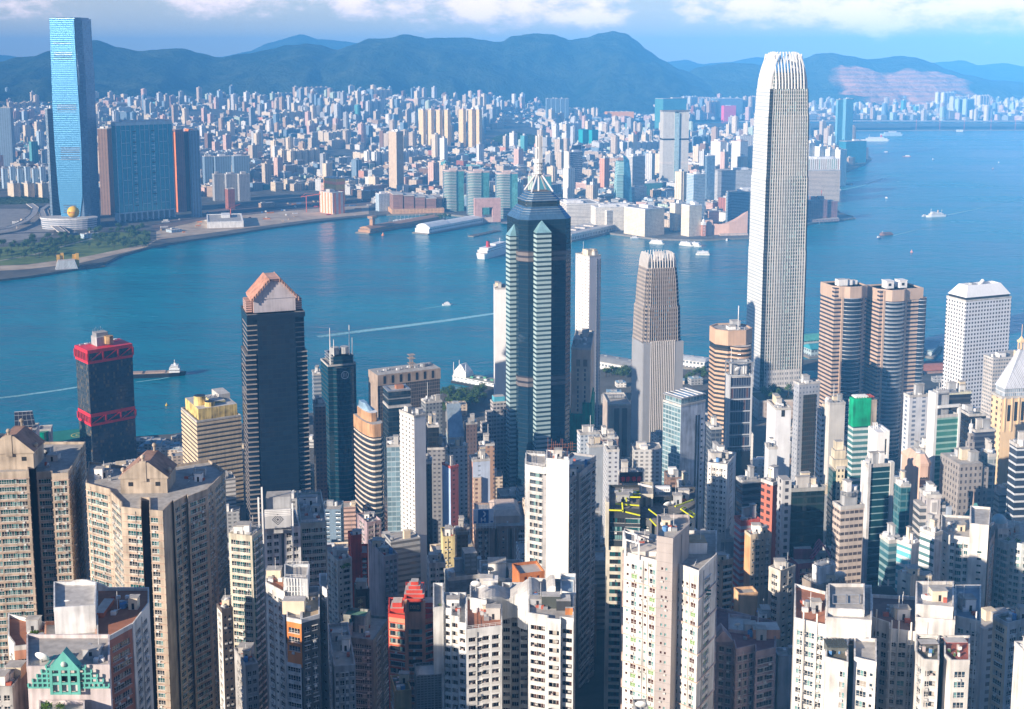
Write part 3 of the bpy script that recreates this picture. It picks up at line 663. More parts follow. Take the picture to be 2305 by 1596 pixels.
def sign_tower():
 t,f,h=far_box("office_tower","white pillar of a tower with a dark billboard on top, patterned flank","office tower",1270,1280,1311,342,452,36,facade("patterned_flank",(.10,.16,.24),(.62,.60,.56),5.5,4.2,.35,.4,.3),WHITE,Y=3560)
 c=MB();c.box(-f.w/2-.6,-f.w/2+5,-f.d/2-.8,f.d/2+.6,0,h+1,plain("white_pillar",(.78,.7,.58)));c.build("pillar",t)
 s=MB();s.box(-f.w*.1,f.w*.55,-2,2,h+4,h+17,plain("billboard_face",(.05,.07,.13),.4));o=s.build("billboard",t)
 p=MB();p.box(0,1,-1,1,h-1,h+4,STEEL);p.box(f.w*.4,f.w*.4+1,-1,1,h-1,h+4,STEEL);p.build("frame",o)
sign_tower()
for(a,m,b,yt,lab)in((1303,1312,1324,290,"left one of two towers wrapped in turquoise netting"),(1326,1333,1346,291,"right one of two towers wrapped in turquoise netting")):
 t,f,h=far_box("netted_tower",lab,"tower under scaffold",a,m,b,yt+6,352,40,kmat('slate blue','strip'),plant=0,Y=5300)
 c=MB();c.loft([(offset(rect(f.w,f.d),1.2),h*.35),(offset(rect(f.w,f.d),.8),h*.6),(offset(rect(f.w,f.d),1.6),h+8)],plain("turquoise_net",(.01,.34,.36),.8),top=False);c.build("scaffold_net",t)
far_box("apartment_tower","cream tower with white cap standing between and behind the two netted towers","apartment tower",1317,1323,1332,272,320,40,kmat('cream','strip'),Y=5500)
k=0
for grp,y in(((942,960,979,997),247),((1032,1052,1068),246)):
 for x in grp:
  w=17;k+=1
  far_box("housing_tower",["first pale yellow housing tower of the row of four, at its left end","second tower in the row of four pale yellow housing towers","third tower in the row of four pale yellow housing towers","right-end tower in the row of four pale yellow housing towers","left tower of the three pale yellow housing towers beside the green knoll","middle tower of the three pale yellow housing towers beside the green knoll","right tower of the three pale yellow housing towers beside the green knoll"][k-1],
"housing tower",x,x+w*.62,x+w,y,304,44,facade("yellow_housing",(.80,.62,.36),(.35,.24,.14),2.9,8,.6,.4,.2),PALEP,"pale yellow housing towers",Y=5150,z0=6)
for k in range(5):
 x=1228+k*10.6
 far_box("apartment_tower","one of five joined slate blue towers in a row by the open brown ground","apartment tower",x,x+2.6,x+10.4,222,292,22,kmat('slate blue','strip'),ROOFL,"five slate blue towers",Y=6900,d=26)
for k in range(7):
 x=1281+k*10
 far_box("apartment_tower","one of seven thin cream towers in a row right of the five slate blue towers","apartment tower",x,x+4,x+7.5,244+(k%3)*2,276,42,kmat('cream','strip'),ROOFL,"seven thin cream towers",Y=7700)
def arena():
 Y=yb(272);f=foot(1361,None,1427,252,Y,6,90);h=f.z-KZ;TAKEN.append((f.x,f.y,120))
 t=thing("sports_hall","long orange hall with a magenta strip on the open ground beneath the mountain","building",(f.x,f.y,KZ),f.yaw);a=MB();a.prism(rect(f.w,f.d),0,h,plain("orange_hall",(.85,.36,.03)),plain("orange_roof",(.8,.5,.2)));a.build("wall",t)
 b=MB();b.box(-f.w*.38,f.w*.1,-f.d/2-2,-f.d/2-.01,4,h*.45,plain("magenta_panel",(.75,.12,.35)));b.build("panel",t)
 c=MB()
 for k in range(4):c.box(-f.w*.3+k*f.w*.2,-f.w*.3+k*f.w*.2+3,-f.d/2-1,f.d/2,h,h+2.5,PALEW)
 c.build("roof_rib",t)
arena()
def netted_pink():
 t,f,h=far_box("netted_block","tall block wrapped in hot pink netting, left of the tallest tower's head","building under scaffold",1626,1630,1657,238,272,20,plain("pink_net",(.85,.10,.22)),plain("pink_net_top",(.8,.2,.3)),plant=1,Y=7700,d=60)
netted_pink()
far_box("office_block","slate glass office slab directly behind the hot pink netted block","office block",1614,1618,1672,222,272,20,kmat('slate blue','glass'),Y=7850,d=50)
far_box("hotel_tower","blue-flanked hotel tower with a white front edge, behind the clock tower","hotel",1546,1562,1588,392,492,30,facade("hotel_blueside",(.50,.56,.58),(.10,.19,.28),3.5,3.2,.6,.7,.2),WHITE,plant=1,Y=2800)
far_box("hotel_tower","dark slim glass tower right behind the blue-flanked hotel tower","hotel",1587,1592,1610,350,430,26,kmat('slate blue','glass'),WHITE,Y=3300)
far_box("hotel_block","pale twin-front block left of the blue-flanked hotel tower","hotel",1508,1520,1545,458,498,34,HG,WHITE,plant=2,Y=2830)
far_box("hotel_block","white grid block below the blue-flanked hotel tower","hotel",1534,1552,1580,462,505,30,HG,WHITE,plant=2,Y=2735)
far_box("shopping_block","teal glass cube at the foot of the notched pale grey tower","building",1446,1449,1491,412,440,24,kmat('teal','band'),WHITE,plant=2,d=50)
far_box("apartment_block","stepped pink block above the white hotel row, left of the sail tower","apartment block",1296,1332,1351,414,448,42,kmat('pale pink','band'),PALEP,plant=2)
for k,(a,m,b,lab)in enumerate(((1600,1622,1636,"left of two arched white blocks left of the tallest tower"),(1645,1667,1684,"right of two arched white blocks left of the tallest tower"))):
 far_box("apartment_block",lab,"apartment block",a,m,b,318,360,36,kmat('white','grid'),PALEP,Y=4100,plant=1)
far_box("apartment_block","striped white slab touching the tallest tower's edge, behind the arched white blocks","apartment block",1660,1666,1700,306,350,24,kmat('white','strip'),Y=4400)
far_box("museum_block","wide grey hall roof below the arched white blocks","building",1610,1616,1702,384,402,18,kmat('pale grey','band'),ROOFM,plant=1,Y=3350,d=60)
far_box("hotel_block","dark red and slate hotel block against the tallest tower's left edge","hotel",1640,1648,1700,432,478,22,kmat('slate blue','band'),ROOFM,plant=2,Y=2900,d=40)
# cultural centre with its swooping roof, and the clock tower
def culture():
 Y=yb(528);s=px_scale(Y,20);x0=x_at(1640,Y,KZ);ST_=plain("pink_beige_tile",(.70,.45,.34),.8,amt=.08);TAKEN.append((x0,Y+30,70));TAKEN.append((x_at(1560,Y,KZ),Y+40,50))
 t=thing("concert_hall","windowless pink-beige hall with a sweeping wedge roof by the waterfront","concert hall",(x0,Y,KZ),8)
 prof=[(-36,26),(-24,25),(-12,25),(0,27),(12,31),(24,38),(36,47),(44,54)];a=MB();n=len(prof)
 b=a.add([(x*s,-4+abs(x)*.1,0)for x,_ in prof]+[(x*s,-4+abs(x)*.1,z*s*.98)for x,z in prof]+[(x*s,38,0)for x,_ in prof]+[(x*s,38,z*s*.98*.8)for x,z in prof]);sl=a.slot(ST_)
 for i in range(n-1):
  for q in((i,i+1,n+i+1,n+i),(n+i,n+i+1,3*n+i+1,3*n+i),(2*n+i+1,2*n+i,3*n+i,3*n+i+1)):a.f.append(tuple(b+v for v in q));a.m.append(sl);a.uv.append([(0,0)]*4)
 for q in((2*n,0,n,3*n),(n-1,3*n-1,4*n-1,2*n-1)):a.f.append(tuple(b+v for v in q));a.m.append(sl);a.uv.append([(0,0)]*4)
 a.build("wall",t)
 c=MB();c.box(-78*s,-38*s,-2,36,0,34*s,ST_,ROOFL);c.build("side_wing",t)
 d=MB();d.box(-37.9*s,-36.1*s,2,30,0,20*s,kmat('slate blue','glass'),ROOFL);d.build("foyer_wall",t)
 e=MB();e.box(-24*s,40*s,-16,-6,0,3.5,plain("promenade_wall",(.55,.44,.36)),ROOFL);e.build("terrace",t)
 g=thing("museum_block","small pink ribbed block on top of the windowless hall's left side","building",(x0-26*s,Y+44,KZ),8);q=MB();q.box(-11*s,11*s,0,20,0,46*s,facade("pink_rib",(.66,.42,.34),(.42,.24,.2),4,40,.4,1,.3),ROOFL);q.build("wall",g);q=MB();q.box(-12*s,12*s,-1,21,46*s,47.5*s,PALEP,ROOFL);q.build("roof",g)
culture()
def clock_tower():
 x,Y=sea(1583,531,KZ);s=1.0;t=thing("clock_tower","slender brick clock tower with white dome on the waterfront by the wedge-roofed hall","clock tower",(x,Y,KZ),12)
 BR=plain("clock_brick",(.55,.27,.19),.8);a=MB();a.prism(rect(8,8),0,25,BR,WHITE);a.build("shaft",t)
 b=MB();b.prism(rect(9.4,9.4),25,26.2,WHITE);b.prism(rect(8.4,8.4),26.2,31,WHITE);b.build("belfry",t)
 for k in range(3):
  c=MB();c.prism(rect(1.4,.3,0,-4.15),6+k*6,9+k*6,WHITE);c.build("window",t)
 c=MB();c.tube((0,-4.2,28.6),(0,-4.6,28.6),1.7,plain("clock_face",(.75,.74,.7)),14);c.build("clock_face",t)
 d=MB();d.cyl(0,0,3.4,31,34,WHITE,10);d.ball(0,0,34,3.4,WHITE,10,5,1.1,True);d.tube((0,0,37),(0,0,44),.35,WHITE);d.build("dome",t)
clock_tower()
def harbour_hotel():
 Y=yb(499);f=foot(1806,None,1889,452,Y,26,40);h=f.z-KZ;RD=facade("hotel_red",(.30,.14,.12),(.09,.07,.09),3.5,5,.5,.75,.25);TAKEN.append((f.x,f.y,70));w=f.w
 t=thing("hotel_block","dark red waterfront hotel right of the tallest tower, ringed by a pale jetty","hotel",(f.x,f.y,KZ),18)
 a=MB();a.box(-w/2,w*.1,-18,16,6,h,RD,ROOFM);a.build("wall",t);a=MB();a.box(w*.1,w/2,-12,20,6,h*.9,RD,ROOFM);a.build("side_wing",t)
 for x in(-w*.25,w*.0):b=MB();b.cbox(x,2,14,12,h,h+7,plain("red_plant",(.3,.15,.12)),ROOFM);b.build("plant_room",t)
 c=MB();c.tube((w*.02,0,h+7),(w*.02,0,h+22),.8,plain("red_mast",(.6,.12,.08)));c.build("mast",t)
 p=MB();p.prism([(-w*.6,-34),(w*.4,-34),(w*.56,-6),(w*.56,30),(-w*.6,30)],0,6,facade("hotel_podium",(.36,.25,.22),(.1,.1,.12),6,8,.4,.8,.3),ROOFM);p.build("podium",t)
harbour_hotel()
slab_pier((1800,509),(1925,493),15,"promenade_deck","pale promenade deck fringing the dark red waterfront hotel",3.2,plain("pale_deck",(.55,.5,.45)))
for k,(a,m,b,y)in enumerate(((1812,1822,1836,322),(1834,1846,1860,330),(1858,1868,1884,336),(1880,1892,1907,337),(1816,1832,1848,317))):
 far_box("apartment_block",["first white estate block, next to the tallest tower's right edge","second white estate block right of the tallest tower","third white estate block, before the twin teal towers","last white estate block, at the teal podium's side","white estate block in the rear row right of the tallest tower"][k],"apartment block",a,m,b,y,378 if k<4 else 366,40,kmat('white','strip'),WHITE,"white stepped estate by the bay",Y=3830 if k<4 else 3960)
far_box("apartment_block","low block with rainbow vertical stripes right of the tallest tower","apartment block",1790,None,1890,358,392,10,facade("rainbow_stripes",(.74,.70,.62),(.40,.22,.16),60,6.4,1,.42,0,glass2=(.15,.33,.28)),WHITE,plant=3,Y=3560,d=34)
far_box("warehouse","low pale warehouse on the quay under the rainbow-striped block","warehouse",1780,None,1892,384,399,8,kmat('beige','band'),ROOFL,plant=0,Y=3400,d=26)
for a,m,b,y,lab in((1882,1887,1899,224,"left shaft of the twin teal glass towers by the bay"),(1899,1905,1922,222,"right shaft of the twin teal glass towers by the bay")):
 far_box("glass_tower",lab,"apartment tower",a,m,b,y,322,30,facade("twin_teal",(.30,.48,.54),(.03,.22,.33),3.4,6,.8,.72,.1,rough=.2,metal=.3,amt=.05),ROOFL,Y=4950)
far_box("office_block","dark teal glass podium block right of the twin teal towers","office block",1896,1905,1951,318,343,26,facade("podium_teal",(.04,.20,.27),(.02,.17,.25),4,6,.8,.8,.1,rough=.2,metal=.3),ROOFM,Y=4650)
far_box("shed","long low white shed on the bare waterfront ground","shed",462,466,548,500,512,14,plain("shed_white",(.78,.77,.74)),plain("shed_roof",(.8,.8,.78)),plant=1,Y=yb(514),d=22)
far_box("mural_block","block with a bright yellow and orange mural near the terraced brown hotel","building",728,756,776,402,430,40,facade("mural_yellow",(.85,.52,.08),(.75,.25,.08),22,60,.35,1,.4),plant=1,Y=3350)
far_box("warehouse","white and orange warehouse just under the yellow mural block","warehouse",719,748,775,434,458,40,facade("warehouse_stripe",(.70,.62,.55),(.62,.18,.08),60,14,1,.5,0),plant=1,Y=3130)
far_box("red_block","small red cube of a building beside the orange construction barracks","building",506,513,528,425,450,30,kmat('brick red','grid'),plant=0,Y=3230)
for k,(a,b,c,lab)in enumerate((((455,478),352,'slate',"left of three wide slate blue estate slabs behind the orange-brown tower"),((479,520),352,'s',"middle of three wide slate blue estate slabs behind the orange-brown tower"),((521,562),351,'s',"right one of three wide slate blue estate slabs behind the orange-brown tower"))):
 far_box("apartment_block",lab,"apartment block",a[0],a[0]+5,a[1],b,410,28,kmat('slate blue','strip'),ROOFL,Y=3800,d=26,plant=2)
for k,(a,m,b)in enumerate(((477,482,503),(504,509,532),(533,538,562))):
 far_box("apartment_block",["left of three grid-fronted grey blocks below the slate blue slabs","middle of three grid-fronted grey blocks below the slate blue slabs","right of three grid-fronted grey blocks below the slate blue slabs"][k],"apartment block",a,m,b,392,440,30,kmat('grey','grid'),ROOFL,Y=3420,d=30,plant=2)
for k in range(6):
 a=2+k*17
 far_box("apartment_block",["leftmost of six pale blue slabs between picture edge and blue skyscraper","second of six pale blue slabs left of the blue skyscraper","third of six pale blue slabs left of the blue skyscraper","fourth of six pale blue slabs left of the blue skyscraper","fifth of six pale blue slabs left of the blue skyscraper","last of six pale blue slabs, nearest the blue skyscraper"][k],"apartment block",a,a+4,a+15.5,379-(k%2)*4,440,36,kmat('pale blue','strip'),ROOFL,Y=3750,plant=1,d=28)
for k in range(3):
 far_box("school_block",["left of three low cream blocks above the dark trees by the highway","middle of three low cream blocks above the dark trees by the highway","right of three low cream blocks above the dark trees by the highway"][k],"building",16+k*32,30+k*32,45+k*32,413,432,44,kmat('cream','grid'),ROOFL,Y=3500,plant=1)
# the rest of the far city
R=random.Random(41);B_ALL=[]
def blocked(x,y,r):
 for a,b,c in TAKEN:
  if abs(x-a)<c+r and abs(y-b)<c+r and(x-a)**2+(y-b)**2<(c+r)**2:return True
 return False
def in_ell(xd,yd,e):return((xd-e[0])/e[2])**2+((yd-e[1])/e[3])**2<1
GREENS=[(1165,312,84,27),(480,258,85,13),(775,352,75,17),(40,442,95,19),(640,322,40,7)]
BARE=[(380,505,480,58),(640,470,215,40),(60,505,190,62),(1160,270,70,18),(1560,283,200,10),(1380,262,110,12)]
TALLS=[(350,232,70,22,.8,60,120),(620,232,230,26,.62,60,150),(860,262,120,24,.6,60,150),(760,290,160,22,.22,50,100),(1560,262,60,12,.7,80,140),(2080,258,260,18,.75,60,160),(2200,240,130,20,.7,80,170),(1300,246,110,12,.5,80,150),(1150,240,110,16,.5,80,150),(1480,248,90,20,.6,80,150),(1640,262,70,14,.6,80,140),(60,300,120,30,.35,50,100),(160,250,160,14,.3,40,70)]
for k in range(95):
 e=R.choice(TALLS)if k<78 else(R.uniform(450,1650),R.uniform(300,400),30,20,1,50,80);a=R.uniform(0,6.28);q=sqrt(R.random());xd,yd=e[0]+e[2]*q*cos(a),e[1]+e[3]*q*sin(a)
 x,y=sea(xd,yd,KZ);
 if y<2900 or y>9200 or any(in_ell(xd,yd,g)for g in GREENS):continue
 hh=R.uniform(e[5],e[6])*R.uniform(.75,1.0);w=R.uniform(20,30);d=R.uniform(18,26);cl=R.choices(['cream','white','pale pink','beige','pale grey','slate blue','pale blue','tan'],(6,4,4,5,4,3,2,3))[0];ya=46+R.gauss(0,6)-(14 if xd>1700 else 0);st=R.choice(('strip','strip','grid'))
 for i in range(R.randint(3,7)):
  for j in range(R.choice((1,1,2))):
   u,v=(i-2)*(w+9),j*(d+26);c,n=cos(RAD(ya)),sin(RAD(ya));px,py=x+u*c-v*n,y+u*n+v*c
   if not all(inside(px+f,py+g,pts)for f,g in((30,0),(-30,0),(0,30),(0,-30)))or inside(px,py,chn)or blocked(px,py,12):continue
   z0=groundk(px,py);X,Yd=project(px,py,z0);TAKEN.append((px,py,12));B_ALL.append([px,py,z0,w,d,hh,ya,cl,st,X,Yd,.3,False])
ca,sa=cos(RAD(46)),sin(RAD(46))
for iu in range(-30,190):
 for iv in range(-100,150):
  u=iu*43+R.uniform(-7,7);v=iv*47+R.uniform(-9,9)
  x,y=u*ca-v*sa,2600+u*sa+v*ca-0
  if y<2700 or y>9300:continue
  q=x/y
  if not-.455<q<.455:continue
  if not inside(x,y,pts)or not all(inside(x+a,y+b,pts)for a,b in((30,0),(-30,0),(0,-38),(0,30))):continue
  z0=groundk(x,y);xd,yd=project(x,y,z0)
  if inside(x,y,chn)or(xd>1415 and 273<yd<296 and not in_ell(xd,yd,(1700,292,130,6))):continue
  if any(in_ell(xd,yd,e)for e in GREENS):continue
  if y>8600+(xd-200)*1.35-1750 and y>7300:continue
  bare=any(in_ell(xd,yd,e)for e in BARE)
  if bare and R.random()<(.985 if yd>400 else .8):continue
  if R.random()<.10:continue
  w,d=R.uniform(17,36),R.uniform(16,38);hgt=R.choice((15,18,21,24,28,34))*R.uniform(.85,1.15);style=R.choice(('grid','strip','strip','band'))
  if R.random()<.16:w,d=(w*2.1,d*.7)if R.random()<.5 else(w*.7,d*1.9);hgt*=1.3
  if R.random()<(.05 if yd>320 else .08):hgt=R.uniform(60,105);style='strip';w=min(w,24);d=min(d,24)
  for e in TALLS:
   if in_ell(xd,yd,e):
    if R.random()<e[4]*.4:hgt=R.uniform(e[5],e[6])*R.uniform(.35,.6);style='strip';w,d=R.uniform(18,32),R.uniform(18,30)
  if y>6800 and hgt<40 and R.random()<.5:w*=1.8;d*=1.5
  if bare:hgt=R.uniform(5,12);w,d=R.uniform(16,44),R.uniform(14,30)
  if blocked(x,y,max(w,d)*.5):continue
  col=R.choices(list(PAL),(6,14,16,5,9,11,7,9,.9,4,3,1.4,3,.8))[0]
  if y>5200:col=R.choices(list(PAL),(8,17,14,5,6,8,9,8,.5,2,2,1,3,.6))[0]
  B_ALL.append([x,y,z0,w,d,hgt,46+R.gauss(0,3)+(-14 if xd>1700 else 0),col,style,xd,yd,R.random(),bare])
print("far buildings",len(B_ALL))
def far_shape(mb,b,ox,oy,oz,yaw):
 x,y,z0,w,d,h,ya,col,style,xd,yd,rr,bare=b;m=kmat(col,style);rf=ROOFL if rr<.5 else ROOFM
 mb.at(ox,oy,oz,yaw);mb.prism(rect(w,d),-3 if h<60 else-8,h,m,rf)
 if h>60:
  if rr<.6:
   mb.prism(rect(w*.42,d*1.16),-8,h+.6,m,rf)
  mb.prism(rect(w*.4,d*.4,w*.08,0),h+.01,h+3+rr*5,m if rr<.5 else kmat('white','band'),rf)
 else:
  mb.prism(rect(w*.3,d*.3,(rr-.5)*w*.5,d*.15),h+.01,h+2.5+rr*2,kmat(('white','pale grey','beige')[int(rr*2.99)],'band'),rf)
  if rr>.4:mb.prism(rect(w*.2,d*.25,-(rr-.5)*w*.6,-d*.22),h+.01,h+1.8,kmat('pale grey','band'),rf)
 mb.T=None
def area(b):
 s=FP/(b[1]);return b[3]*s*b[5]*s if 5<b[9]<2300 and b[10]-b[5]*s<560 else 0
B_ALL.sort(key=area,reverse=True);near,rest=B_ALL[:285],B_ALL[285:]
LM=[("the blue skyscraper",150,430),("the teal glass slab",318,440),("the orange-brown tower",416,440),("the slate blue slabs",510,400),("the yellow mural block",748,420),("the slim beige pencil tower",891,400),("the terraced brown hotel",935,450),("the round-cornered banded towers",1080,440),("the four yellow housing towers",978,280),("the green knoll",1165,315),("the billboard tower",1290,400),("the turquoise netted towers",1324,310),("the sail tower",1402,420),("the notched pale grey tower",1518,380),("the hotel row",1380,470),("the blue-flanked hotel tower",1566,440),("the arched white blocks",1642,340),("the rainbow-striped block",1850,380),("the twin teal towers",1902,290),("the pink netted block",1640,260),("the five slate blue towers",1254,270),("the far quarry",1990,230)]
ORD=["","second-","third-","fourth-","fifth-","sixth-","seventh-","eighth-","ninth-","tenth-","eleventh-","twelfth-","thirteenth-","fourteenth-","fifteenth-"]
seen={};rows=[]
for b in near:
 lm=min(LM,key=lambda l:(b[9]-l[1])**2+((b[10]-l[2])*1.6)**2);side="left of" if b[9]<lm[1]-14 else "right of" if b[9]>lm[1]+14 else("behind" if b[10]<lm[2]else "in front of")
 rows.append((math.hypot(b[9]-lm[1],(b[10]-lm[2])*1.6),lm[0],side,b))
rows.sort(key=lambda r:r[0]);cnt={}
for dist,lm,side,b in rows:
 tall="tall" if b[5]>60 else "low" if b[5]<27 else "mid-height";kind="tower" if b[5]>60 else "block"
 key=(lm,side,b[7],tall);k=cnt.get(key,0);cnt[key]=k+1
 o=f"{ORD[min(k, 14)]}nearest {tall} {b[7]} {kind} {side} {lm}"
 m=MB();far_shape(m,b,0,0,0,0);ob=m.build("far_tower" if kind=="tower" else "city_block");ob.location=(b[0],b[1],b[2]);ob.rotation_euler=(0,0,RAD(b[6]))
 tag(ob,o,"apartment tower" if kind=="tower" else "building","buildings of the far city")
m=MB()
for b in rest:far_shape(m,b,b[0],b[1],b[2],b[6])
tag(m.build("distant_city"),kind='stuff')
# woods on the knolls of the peninsula
def wood_mat():
 return hill_mat("tree_cover",(.022,.05,.014),(.06,.085,.03))
WOOD=wood_mat()
def knoll(xd,yd,hw,hh,label_name,h):
 c=sea(xd,yd+hh*.6,KZ);s=px_scale(c[1],20);rx=hw*s;n=46;verts=[];faces=[]
 zb=groundk(*c)
 ry=rx*.62
 for i in range(n+1):
  for j in range(n+1):
   u,v=i/n*2-1,j/n*2-1;r=u*u+v*v
   z=h*max(0,1-r)**1.2*(1+.35*mnoise.noise((u*2.3+xd,v*2.3,0)))+(4.5*abs(mnoise.noise((u*rx/13,v*ry/13,xd)))+2.0*mnoise.noise((u*rx/6,v*ry/6,xd))if r<.97 else-6)
   verts.append((c[0]+u*rx,c[1]+v*ry,zb+z-1))
 faces=[(i*(n+1)+j,(i+1)*(n+1)+j,(i+1)*(n+1)+j+1,i*(n+1)+j+1)for i in range(n)for j in range(n)]
 me=bpy.data.meshes.new("woods");me.from_pydata(verts,[],faces);me.materials.append(WOOD);o=bpy.data.objects.new("woods",me);COL.objects.link(o);tag(o,kind='stuff')
for e,h in zip(GREENS,(46,26,16,12,10)):knoll(*e,"",h)
# towers of the island's waterfront and business district
def fmat(key,wall,glass,**k):return facade(key,wall,glass,**k)
GREYP=plain("plant_grey",(.40,.41,.42),.7,amt=.3);CREAMP=plain("cream_render",(.70,.60,.45),.8);TANP=plain("tan_stone",(.58,.40,.28),.75)
def clutter(t,w,d,h,seed,n=3,white=True,tank=True,mast=False,rail=True):
 """things fixed to a flat roof: plant rooms, tanks, cooling units, pipes"""
 R=random.Random(seed);ms=[GREYP,WHITE,ROOFL,CREAMP]
 for k in range(n):
  pw,pd,ph=w*R.uniform(.18,.4),d*R.uniform(.18,.42),R.uniform(2.6,6.5);m=R.choice(ms);c=MB()
  px,py=R.uniform(-.5,.5)*(w-pw-2),R.uniform(-.5,.5)*(d-pd-2)
  c.cbox(px,py,pw,pd,h-.9,h+ph,m,ROOFL);c.cbox(px,py,pw+.5,pd+.5,h+ph,h+ph+.25,ROOFM)
  c.build("plant_room",t)
 if tank:
  for k in range(R.randint(1,3)):
   c=MB();r=R.uniform(.8,1.5);c.cyl(R.uniform(-.42,.42)*w,R.uniform(-.42,.42)*d,r,h-.9,h+R.uniform(1,2.4),R.choice((STEEL,WHITE)),10);c.build("water_tank",t)
 for k in range(R.randint(4,9)):
  c=MB();s=R.uniform(1.0,2.0);c.cbox(R.uniform(-.44,.44)*w,R.uniform(-.44,.44)*d,s*1.5,s,h-.9,h+s*.5,R.choice((STEEL,WHITE,GREYP)));c.build("cooling_unit",t)
 for k in range(3):
  c=MB();y=R.uniform(-.4,.4)*d;c.tube((-w*.4,y,h-.5),(w*R.uniform(.0,.42),y,h-.5),.14,STEEL,4);c.build("roof_pipe",t)
 if mast:
  c=MB();x,y=R.uniform(-.3,.3)*w,R.uniform(-.3,.3)*d;c.tube((x,y,h),(x,y,h+R.uniform(8,14)),.18,WHITE,5);c.build("antenna",t)
def office(label,xl,xm,xr,yt,Y,phi,mat,name="office_tower",cat="office tower",side=None,d=None,trim=None,roof=None,bands=None,ribs=None,plant=3,clut=True,mast=False,group=None,cap=None,zb=None):
 f=foot(xl,xm,xr,yt,Y,phi,d,7,70);z0=min(ground_z(f.x,f.y),ground_z(f.x,f.y-f.d/2))if zb is None else zb;z0=max(z0-2,3);h=f.z-z0;w,dd=f.w,f.d
 t=thing(name,label,cat,(f.x,f.y,z0),f.yaw,group);tr=trim or mat
 P=rect(w,dd);a=MB();a.prism(P,0,h-1.1,[mat,side or mat,mat,side or mat],roof or ROOFM);a.build("wall",t)
 b=MB();q=offset(P,-.55);b.loft([(offset(P,.18),h-1.6),(offset(P,.18),h),(q,h),(q,h-1.09)],tr if trim else ROOFL,top=roof or ROOFM);b.build("parapet",t)
 if bands:
  fh,fr,m,zlo=bands;c=MB();z=h-2.2;Q=offset(P,.32)
  while z>h-zlo:
   c.prism(Q,z-fh*fr,z,m,m,m);z-=fh
  c.build("cladding",t)
 if ribs:
  step,m,wd,pr,zlo=ribs;c=MB();n=max(2,int(w/step))
  for k in range(n+1):x=-w/2+w*k/n;c.box(x-wd/2,x+wd/2,-dd/2-pr,-dd/2,h-zlo,h+.3,m)
  n=max(2,int(dd/step))
  for k in range(n+1):y=-dd/2+dd*k/n;c.box(-w/2-pr,-w/2,y-wd/2,y+wd/2,h-zlo,h+.3,m)
  c.build("rib",t)
 if cap:
  k,hh,m=cap;c=MB();c.prism(shrink(P,k),h-1.0,h+hh,m,ROOFL);c.build("cap_storey",t)
 if clut:clutter(t,w,dd,h+(cap[1]if cap else 0),int(xl*13+yt),plant,mast=mast)
 return t,f,h
DISHW=plain("dish_white",(.82,.82,.80),.45,amt=.06)
_dish={}
def dish(x,y,z,r,az,tilt,label):
 """a satellite dish: bowl, feed on three struts, pedestal"""
 if 'p' not in _dish:
  t=thing("satellite_dish",label,"satellite dish",(0,0,0));b=MB();n=24
  prof=[(0.02,0),(.35,.035),(.7,.14),(1,.29),(1.0,.26),(.7,.10),(.35,-.01),(.02,-.05)]
  A=[([(p*cos(2*pi*k/n),p*sin(2*pi*k/n))for k in range(n)],zz)for p,zz in prof];b.loft(A,DISHW,top=False)
  rot=Matrix.Rotation(RAD(-58),3,'X');b.v=[tuple(rot@Vector(v)+Vector((0,0,1.15)))for v in b.v];b.build("bowl",t,smooth=True)
  f=MB();tip=rot@Vector((0,0,.78))+Vector((0,0,1.15))
  for k in range(3):p=rot@Vector((.92*cos(k*2.094+.5),.92*sin(k*2.094+.5),.25))+Vector((0,0,1.15));f.tube(p,tip,.025,STEEL,4)
  f.tube(tip,rot@Vector((0,0,.66))+Vector((0,0,1.15)),.07,WHITE,6);f.build("feed_frame",t)
  m=MB();m.tube((0,0,0),(0,.1,1.1),.09,STEEL,6);m.tube((-.5,.3,0),(0,.1,.8),.05,STEEL,4);m.tube((.5,.3,0),(0,.1,.8),.05,STEEL,4);m.build("pedestal",t)
  _dish['p']=t;o=t
 else:o=copy_tree(_dish['p'])
 o.location=(x,y,z);o.scale=(r,r,r);o.rotation_euler=(0,0,RAD(az));tag(o,label,"satellite dish","satellite dishes on the roofs");return o
def dish_at(xd,yd,Y,rpx,az,label):
 z=height_at(yd,Y);s=px_scale(Y,z);r=rpx*s;return dish(x_at(xd,Y,z),Y,z-r*1.1,r,az,0,label)
DARKGLASS=dict(rough=.12)
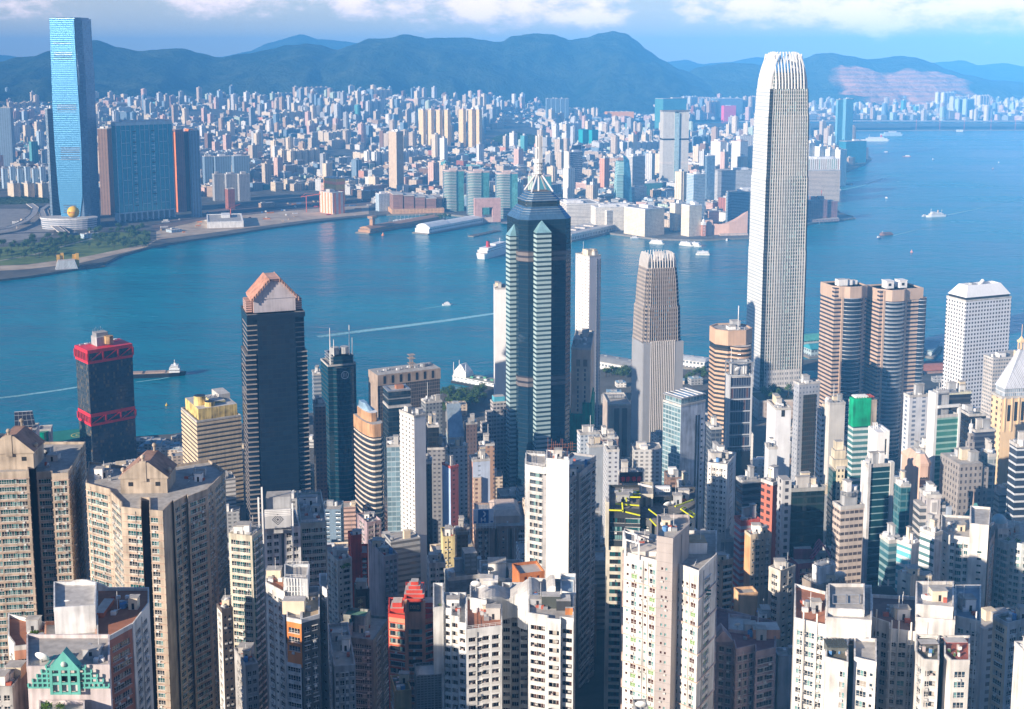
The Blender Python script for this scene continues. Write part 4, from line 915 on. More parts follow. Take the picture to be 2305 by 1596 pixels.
# tower with two red bands
def red_band_tower():
 gl=fmat("smoke_glass",(.045,.055,.065),(.03,.045,.06),fh=3.6,bw=2.0,wh=.74,ww=.86,sill=.12,glass2=(.06,.08,.10),odd=(.16,.13,.09),rough=.08,metal=0,spec=.3,amt=.1)
 t,f,h=office("dark glass tower with two scarlet truss bands, at the water's edge",169,197,297,790,1150,41,gl,clut=False)
 RED=plain("scarlet_paint",(.72,.03,.05),.5,amt=.1);w,d=f.w,f.d
 for z1,z0 in((h+.3,h-13),(h-62,h-74)):
  c=MB();P=offset(rect(w,d),.35)
  for a,b in((z0,z0+2.4),(z1-3.2,z1)):c.prism(P,a,b,RED,RED,RED)
  for s in range(4):
   p,q=Vector(P[s]),Vector(P[(s+1)%4]);n=3 if(s%2==0)else 8
   for k in range(n+1):
    m=p+(q-p)*k/n;c.cbox(m.x,m.y,1.6 if s%2==0 else .9,1.6 if s%2==0 else .9,z0+2.4,z1-3.2,RED)
   if s%2==0:
    for k in range(n):
     u,v=p+(q-p)*(k+.1)/n,p+(q-p)*(k+.9)/n
     c.tube((u.x,u.y,z0+2.5),(v.x,v.y,z1-3.3),.5,RED,4)
  c.build("truss_frame",t)
 c=MB();c.cbox(-1,2,w*.34,d*.45,h-1,h+9,GREYP,ROOFL);c.build("plant_room",t)
 c=MB();c.cbox(-w*.05,2,w*.26,d*.34,h+9,h+13,STEEL,ROOFM);c.build("plant_room",t)
 c=MB();c.cyl(3,-d*.2,4.2,h+2,h+9.5,plain("rusty_tank",(.42,.27,.12),.7,amt=.5),14);c.build("water_tank",t)
 for k in range(7):c=MB();x=-w*.2+k*1.5;c.tube((x,3,h+13),(x+.3,3,h+16+(k%3)),.12,WHITE,4);c.build("antenna",t)
 for k in range(8):c=MB();c.cbox(-w*.4+k*w*.11,d*.36,w*.07,3,h-1,h+1.6,WHITE if k%2 else STEEL);c.build("cooling_unit",t)
 x,Y=x_at(135,1195,40),1195;z=height_at(985,Y)
 p=thing("heliport_block","long low block with a green rooftop helipad and yellow circle, left of the red-banded tower","heliport",(x,Y,4),24);hh=z-4
 c=MB();c.box(-45,42,-16,24,0,hh,fmat("port_grey",(.25,.3,.33),(.08,.1,.12),fh=4,bw=8,wh=.4,ww=.8),plain("pad_green",(.02,.22,.17),.7));c.build("wall",p)
 c=MB()
 for r0,r1 in((7.4,8.4),(3.2,4.0)):
  n=28
  for k in range(n):
   a,b=2*pi*k/n,2*pi*(k+1)/n;c.face([(18+r0*cos(a),2+r0*sin(a),hh+.04),(18+r1*cos(a),2+r1*sin(a),hh+.04),(18+r1*cos(b),2+r1*sin(b),hh+.04),(18+r0*cos(b),2+r0*sin(b),hh+.04)],plain("pad_yellow",(.75,.6,.1),.6))
 c.build("marking",p);c=MB();c.box(-12,-11.3,-16,24,hh+.02,hh+.06,WHITE);c.build("marking",p)
red_band_tower()
t,f,h=office("angular grey white block with a black screen on its roof, left edge of the quay",30,None,88,968,1120,14,plain("angular_white",(.62,.63,.66),.6),name="harbour_office",cat="office block",d=24,plant=1,clut=False)
c=MB();c.loft([([(-f.w*.5,-2),(f.w*.42,-2),(f.w*.42,1),(-f.w*.5,1)],h),([(-f.w*.5,0),(f.w*.3,0),(f.w*.3,2),(-f.w*.5,2)],h+15)],fmat("black_screen",(.3,.32,.34),(.02,.02,.03),fh=5,bw=4,wh=.9,ww=.92,sill=.05),WHITE);c.build("roof_screen",t)
c=MB();c.tube((f.w*.25,-f.d*.6,h-10),(f.w*.25,-f.d*.6,h+3),2.2,plain("orange_pipe",(.7,.4,.25)),10);c.build("vent_pipe",t)
t,f,h=office("block with a round emerald glass stair, beside the heliport",86,None,118,965,1160,14,plain("fin_grey",(.5,.53,.56),.6),name="terminal_block",cat="building",d=14,clut=False)
c=MB();c.cyl(-f.w*.1,-f.d/2,4.5,h*.5,h-2,plain("emerald_glass",(.0,.22,.14),.15),14);c.build("stair_drum",t)
# gold banded block
def gold_block():
 t,f,h=office("cream office block with dark ribbon windows and golden roof drums",408,443,542,948,1040,30,fmat("cream_ribbon_core",(.62,.48,.30),(.05,.05,.05),fh=3.9,bw=60,wh=.4,ww=1,sill=.3),name="office_block",cat="office block",d=36,bands=(3.9,.52,plain("cream_spandrel",(.70,.56,.38),.7),95),clut=False)
 G=plain("gilded_wall",(.72,.55,.20),.6,amt=.5);w,d=f.w,f.d
 c=MB();c.box(-w*.42,w*.46,-d*.4,d*.45,h-1,h+9,G,ROOFL);c.build("cap_storey",t)
 c=MB();n=18;c.loft([([(-w*.28+5*cos(2*pi*k/n),-d*.1+5*sin(2*pi*k/n))for k in range(n)],h+9),([(-w*.28+5*cos(2*pi*k/n),-d*.1+5*sin(2*pi*k/n))for k in range(n)],h+17)],G,DARK);c.build("flue_drum",t)
 c=MB();c.cyl(-w*.12,-d*.28,4.4,h-1,h+13,G,16,top=DARK);c.build("flue_drum",t)
 c=MB();c.cbox(w*.12,0,w*.3,d*.4,h+9,h+11,plain("cap_olive",(.5,.45,.22)),ROOFL);c.build("plant_room",t)
 c=MB();c.box(w*.2,w*.46,d*.0,d*.44,h+9,h+14,ROOFL);c.build("plant_room",t)
 for k in range(5):c=MB();c.tube((-w*.1+k*4,d*.1,h+11),(-w*.1+k*4+2.4,d*.1,h+13.2),.8,STEEL,8);c.build("roof_pipe",t)
gold_block()
# black tower with the pink-brown gabled crown
def black_tower():
 gl=fmat("black_tower_glass",(.016,.020,.028),(.010,.016,.028),fh=4.0,bw=3.6,wh=.86,ww=.94,sill=.1,glass2=(.014,.026,.045),rough=.05,metal=0,spec=.16,amt=.1)
 Y=960;f=foot(538,560,690,715,Y,19,None,20,60);z0=max(ground_z(f.x,f.y)-2,3);h=f.z-z0;w,d=f.w,min(f.d,f.w*.9)
 t=thing("office_tower","tall black glass tower with a pink gabled crown","office tower",(f.x,f.y,z0),f.yaw)
 n=w*.17;N=[(-w/2+n,-d/2),(w/2-n,-d/2),(w/2-n,-d/2+n*.5),(w/2,-d/2+n*.5),(w/2,d/2),(-w/2,d/2),(-w/2,-d/2+n*.5),(-w/2+n,-d/2+n*.5)]
 a=MB();a.prism(N,0,h,gl,ROOFD)
 a.prism([(-w*.54,-d/2+n*.55),(-w*.37,-d/2+n*.4),(-w*.37,d*.4),(-w*.54,d*.4)],0,h*.83,gl,ROOFD);a.prism([(w*.37,-d/2+n*.4),(w*.54,-d/2+n*.55),(w*.54,d*.4),(w*.37,d*.4)],0,h*.83,gl,ROOFD);a.build("wall",t)
 ST2=plain("pale_spandrel",(.34,.30,.27),.6);c=MB();z=h-9
 for s_ in(0,1):
  c=MB();z=h-9
  while z>20:
   k=1 if z<h*.83 else 0
   if k:
    for x0,x1 in((-w*.545,-w*.36),(w*.36,w*.545))[s_:s_+1]:c.box(x0,x1,-d/2+n*.25,d*.2,z-.75,z,ST2)
   else:
    for x0,x1 in((-w/2-.2,-w/2+n),(w/2-n,w/2+.2))[s_:s_+1]:c.box(x0,x1,-d/2+n*.5-.35,d*.3,z-.8,z,ST2)
   z-=4.0
  c.build("cladding",t)
 b=MB();b.prism(offset(rect(w*1.0,d),.3),h-4,h,gl,ROOFD);b.build("parapet",t)
 PK=plain("crown_pink",(.62,.36,.27),.7,amt=.25);G2=plain("crown_wall",(.50,.46,.48),.7);gw=w*.37;cr=MB();gy0,gy1=-d*.32,d*.34;zt=h+27;ze=h+12
 cr.prism([(-gw,gy0),(gw,gy0),(gw,gy1),(-gw,gy1)],h,ze,[G2,PK,PK,PK],PK);cr.build("crown_base",t)
 r=MB();gy0-=2.5;pts=[(-gw-2,ze-1),(-gw*.25,zt),(gw*.25,zt),(gw+2,ze-1)]
 for i in range(3):
  (x0,za),(x1,zb)=pts[i],pts[i+1];r.face([(x0,gy0,za),(x1,gy0,zb),(x1,gy1+2,zb),(x0,gy1+2,za)][::-1],PK);r.face([(x0,gy0,za-1.2),(x1,gy0,zb-1.2),(x1,gy1+2,zb-1.2),(x0,gy1+2,za-1.2)],PK)
 r.face([(p[0],gy0+2,p[1]-.1)for p in pts],G2);r.build("gable_roof",t)
 rb=MB()
 for k in range(9):
  y=gy0+.2+(gy1-gy0+1.6)*k/8
  for sx in(-1,1):rb.tube((sx*(gw+2.2),y,ze-.8),(sx*gw*.25,y,zt+.5),.55,PK,4)
 for k in range(9):
  s=k/8;
  for sx in(-1,1):x=sx*(gw+2-(gw*.75+2)*s);z_=ze-1+(zt-ze+1)*s;rb.tube((x,gy0-.4,z_-2.5),(x,gy0-.4,z_+.6),.45,PK,4)
 rb.build("roof_rib",t)
 for sx in(-1,1):q=MB();q.prism(rect(w*.1,d*.5,sx*w*.44,0),h,h+9,fmat("louvre_pink",(.6,.38,.3),(.12,.07,.06),fh=1.8,bw=40,wh=.5,ww=1),PK);q.build("louver",t)
black_tower()
# dark teal tower with four masts and a round emblem
def mast_tower():
 gl=fmat("deep_teal_glass",(.03,.05,.06),(.008,.045,.07),fh=4,bw=60,wh=.78,ww=1,sill=.12,glass2=(.012,.055,.085),rough=.08,metal=.25,amt=.06);Y=1065
 t,f,h=office("dark teal tower with four white masts and a round emblem",722,738,801,822,Y,22,gl,clut=False,d=34);w,d=f.w,f.d
 c=MB();n=10;P=[(-w*.32,-d/2)]+[(-w*.32+w*.74*k/n,-d/2-4.5*sin(pi*k/n))for k in range(1,n)]+[(w*.42,-d/2)];c.prism(P+[(w*.42,-d/2+1),(-w*.32,-d/2+1)],0,h-3,gl,ROOFD);c.build("bow_front",t)
 s=MB();s.box(-w*.3,w*.4,-d*.5,d*.4,h,h+7,gl,ROOFD);s.build("cap_storey",t)
 for k in range(3):c=MB();c.prism(offset(rect(w*.76,d*.96,w*.04),.5),h+1+k*2.6,h+1.8+k*2.6,STEEL,STEEL,STEEL);c.build("fascia",t)
 for x,y,z in((-w*.36,-d*.3,32),(-w*.26,-d*.42,22),(w*.3,-d*.42,34),(w*.42,-d*.36,22)):c=MB();c.tube((x,y,h-3),(x,y,h+z),.55,WHITE,6,.25);c.build("mast",t)
 for x in(-w*.14,w*.2):c=MB();c.cyl(x,-d*.1,4,h+7,h+13,GREYP,12);c.build("cooling_tower",t)
 e=MB();n=20;yy=-d/2-5.2;zc=h-9
 for k in range(n):
  a,b=2*pi*k/n,2*pi*(k+1)/n
  e.face([(w*.05+2.9*cos(a),yy,zc+2.9*sin(a)),(w*.05+3.6*cos(a),yy,zc+3.6*sin(a)),(w*.05+3.6*cos(b),yy,zc+3.6*sin(b)),(w*.05+2.9*cos(b),yy,zc+2.9*sin(b))][::-1],WHITE)
 for sx in(-1.5,0,1.5):e.box(w*.05+sx-.25,w*.05+sx+.25,yy,yy+.2,zc-1.8,zc+1.8,WHITE)
 e.build("emblem",t)
mast_tower()
office("narrow rust-brown slab between the black tower and the dark teal tower",704,None,733,912,1010,14,fmat("rust_slab",(.24,.10,.07),(.07,.04,.04),fh=3.6,bw=3,wh=.4,ww=.6),d=24)
office("grey office block showing above the rust-brown slab",702,None,724,842,1150,14,fmat("grey_slab",(.33,.36,.40),(.10,.13,.17),fh=3.8,bw=30,wh=.5,ww=1),d=30)
# copper-topped banded tower
def copper_tower():
 core=fmat("copper_core",(.06,.05,.05),(.02,.03,.045),fh=3.9,bw=60,wh=.7,ww=1,sill=.15,rough=.08);Y=850;f=foot(797,826,864,962,Y,24,None,20,40);z0=ground_z(f.x,f.y)-2;h=f.z-z0;w,d=f.w,f.d
 t=thing("office_tower","round-cornered brown tower ringed by pale bands, copper attic on top","office tower",(f.x,f.y,z0),f.yaw)
 P=[(-w*.06,-d/2),(w*.3,-d/2),(w/2,-d*.38),(w/2,d/2),(-w/2,d/2)]+[(-w*.06-w*.44*sin(pi/2*k/8),-d/2+d*.85*(1-cos(pi/2*k/8)))for k in range(8,0,-1)]
 a=MB();a.prism(P,0,h,core,ROOFM);a.build("wall",t)
 m=plain("pale_ring",(.66,.56,.46),.6);c=MB();z=h-9;Q=offset(P,.3)
 while z>25:c.prism(Q,z-1.15,z,m,m,m);z-=3.9
 c.build("cladding",t);COP=plain("copper_attic",(.52,.30,.16),.6,amt=.3)
 b=MB();b.prism(offset(P,.35),h-8,h+1.5,COP,ROOFM);b.build("attic",t)
 b=MB();b.prism([(x*.72,y*.72+2)for x,y in P],h+1.5,h+8,COP,WHITE);b.build("cap_storey",t)
 b=MB();b.loft([([(x*.55,y*.55+5)for x,y in P],h+8),([(x*.3-2,y*.3+6)for x,y in P],h+13)],plain("skylight_glass",(.25,.38,.5),.1),plain("skylight_glass",(.25,.38,.5),.1));b.build("skylight",t)
copper_tower()
def flat_dark():
 t,f,h=office("wide dark brown office block with a lattice mast on its flat roof",834,851,990,846,1170,26,fmat("brown_grid",(.20,.16,.13),(.035,.035,.035),fh=3.6,bw=1.9,wh=.8,ww=.7,sill=.1),name="office_block",cat="office block",d=26,clut=False)
 w,d=f.w,f.d;TP=plain("taupe_fascia",(.38,.30,.24),.7,amt=.2);c=MB();P=offset(rect(w,d),.6);c.prism(P,h-10,h+.6,TP,ROOFM);c.build("fascia",t)
 for k in range(7):c=MB();x=-w*.42+k*w*.13;c.box(x,x+w*.04,-d/2-.75,-d/2-.6,h-8.5,h-1,DARK);c.build("vent",t)
 c=MB();x=w*.1
 for a in(0,1,2,3):c.tube((x+2.5*(a%2),2.5*(a//2),h),(x+2.5*(a%2),2.5*(a//2),h+14),.3,TP,4)
 for z in(5,10,13.5):c.box(x-2,x+4.5,-2,4.5,h+z,h+z+.4,TP)
 c.build("lattice_frame",t);c=MB();c.cyl(w*.3,0,3,h,h+4,GREYP,10);c.build("water_tank",t)
 for k in range(9):c=MB();c.cbox(-w*.42+k*w*.1,(k%3)*2-2,3,2.4,h+.5,h+2.4,WHITE if k%2 else GREYP);c.build("cooling_unit",t)
 c=MB();c.box(-w/2-.9,-w/2-.61,-d/2-.6,d/2,0,h-10,TP);c.build("side_wall",t)
flat_dark()
t,f,h=office("dark teal block with an open framed roof terrace, before the wide brown block",862,874,925,915,920,20,fmat("ink_teal",(.03,.04,.05),(.010,.025,.04),fh=4,bw=3,wh=.8,ww=.92,sill=.1,rough=.08),d=26,clut=False,cap=(.98,.6,STEEL))
for z in(6,12):c=MB();P=rect(f.w,f.d);c.loft([(P,h+z-1),(offset(P,.2),h+z),(offset(P,-2.2),h+z),(offset(P,-2.2),h+z-1)],STEEL,top=False);c.build("roof_frame",t)
c=MB();c.prism(rect(f.w*.96,f.d*.96),h,h+11.4,fmat("ink_teal",(0,0,0),(0,0,0)),ROOFM);c.build("cap_storey",t)
c=MB();c.cbox(2,0,6,5,h+11,h+14,plain("rust_plant",(.4,.18,.1)));c.build("plant_room",t)
office("pale glass slip building with diagonal reflections, left of the white slab",870,None,902,1002,830,6,fmat("pale_slip",(.4,.5,.54),(.22,.34,.40),fh=3.6,bw=3,wh=.75,ww=.9,sill=.1,metal=.4),d=18)
# white slab
WSLAB=fmat("white_slab_side",(.74,.72,.68),(.10,.10,.10),fh=3.0,bw=4.2,wh=.42,ww=.42)
t,f,h=office("tall slim white slab with a blank sunlit end wall, buff panel near its top",899,932,958,936,775,36,plain("blank_white_wall",(.76,.75,.74),.7,amt=.06),name="apartment_tower",cat="apartment tower",side=WSLAB,clut=True,plant=2)
SLAB=(t,f,h)
office("brown-black narrow tower directly behind the white slab's right edge",950,None,972,1040,800,8,fmat("narrow_black",(.05,.05,.05),(.02,.025,.03),fh=3.4,bw=2.4,wh=.5,ww=.5),d=20)
office("dark grid block with stepped top, behind the white slab",948,958,995,905,985,22,fmat("dark_stepped",(.22,.24,.26),(.05,.06,.08),fh=3.4,bw=3,wh=.5,ww=.5),name="office_block",cat="office block",mast=True)
office("black glass cube under the dark stepped block, two small roof barrels",958,None,988,958,880,10,fmat("black_cube",(.02,.02,.025),(.012,.016,.02),fh=3.6,bw=3,wh=.8,ww=.9,rough=.08),name="office_block",cat="office block",d=22)
t,f,h=office("block with one sloping blue-white glass roof face",1004,None,1046,985,965,8,fmat("slope_glass_wall",(.5,.58,.62),(.3,.42,.5),fh=3.6,bw=3,wh=.7,ww=.9,metal=.3),name="office_block",cat="office block",d=26,clut=False)
c=MB();c.face([(-f.w/2,-f.d/2,h),(f.w/2,-f.d/2,h),(f.w*.4,f.d*.3,h+22),(-f.w/2,f.d*.3,h+22)],plain("sloping_glazing",(.42,.52,.58),.12,.5));c.face([(f.w/2,-f.d/2,h),(f.w/2,f.d*.3,h),(f.w*.4,f.d*.3,h+22)],STEEL);c.face([(-f.w/2,f.d*.3,h),(-f.w/2,-f.d/2,h),(-f.w/2,f.d*.3,h+22)],STEEL);c.build("glass_roof",t)
office("narrow chocolate tower right of the sloping glass roof",1046,1050,1074,952,960,16,fmat("chocolate",(.17,.12,.11),(.06,.05,.05),fh=3.4,bw=2.6,wh=.5,ww=.4),d=22)
t,f,h=office("stepped grey grid block shaped like a staircase, next to the spired skyscraper",1104,1110,1140,905,1010,16,fmat("stair_grid",(.44,.42,.42),(.05,.05,.06),fh=3.5,bw=3,wh=.46,ww=.7),name="office_block",cat="office block",d=36,clut=False,cap=(.8,4,plain("pool_blue",(.1,.42,.55))))
for k in range(3):c=MB();c.box(-f.w/2-4.5*(k+1),-f.w/2-4.5*k-.02,-f.d/2+k,f.d/2,0,h-9*(k+1),fmat("stair_grid",0,0),ROOFM);c.build("wing",t)
t,f,h=office("tan brick tower with an arched glass drum beside it",1078,1081,1113,1000,860,10,fmat("tan_brick",(.40,.25,.17),(.10,.08,.08),fh=3.4,bw=4,wh=.4,ww=.4),d=20,mast=True)
c=MB();n=14;P=[(-f.w*.62+f.w*.28*cos(pi*k/n),f.w*.3*sin(pi*k/n)*1.0)for k in range(n+1)];c.prism([(-f.w*.8,-f.d*.3),(-f.w*.5,-f.d*.3),(-f.w*.5,f.d*.3),(-f.w*.8,f.d*.3)],0,h-8,fmat("drum_glass",(.3,.36,.4),(.12,.18,.22),fh=3.4,bw=3,wh=.8,ww=.9));c.build("glass_drum",t)
t,f,h=office("slim block with a salmon left edge and pale blue end wall",1056,1064,1103,1035,800,14,fmat("blue_end",(.50,.58,.72),(.2,.24,.3),fh=3.2,bw=9,wh=.3,ww=.2),side=plain("salmon_wall",(.66,.34,.24),.7),name="apartment_tower",cat="apartment tower",d=22)
c=MB();c.box(-f.w*.5,-f.w*.05,-f.d/2-2.5,-f.d/2-.01,0,h-12,fmat("tan_shaft",(.62,.46,.34),(.16,.1,.08),fh=3.1,bw=4,wh=.45,ww=.45),ROOFL);c.build("front_bay",t)
t,f,h=office("slim block, powder blue on one face and brick red on the other",995,1014,1032,1050,790,34,fmat("brick_red_face",(.42,.12,.11),(.1,.05,.05),fh=3.2,bw=5,wh=.4,ww=.3),side=fmat("powder_blue_face",(.36,.50,.74),(.3,.42,.6),fh=30,bw=60,wh=.02,ww=1),name="apartment_tower",cat="apartment tower",trim=plain("red_trim",(.5,.1,.08)))
office("pale grid office block beneath the chocolate tower",1006,1012,1052,1006,900,16,fmat("pale_grid",(.50,.54,.58),(.08,.1,.13),fh=3.4,bw=3.6,wh=.4,ww=.4),name="office_block",cat="office block")
office("sooty grey block left of the pale grid office block",962,None,1006,1008,880,4,fmat("sooty",(.26,.26,.27),(.07,.07,.08),fh=3.3,bw=3.4,wh=.4,ww=.5),name="office_block",cat="office block",d=24,mast=True)
# the spired skyscraper
def spire_tower():
 Y=985;x0=x_at(1213,Y,150);z0=max(ground_z(x0,Y)-2,4);t=thing("skyscraper","dark star-shaped glass skyscraper with a stepped glass roof and ringed spire","skyscraper",(x0,Y+26,z0),17)
 gl=fmat("star_dark_glass",(.012,.03,.05),(.010,.035,.065),fh=4,bw=2.2,wh=.84,ww=.95,sill=.1,glass2=(.010,.03,.055),rough=.06,metal=0,spec=.28,amt=.06)
 bandm=fmat("star_band",(.36,.48,.49),(.03,.06,.075),fh=3.75,bw=60,wh=.44,ww=1,sill=.3,rough=.1,amt=.04)
 he=height_at(496,Y)-z0;s=px_scale(Y,200);w=124*s
 c_=.36;body=[(-w/2,-w*c_),(-w*c_,-w/2),(w*c_,-w/2),(w/2,-w*c_),(w/2,w*c_),(w*c_,w/2),(-w*c_,w/2),(-w/2,w*c_)]
 a=MB();a.prism(body,0,he,gl,ROOFD);a.build("wall",t)
 for zz in(he*.455,he-34):m=MB();m.prism(offset(body,.25),zz,zz+9,fmat("star_mech",(.16,.14,.14),(.03,.03,.04),fh=4.5,bw=60,wh=.4,ww=1),False);m.build("louver",t)
 pw=12.4
 def pier(cx,cy,zt,wd=pw):
  p=MB();P=rect(wd,wd,cx,cy);p.prism(P,0,zt,[bandm,gl,gl,bandm],bandm)
  p.loft([(offset(P,.1),zt),(rect(.2,.2,cx,cy),zt+9)],plain("pier_glass_cap",(.30,.55,.60),.15,.3),top=False);p.build("corner_pier",t)
 pier(-w*.12,-w*.54,height_at(522,Y)-z0);pier(-w*.50,-w*.10,height_at(535,Y)-z0,11);pier(w*.52,w*.06,height_at(540,Y)-z0,9);pier(0,w*.54,he-10)
 g=plain("roof_glass_slope",(.10,.22,.36),.1,.5);g2=fmat("roof_lantern",(.02,.04,.06),(.012,.03,.05),fh=4,bw=3,wh=.8,ww=.9,rough=.06)
 r=MB();B=offset(body,.3);z1=he+9.5;z2=z1+4.5;z3=z2+7
 r.loft([(B,he),(shrink(body,.70),z1),(shrink(body,.68),z1+.3)],g,ROOFD);r.build("glass_roof",t)
 r=MB();r.prism(shrink(body,.66),z1,z2,g2,ROOFD);r.build("lantern",t)
 r=MB();r.loft([(shrink(body,.69),z2),(shrink(body,.40),z3)],g,ROOFD);r.build("glass_roof",t)
 k=MB()
 for q in range(5):k.prism(offset(shrink(body,.985-.058*q),.0),he+.4+q*1.85,he+.75+q*1.85,STEEL,STEEL,STEEL)
 for q in range(4):k.prism(shrink(body,.67-.07*q),z2+.6+q*1.7,z2+.9+q*1.7,STEEL,STEEL,STEEL)
 k.build("roof_rib",t)
 M=plain("spire_white",(.70,.70,.70),.4,.2,amt=.05);zt=height_at(303,Y+26)-z0;m=MB();m.tube((0,0,z3-2),(0,0,zt),1.0,M,8,.55)
 n=30
 for q in range(n):
  z=z3+14+(zt-z3-15)*q/n;rr=2.5 if q>10 else(3.0 if q%3 else 4.2)
  if 8<q<12:rr=5.0
  m.cyl(0,0,rr,z,z+.9,M,10)
 for q in range(4):
  a_=q*pi/2+pi/4
  for z in(z3+16,z3+26,z3+36):m.tube((3*cos(a_),3*sin(a_),z),(3*cos(a_),3*sin(a_),z+9),.4,M,4);
  m.tube((1.6*cos(a_),1.6*sin(a_),z3+44),(2.2*cos(a_),2.2*sin(a_),zt-1),.22,M,4)
 o=m.build("spire",t)
 for q in range(4):a_=q*pi/2+pi/4;b=MB();b.tube((13*cos(a_),13*sin(a_),z3),(0,0,z3+17),.8,M,6);b.build("strut",o)
spire_tower()
# white towers either side of it
office("plain white slab tower peeping out left of the spired skyscraper",1111,None,1140,648,1180,4,plain("blank_white_tower",(.78,.77,.76),.7,amt=.06),name="hotel_tower",cat="hotel",d=22,plant=2)
t,f,h=office("white hotel tower with grey end wall, right of the spired skyscraper",1296,1327,1353,576,1290,34,plain("hotel_end_wall",(.58,.59,.64),.7,amt=.06),side=fmat("hotel_white_grid",(.78,.74,.70),(.22,.22,.22),fh=3.4,bw=5,wh=.4,ww=.4),name="hotel_tower",cat="hotel",d=34,plant=3,mast=True)
for x in(.15,.42):c=MB();c.box(f.w*x-.5,f.w*x+.5,-f.d/2-.6,-f.d/2-.01,0,h-4,fmat("hotel_slot",(.2,.22,.26),(.08,.1,.13),fh=3.4,bw=3,wh=.6,ww=1));c.build("stair_glazing",t)
def net_tower():
 t,f,h=office("beige stone tower, its lower half wrapped in green scaffold netting",1286,1330,1343,784,1030,-6,plain("beige_stone_wall",(.70,.52,.37),.75),name="office_tower",cat="office tower",d=30,plant=2);w,d=f.w,f.d
 for x in(-.24,.12):
  c=MB();c.box(w*x,w*(x+.2),-d/2-.15,-d/2-.01,h-16,h-10,plain("brown_panel",(.28,.18,.12)));c.build("panel",t)
  for k in range(9):c=MB();z=h-18-k*4.0-(3 if k>2 else 0);c.box(w*(x+.05),w*(x+.13),-d/2-.12,-d/2-.01,z-2.6,z,DARK);c.build("window",t)
 NET=plain("green_net",(.0,.30,.16),.85,amt=.35);c=MB();zt=h*.655;P=offset(rect(w,d),1.2)
 c.prism(P,0,zt-7,NET,NET);c.box(w*.1,w/2+1.2,-d/2-1.3,d*.2,zt-7,zt+3,NET);c.build("scaffold_net",t)
net_tower()
office("pale blue-white grid block at the spired skyscraper's foot",1299,1306,1350,975,900,12,fmat("bluewhite_grid",(.56,.62,.68),(.12,.15,.19),fh=3.2,bw=3.2,wh=.42,ww=.5),name="apartment_block",cat="apartment block",mast=True)
office("plain concrete grey slab in front of the pale blue-white grid block",1320,1326,1360,1003,850,12,fmat("concrete_slab",(.38,.42,.46),(.3,.34,.38),fh=3.2,bw=9,wh=.2,ww=.1),name="apartment_block",cat="apartment block")
office("rust brown low office right of the concrete grey slab",1345,None,1392,985,960,8,fmat("rust_low",(.26,.18,.16),(.1,.08,.08),fh=3.4,bw=3,wh=.5,ww=.6),name="office_block",cat="office block",d=20)
def civic():
 t,f,h=office("low beige civic hall with tall dark openings, left of the tapering rib tower",1357,None,1420,910,1120,4,plain("civic_stone",(.50,.42,.37),.8),name="civic_hall",cat="building",d=40,clut=False);w,d=f.w,f.d
 for x in(-.26,.1):c=MB();c.box(w*x,w*(x+.24),-d/2-.2,-d/2-.01,h*.35,h-4,plain("opening_brown",(.14,.10,.09)));c.build("opening_panel",t)
 c=MB();c.box(-w*.4,w*.9,-d/2-26,-d/2-.3,0,h*.3,plain("civic_low",(.36,.33,.31)),ROOFM);c.build("podium",t)
 for k in range(6):c=MB();c.cbox(-w*.3+k*w*.12,3,3,3,h,h+2,GREYP);c.build("cooling_unit",t)
civic()
office("small white tower with a patio at the civic hall's front",1358,None,1394,1012,800,4,fmat("patio_white",(.5,.52,.55),(.1,.1,.12),fh=3.2,bw=4,wh=.4,ww=.4),name="apartment_block",cat="apartment block",d=18)
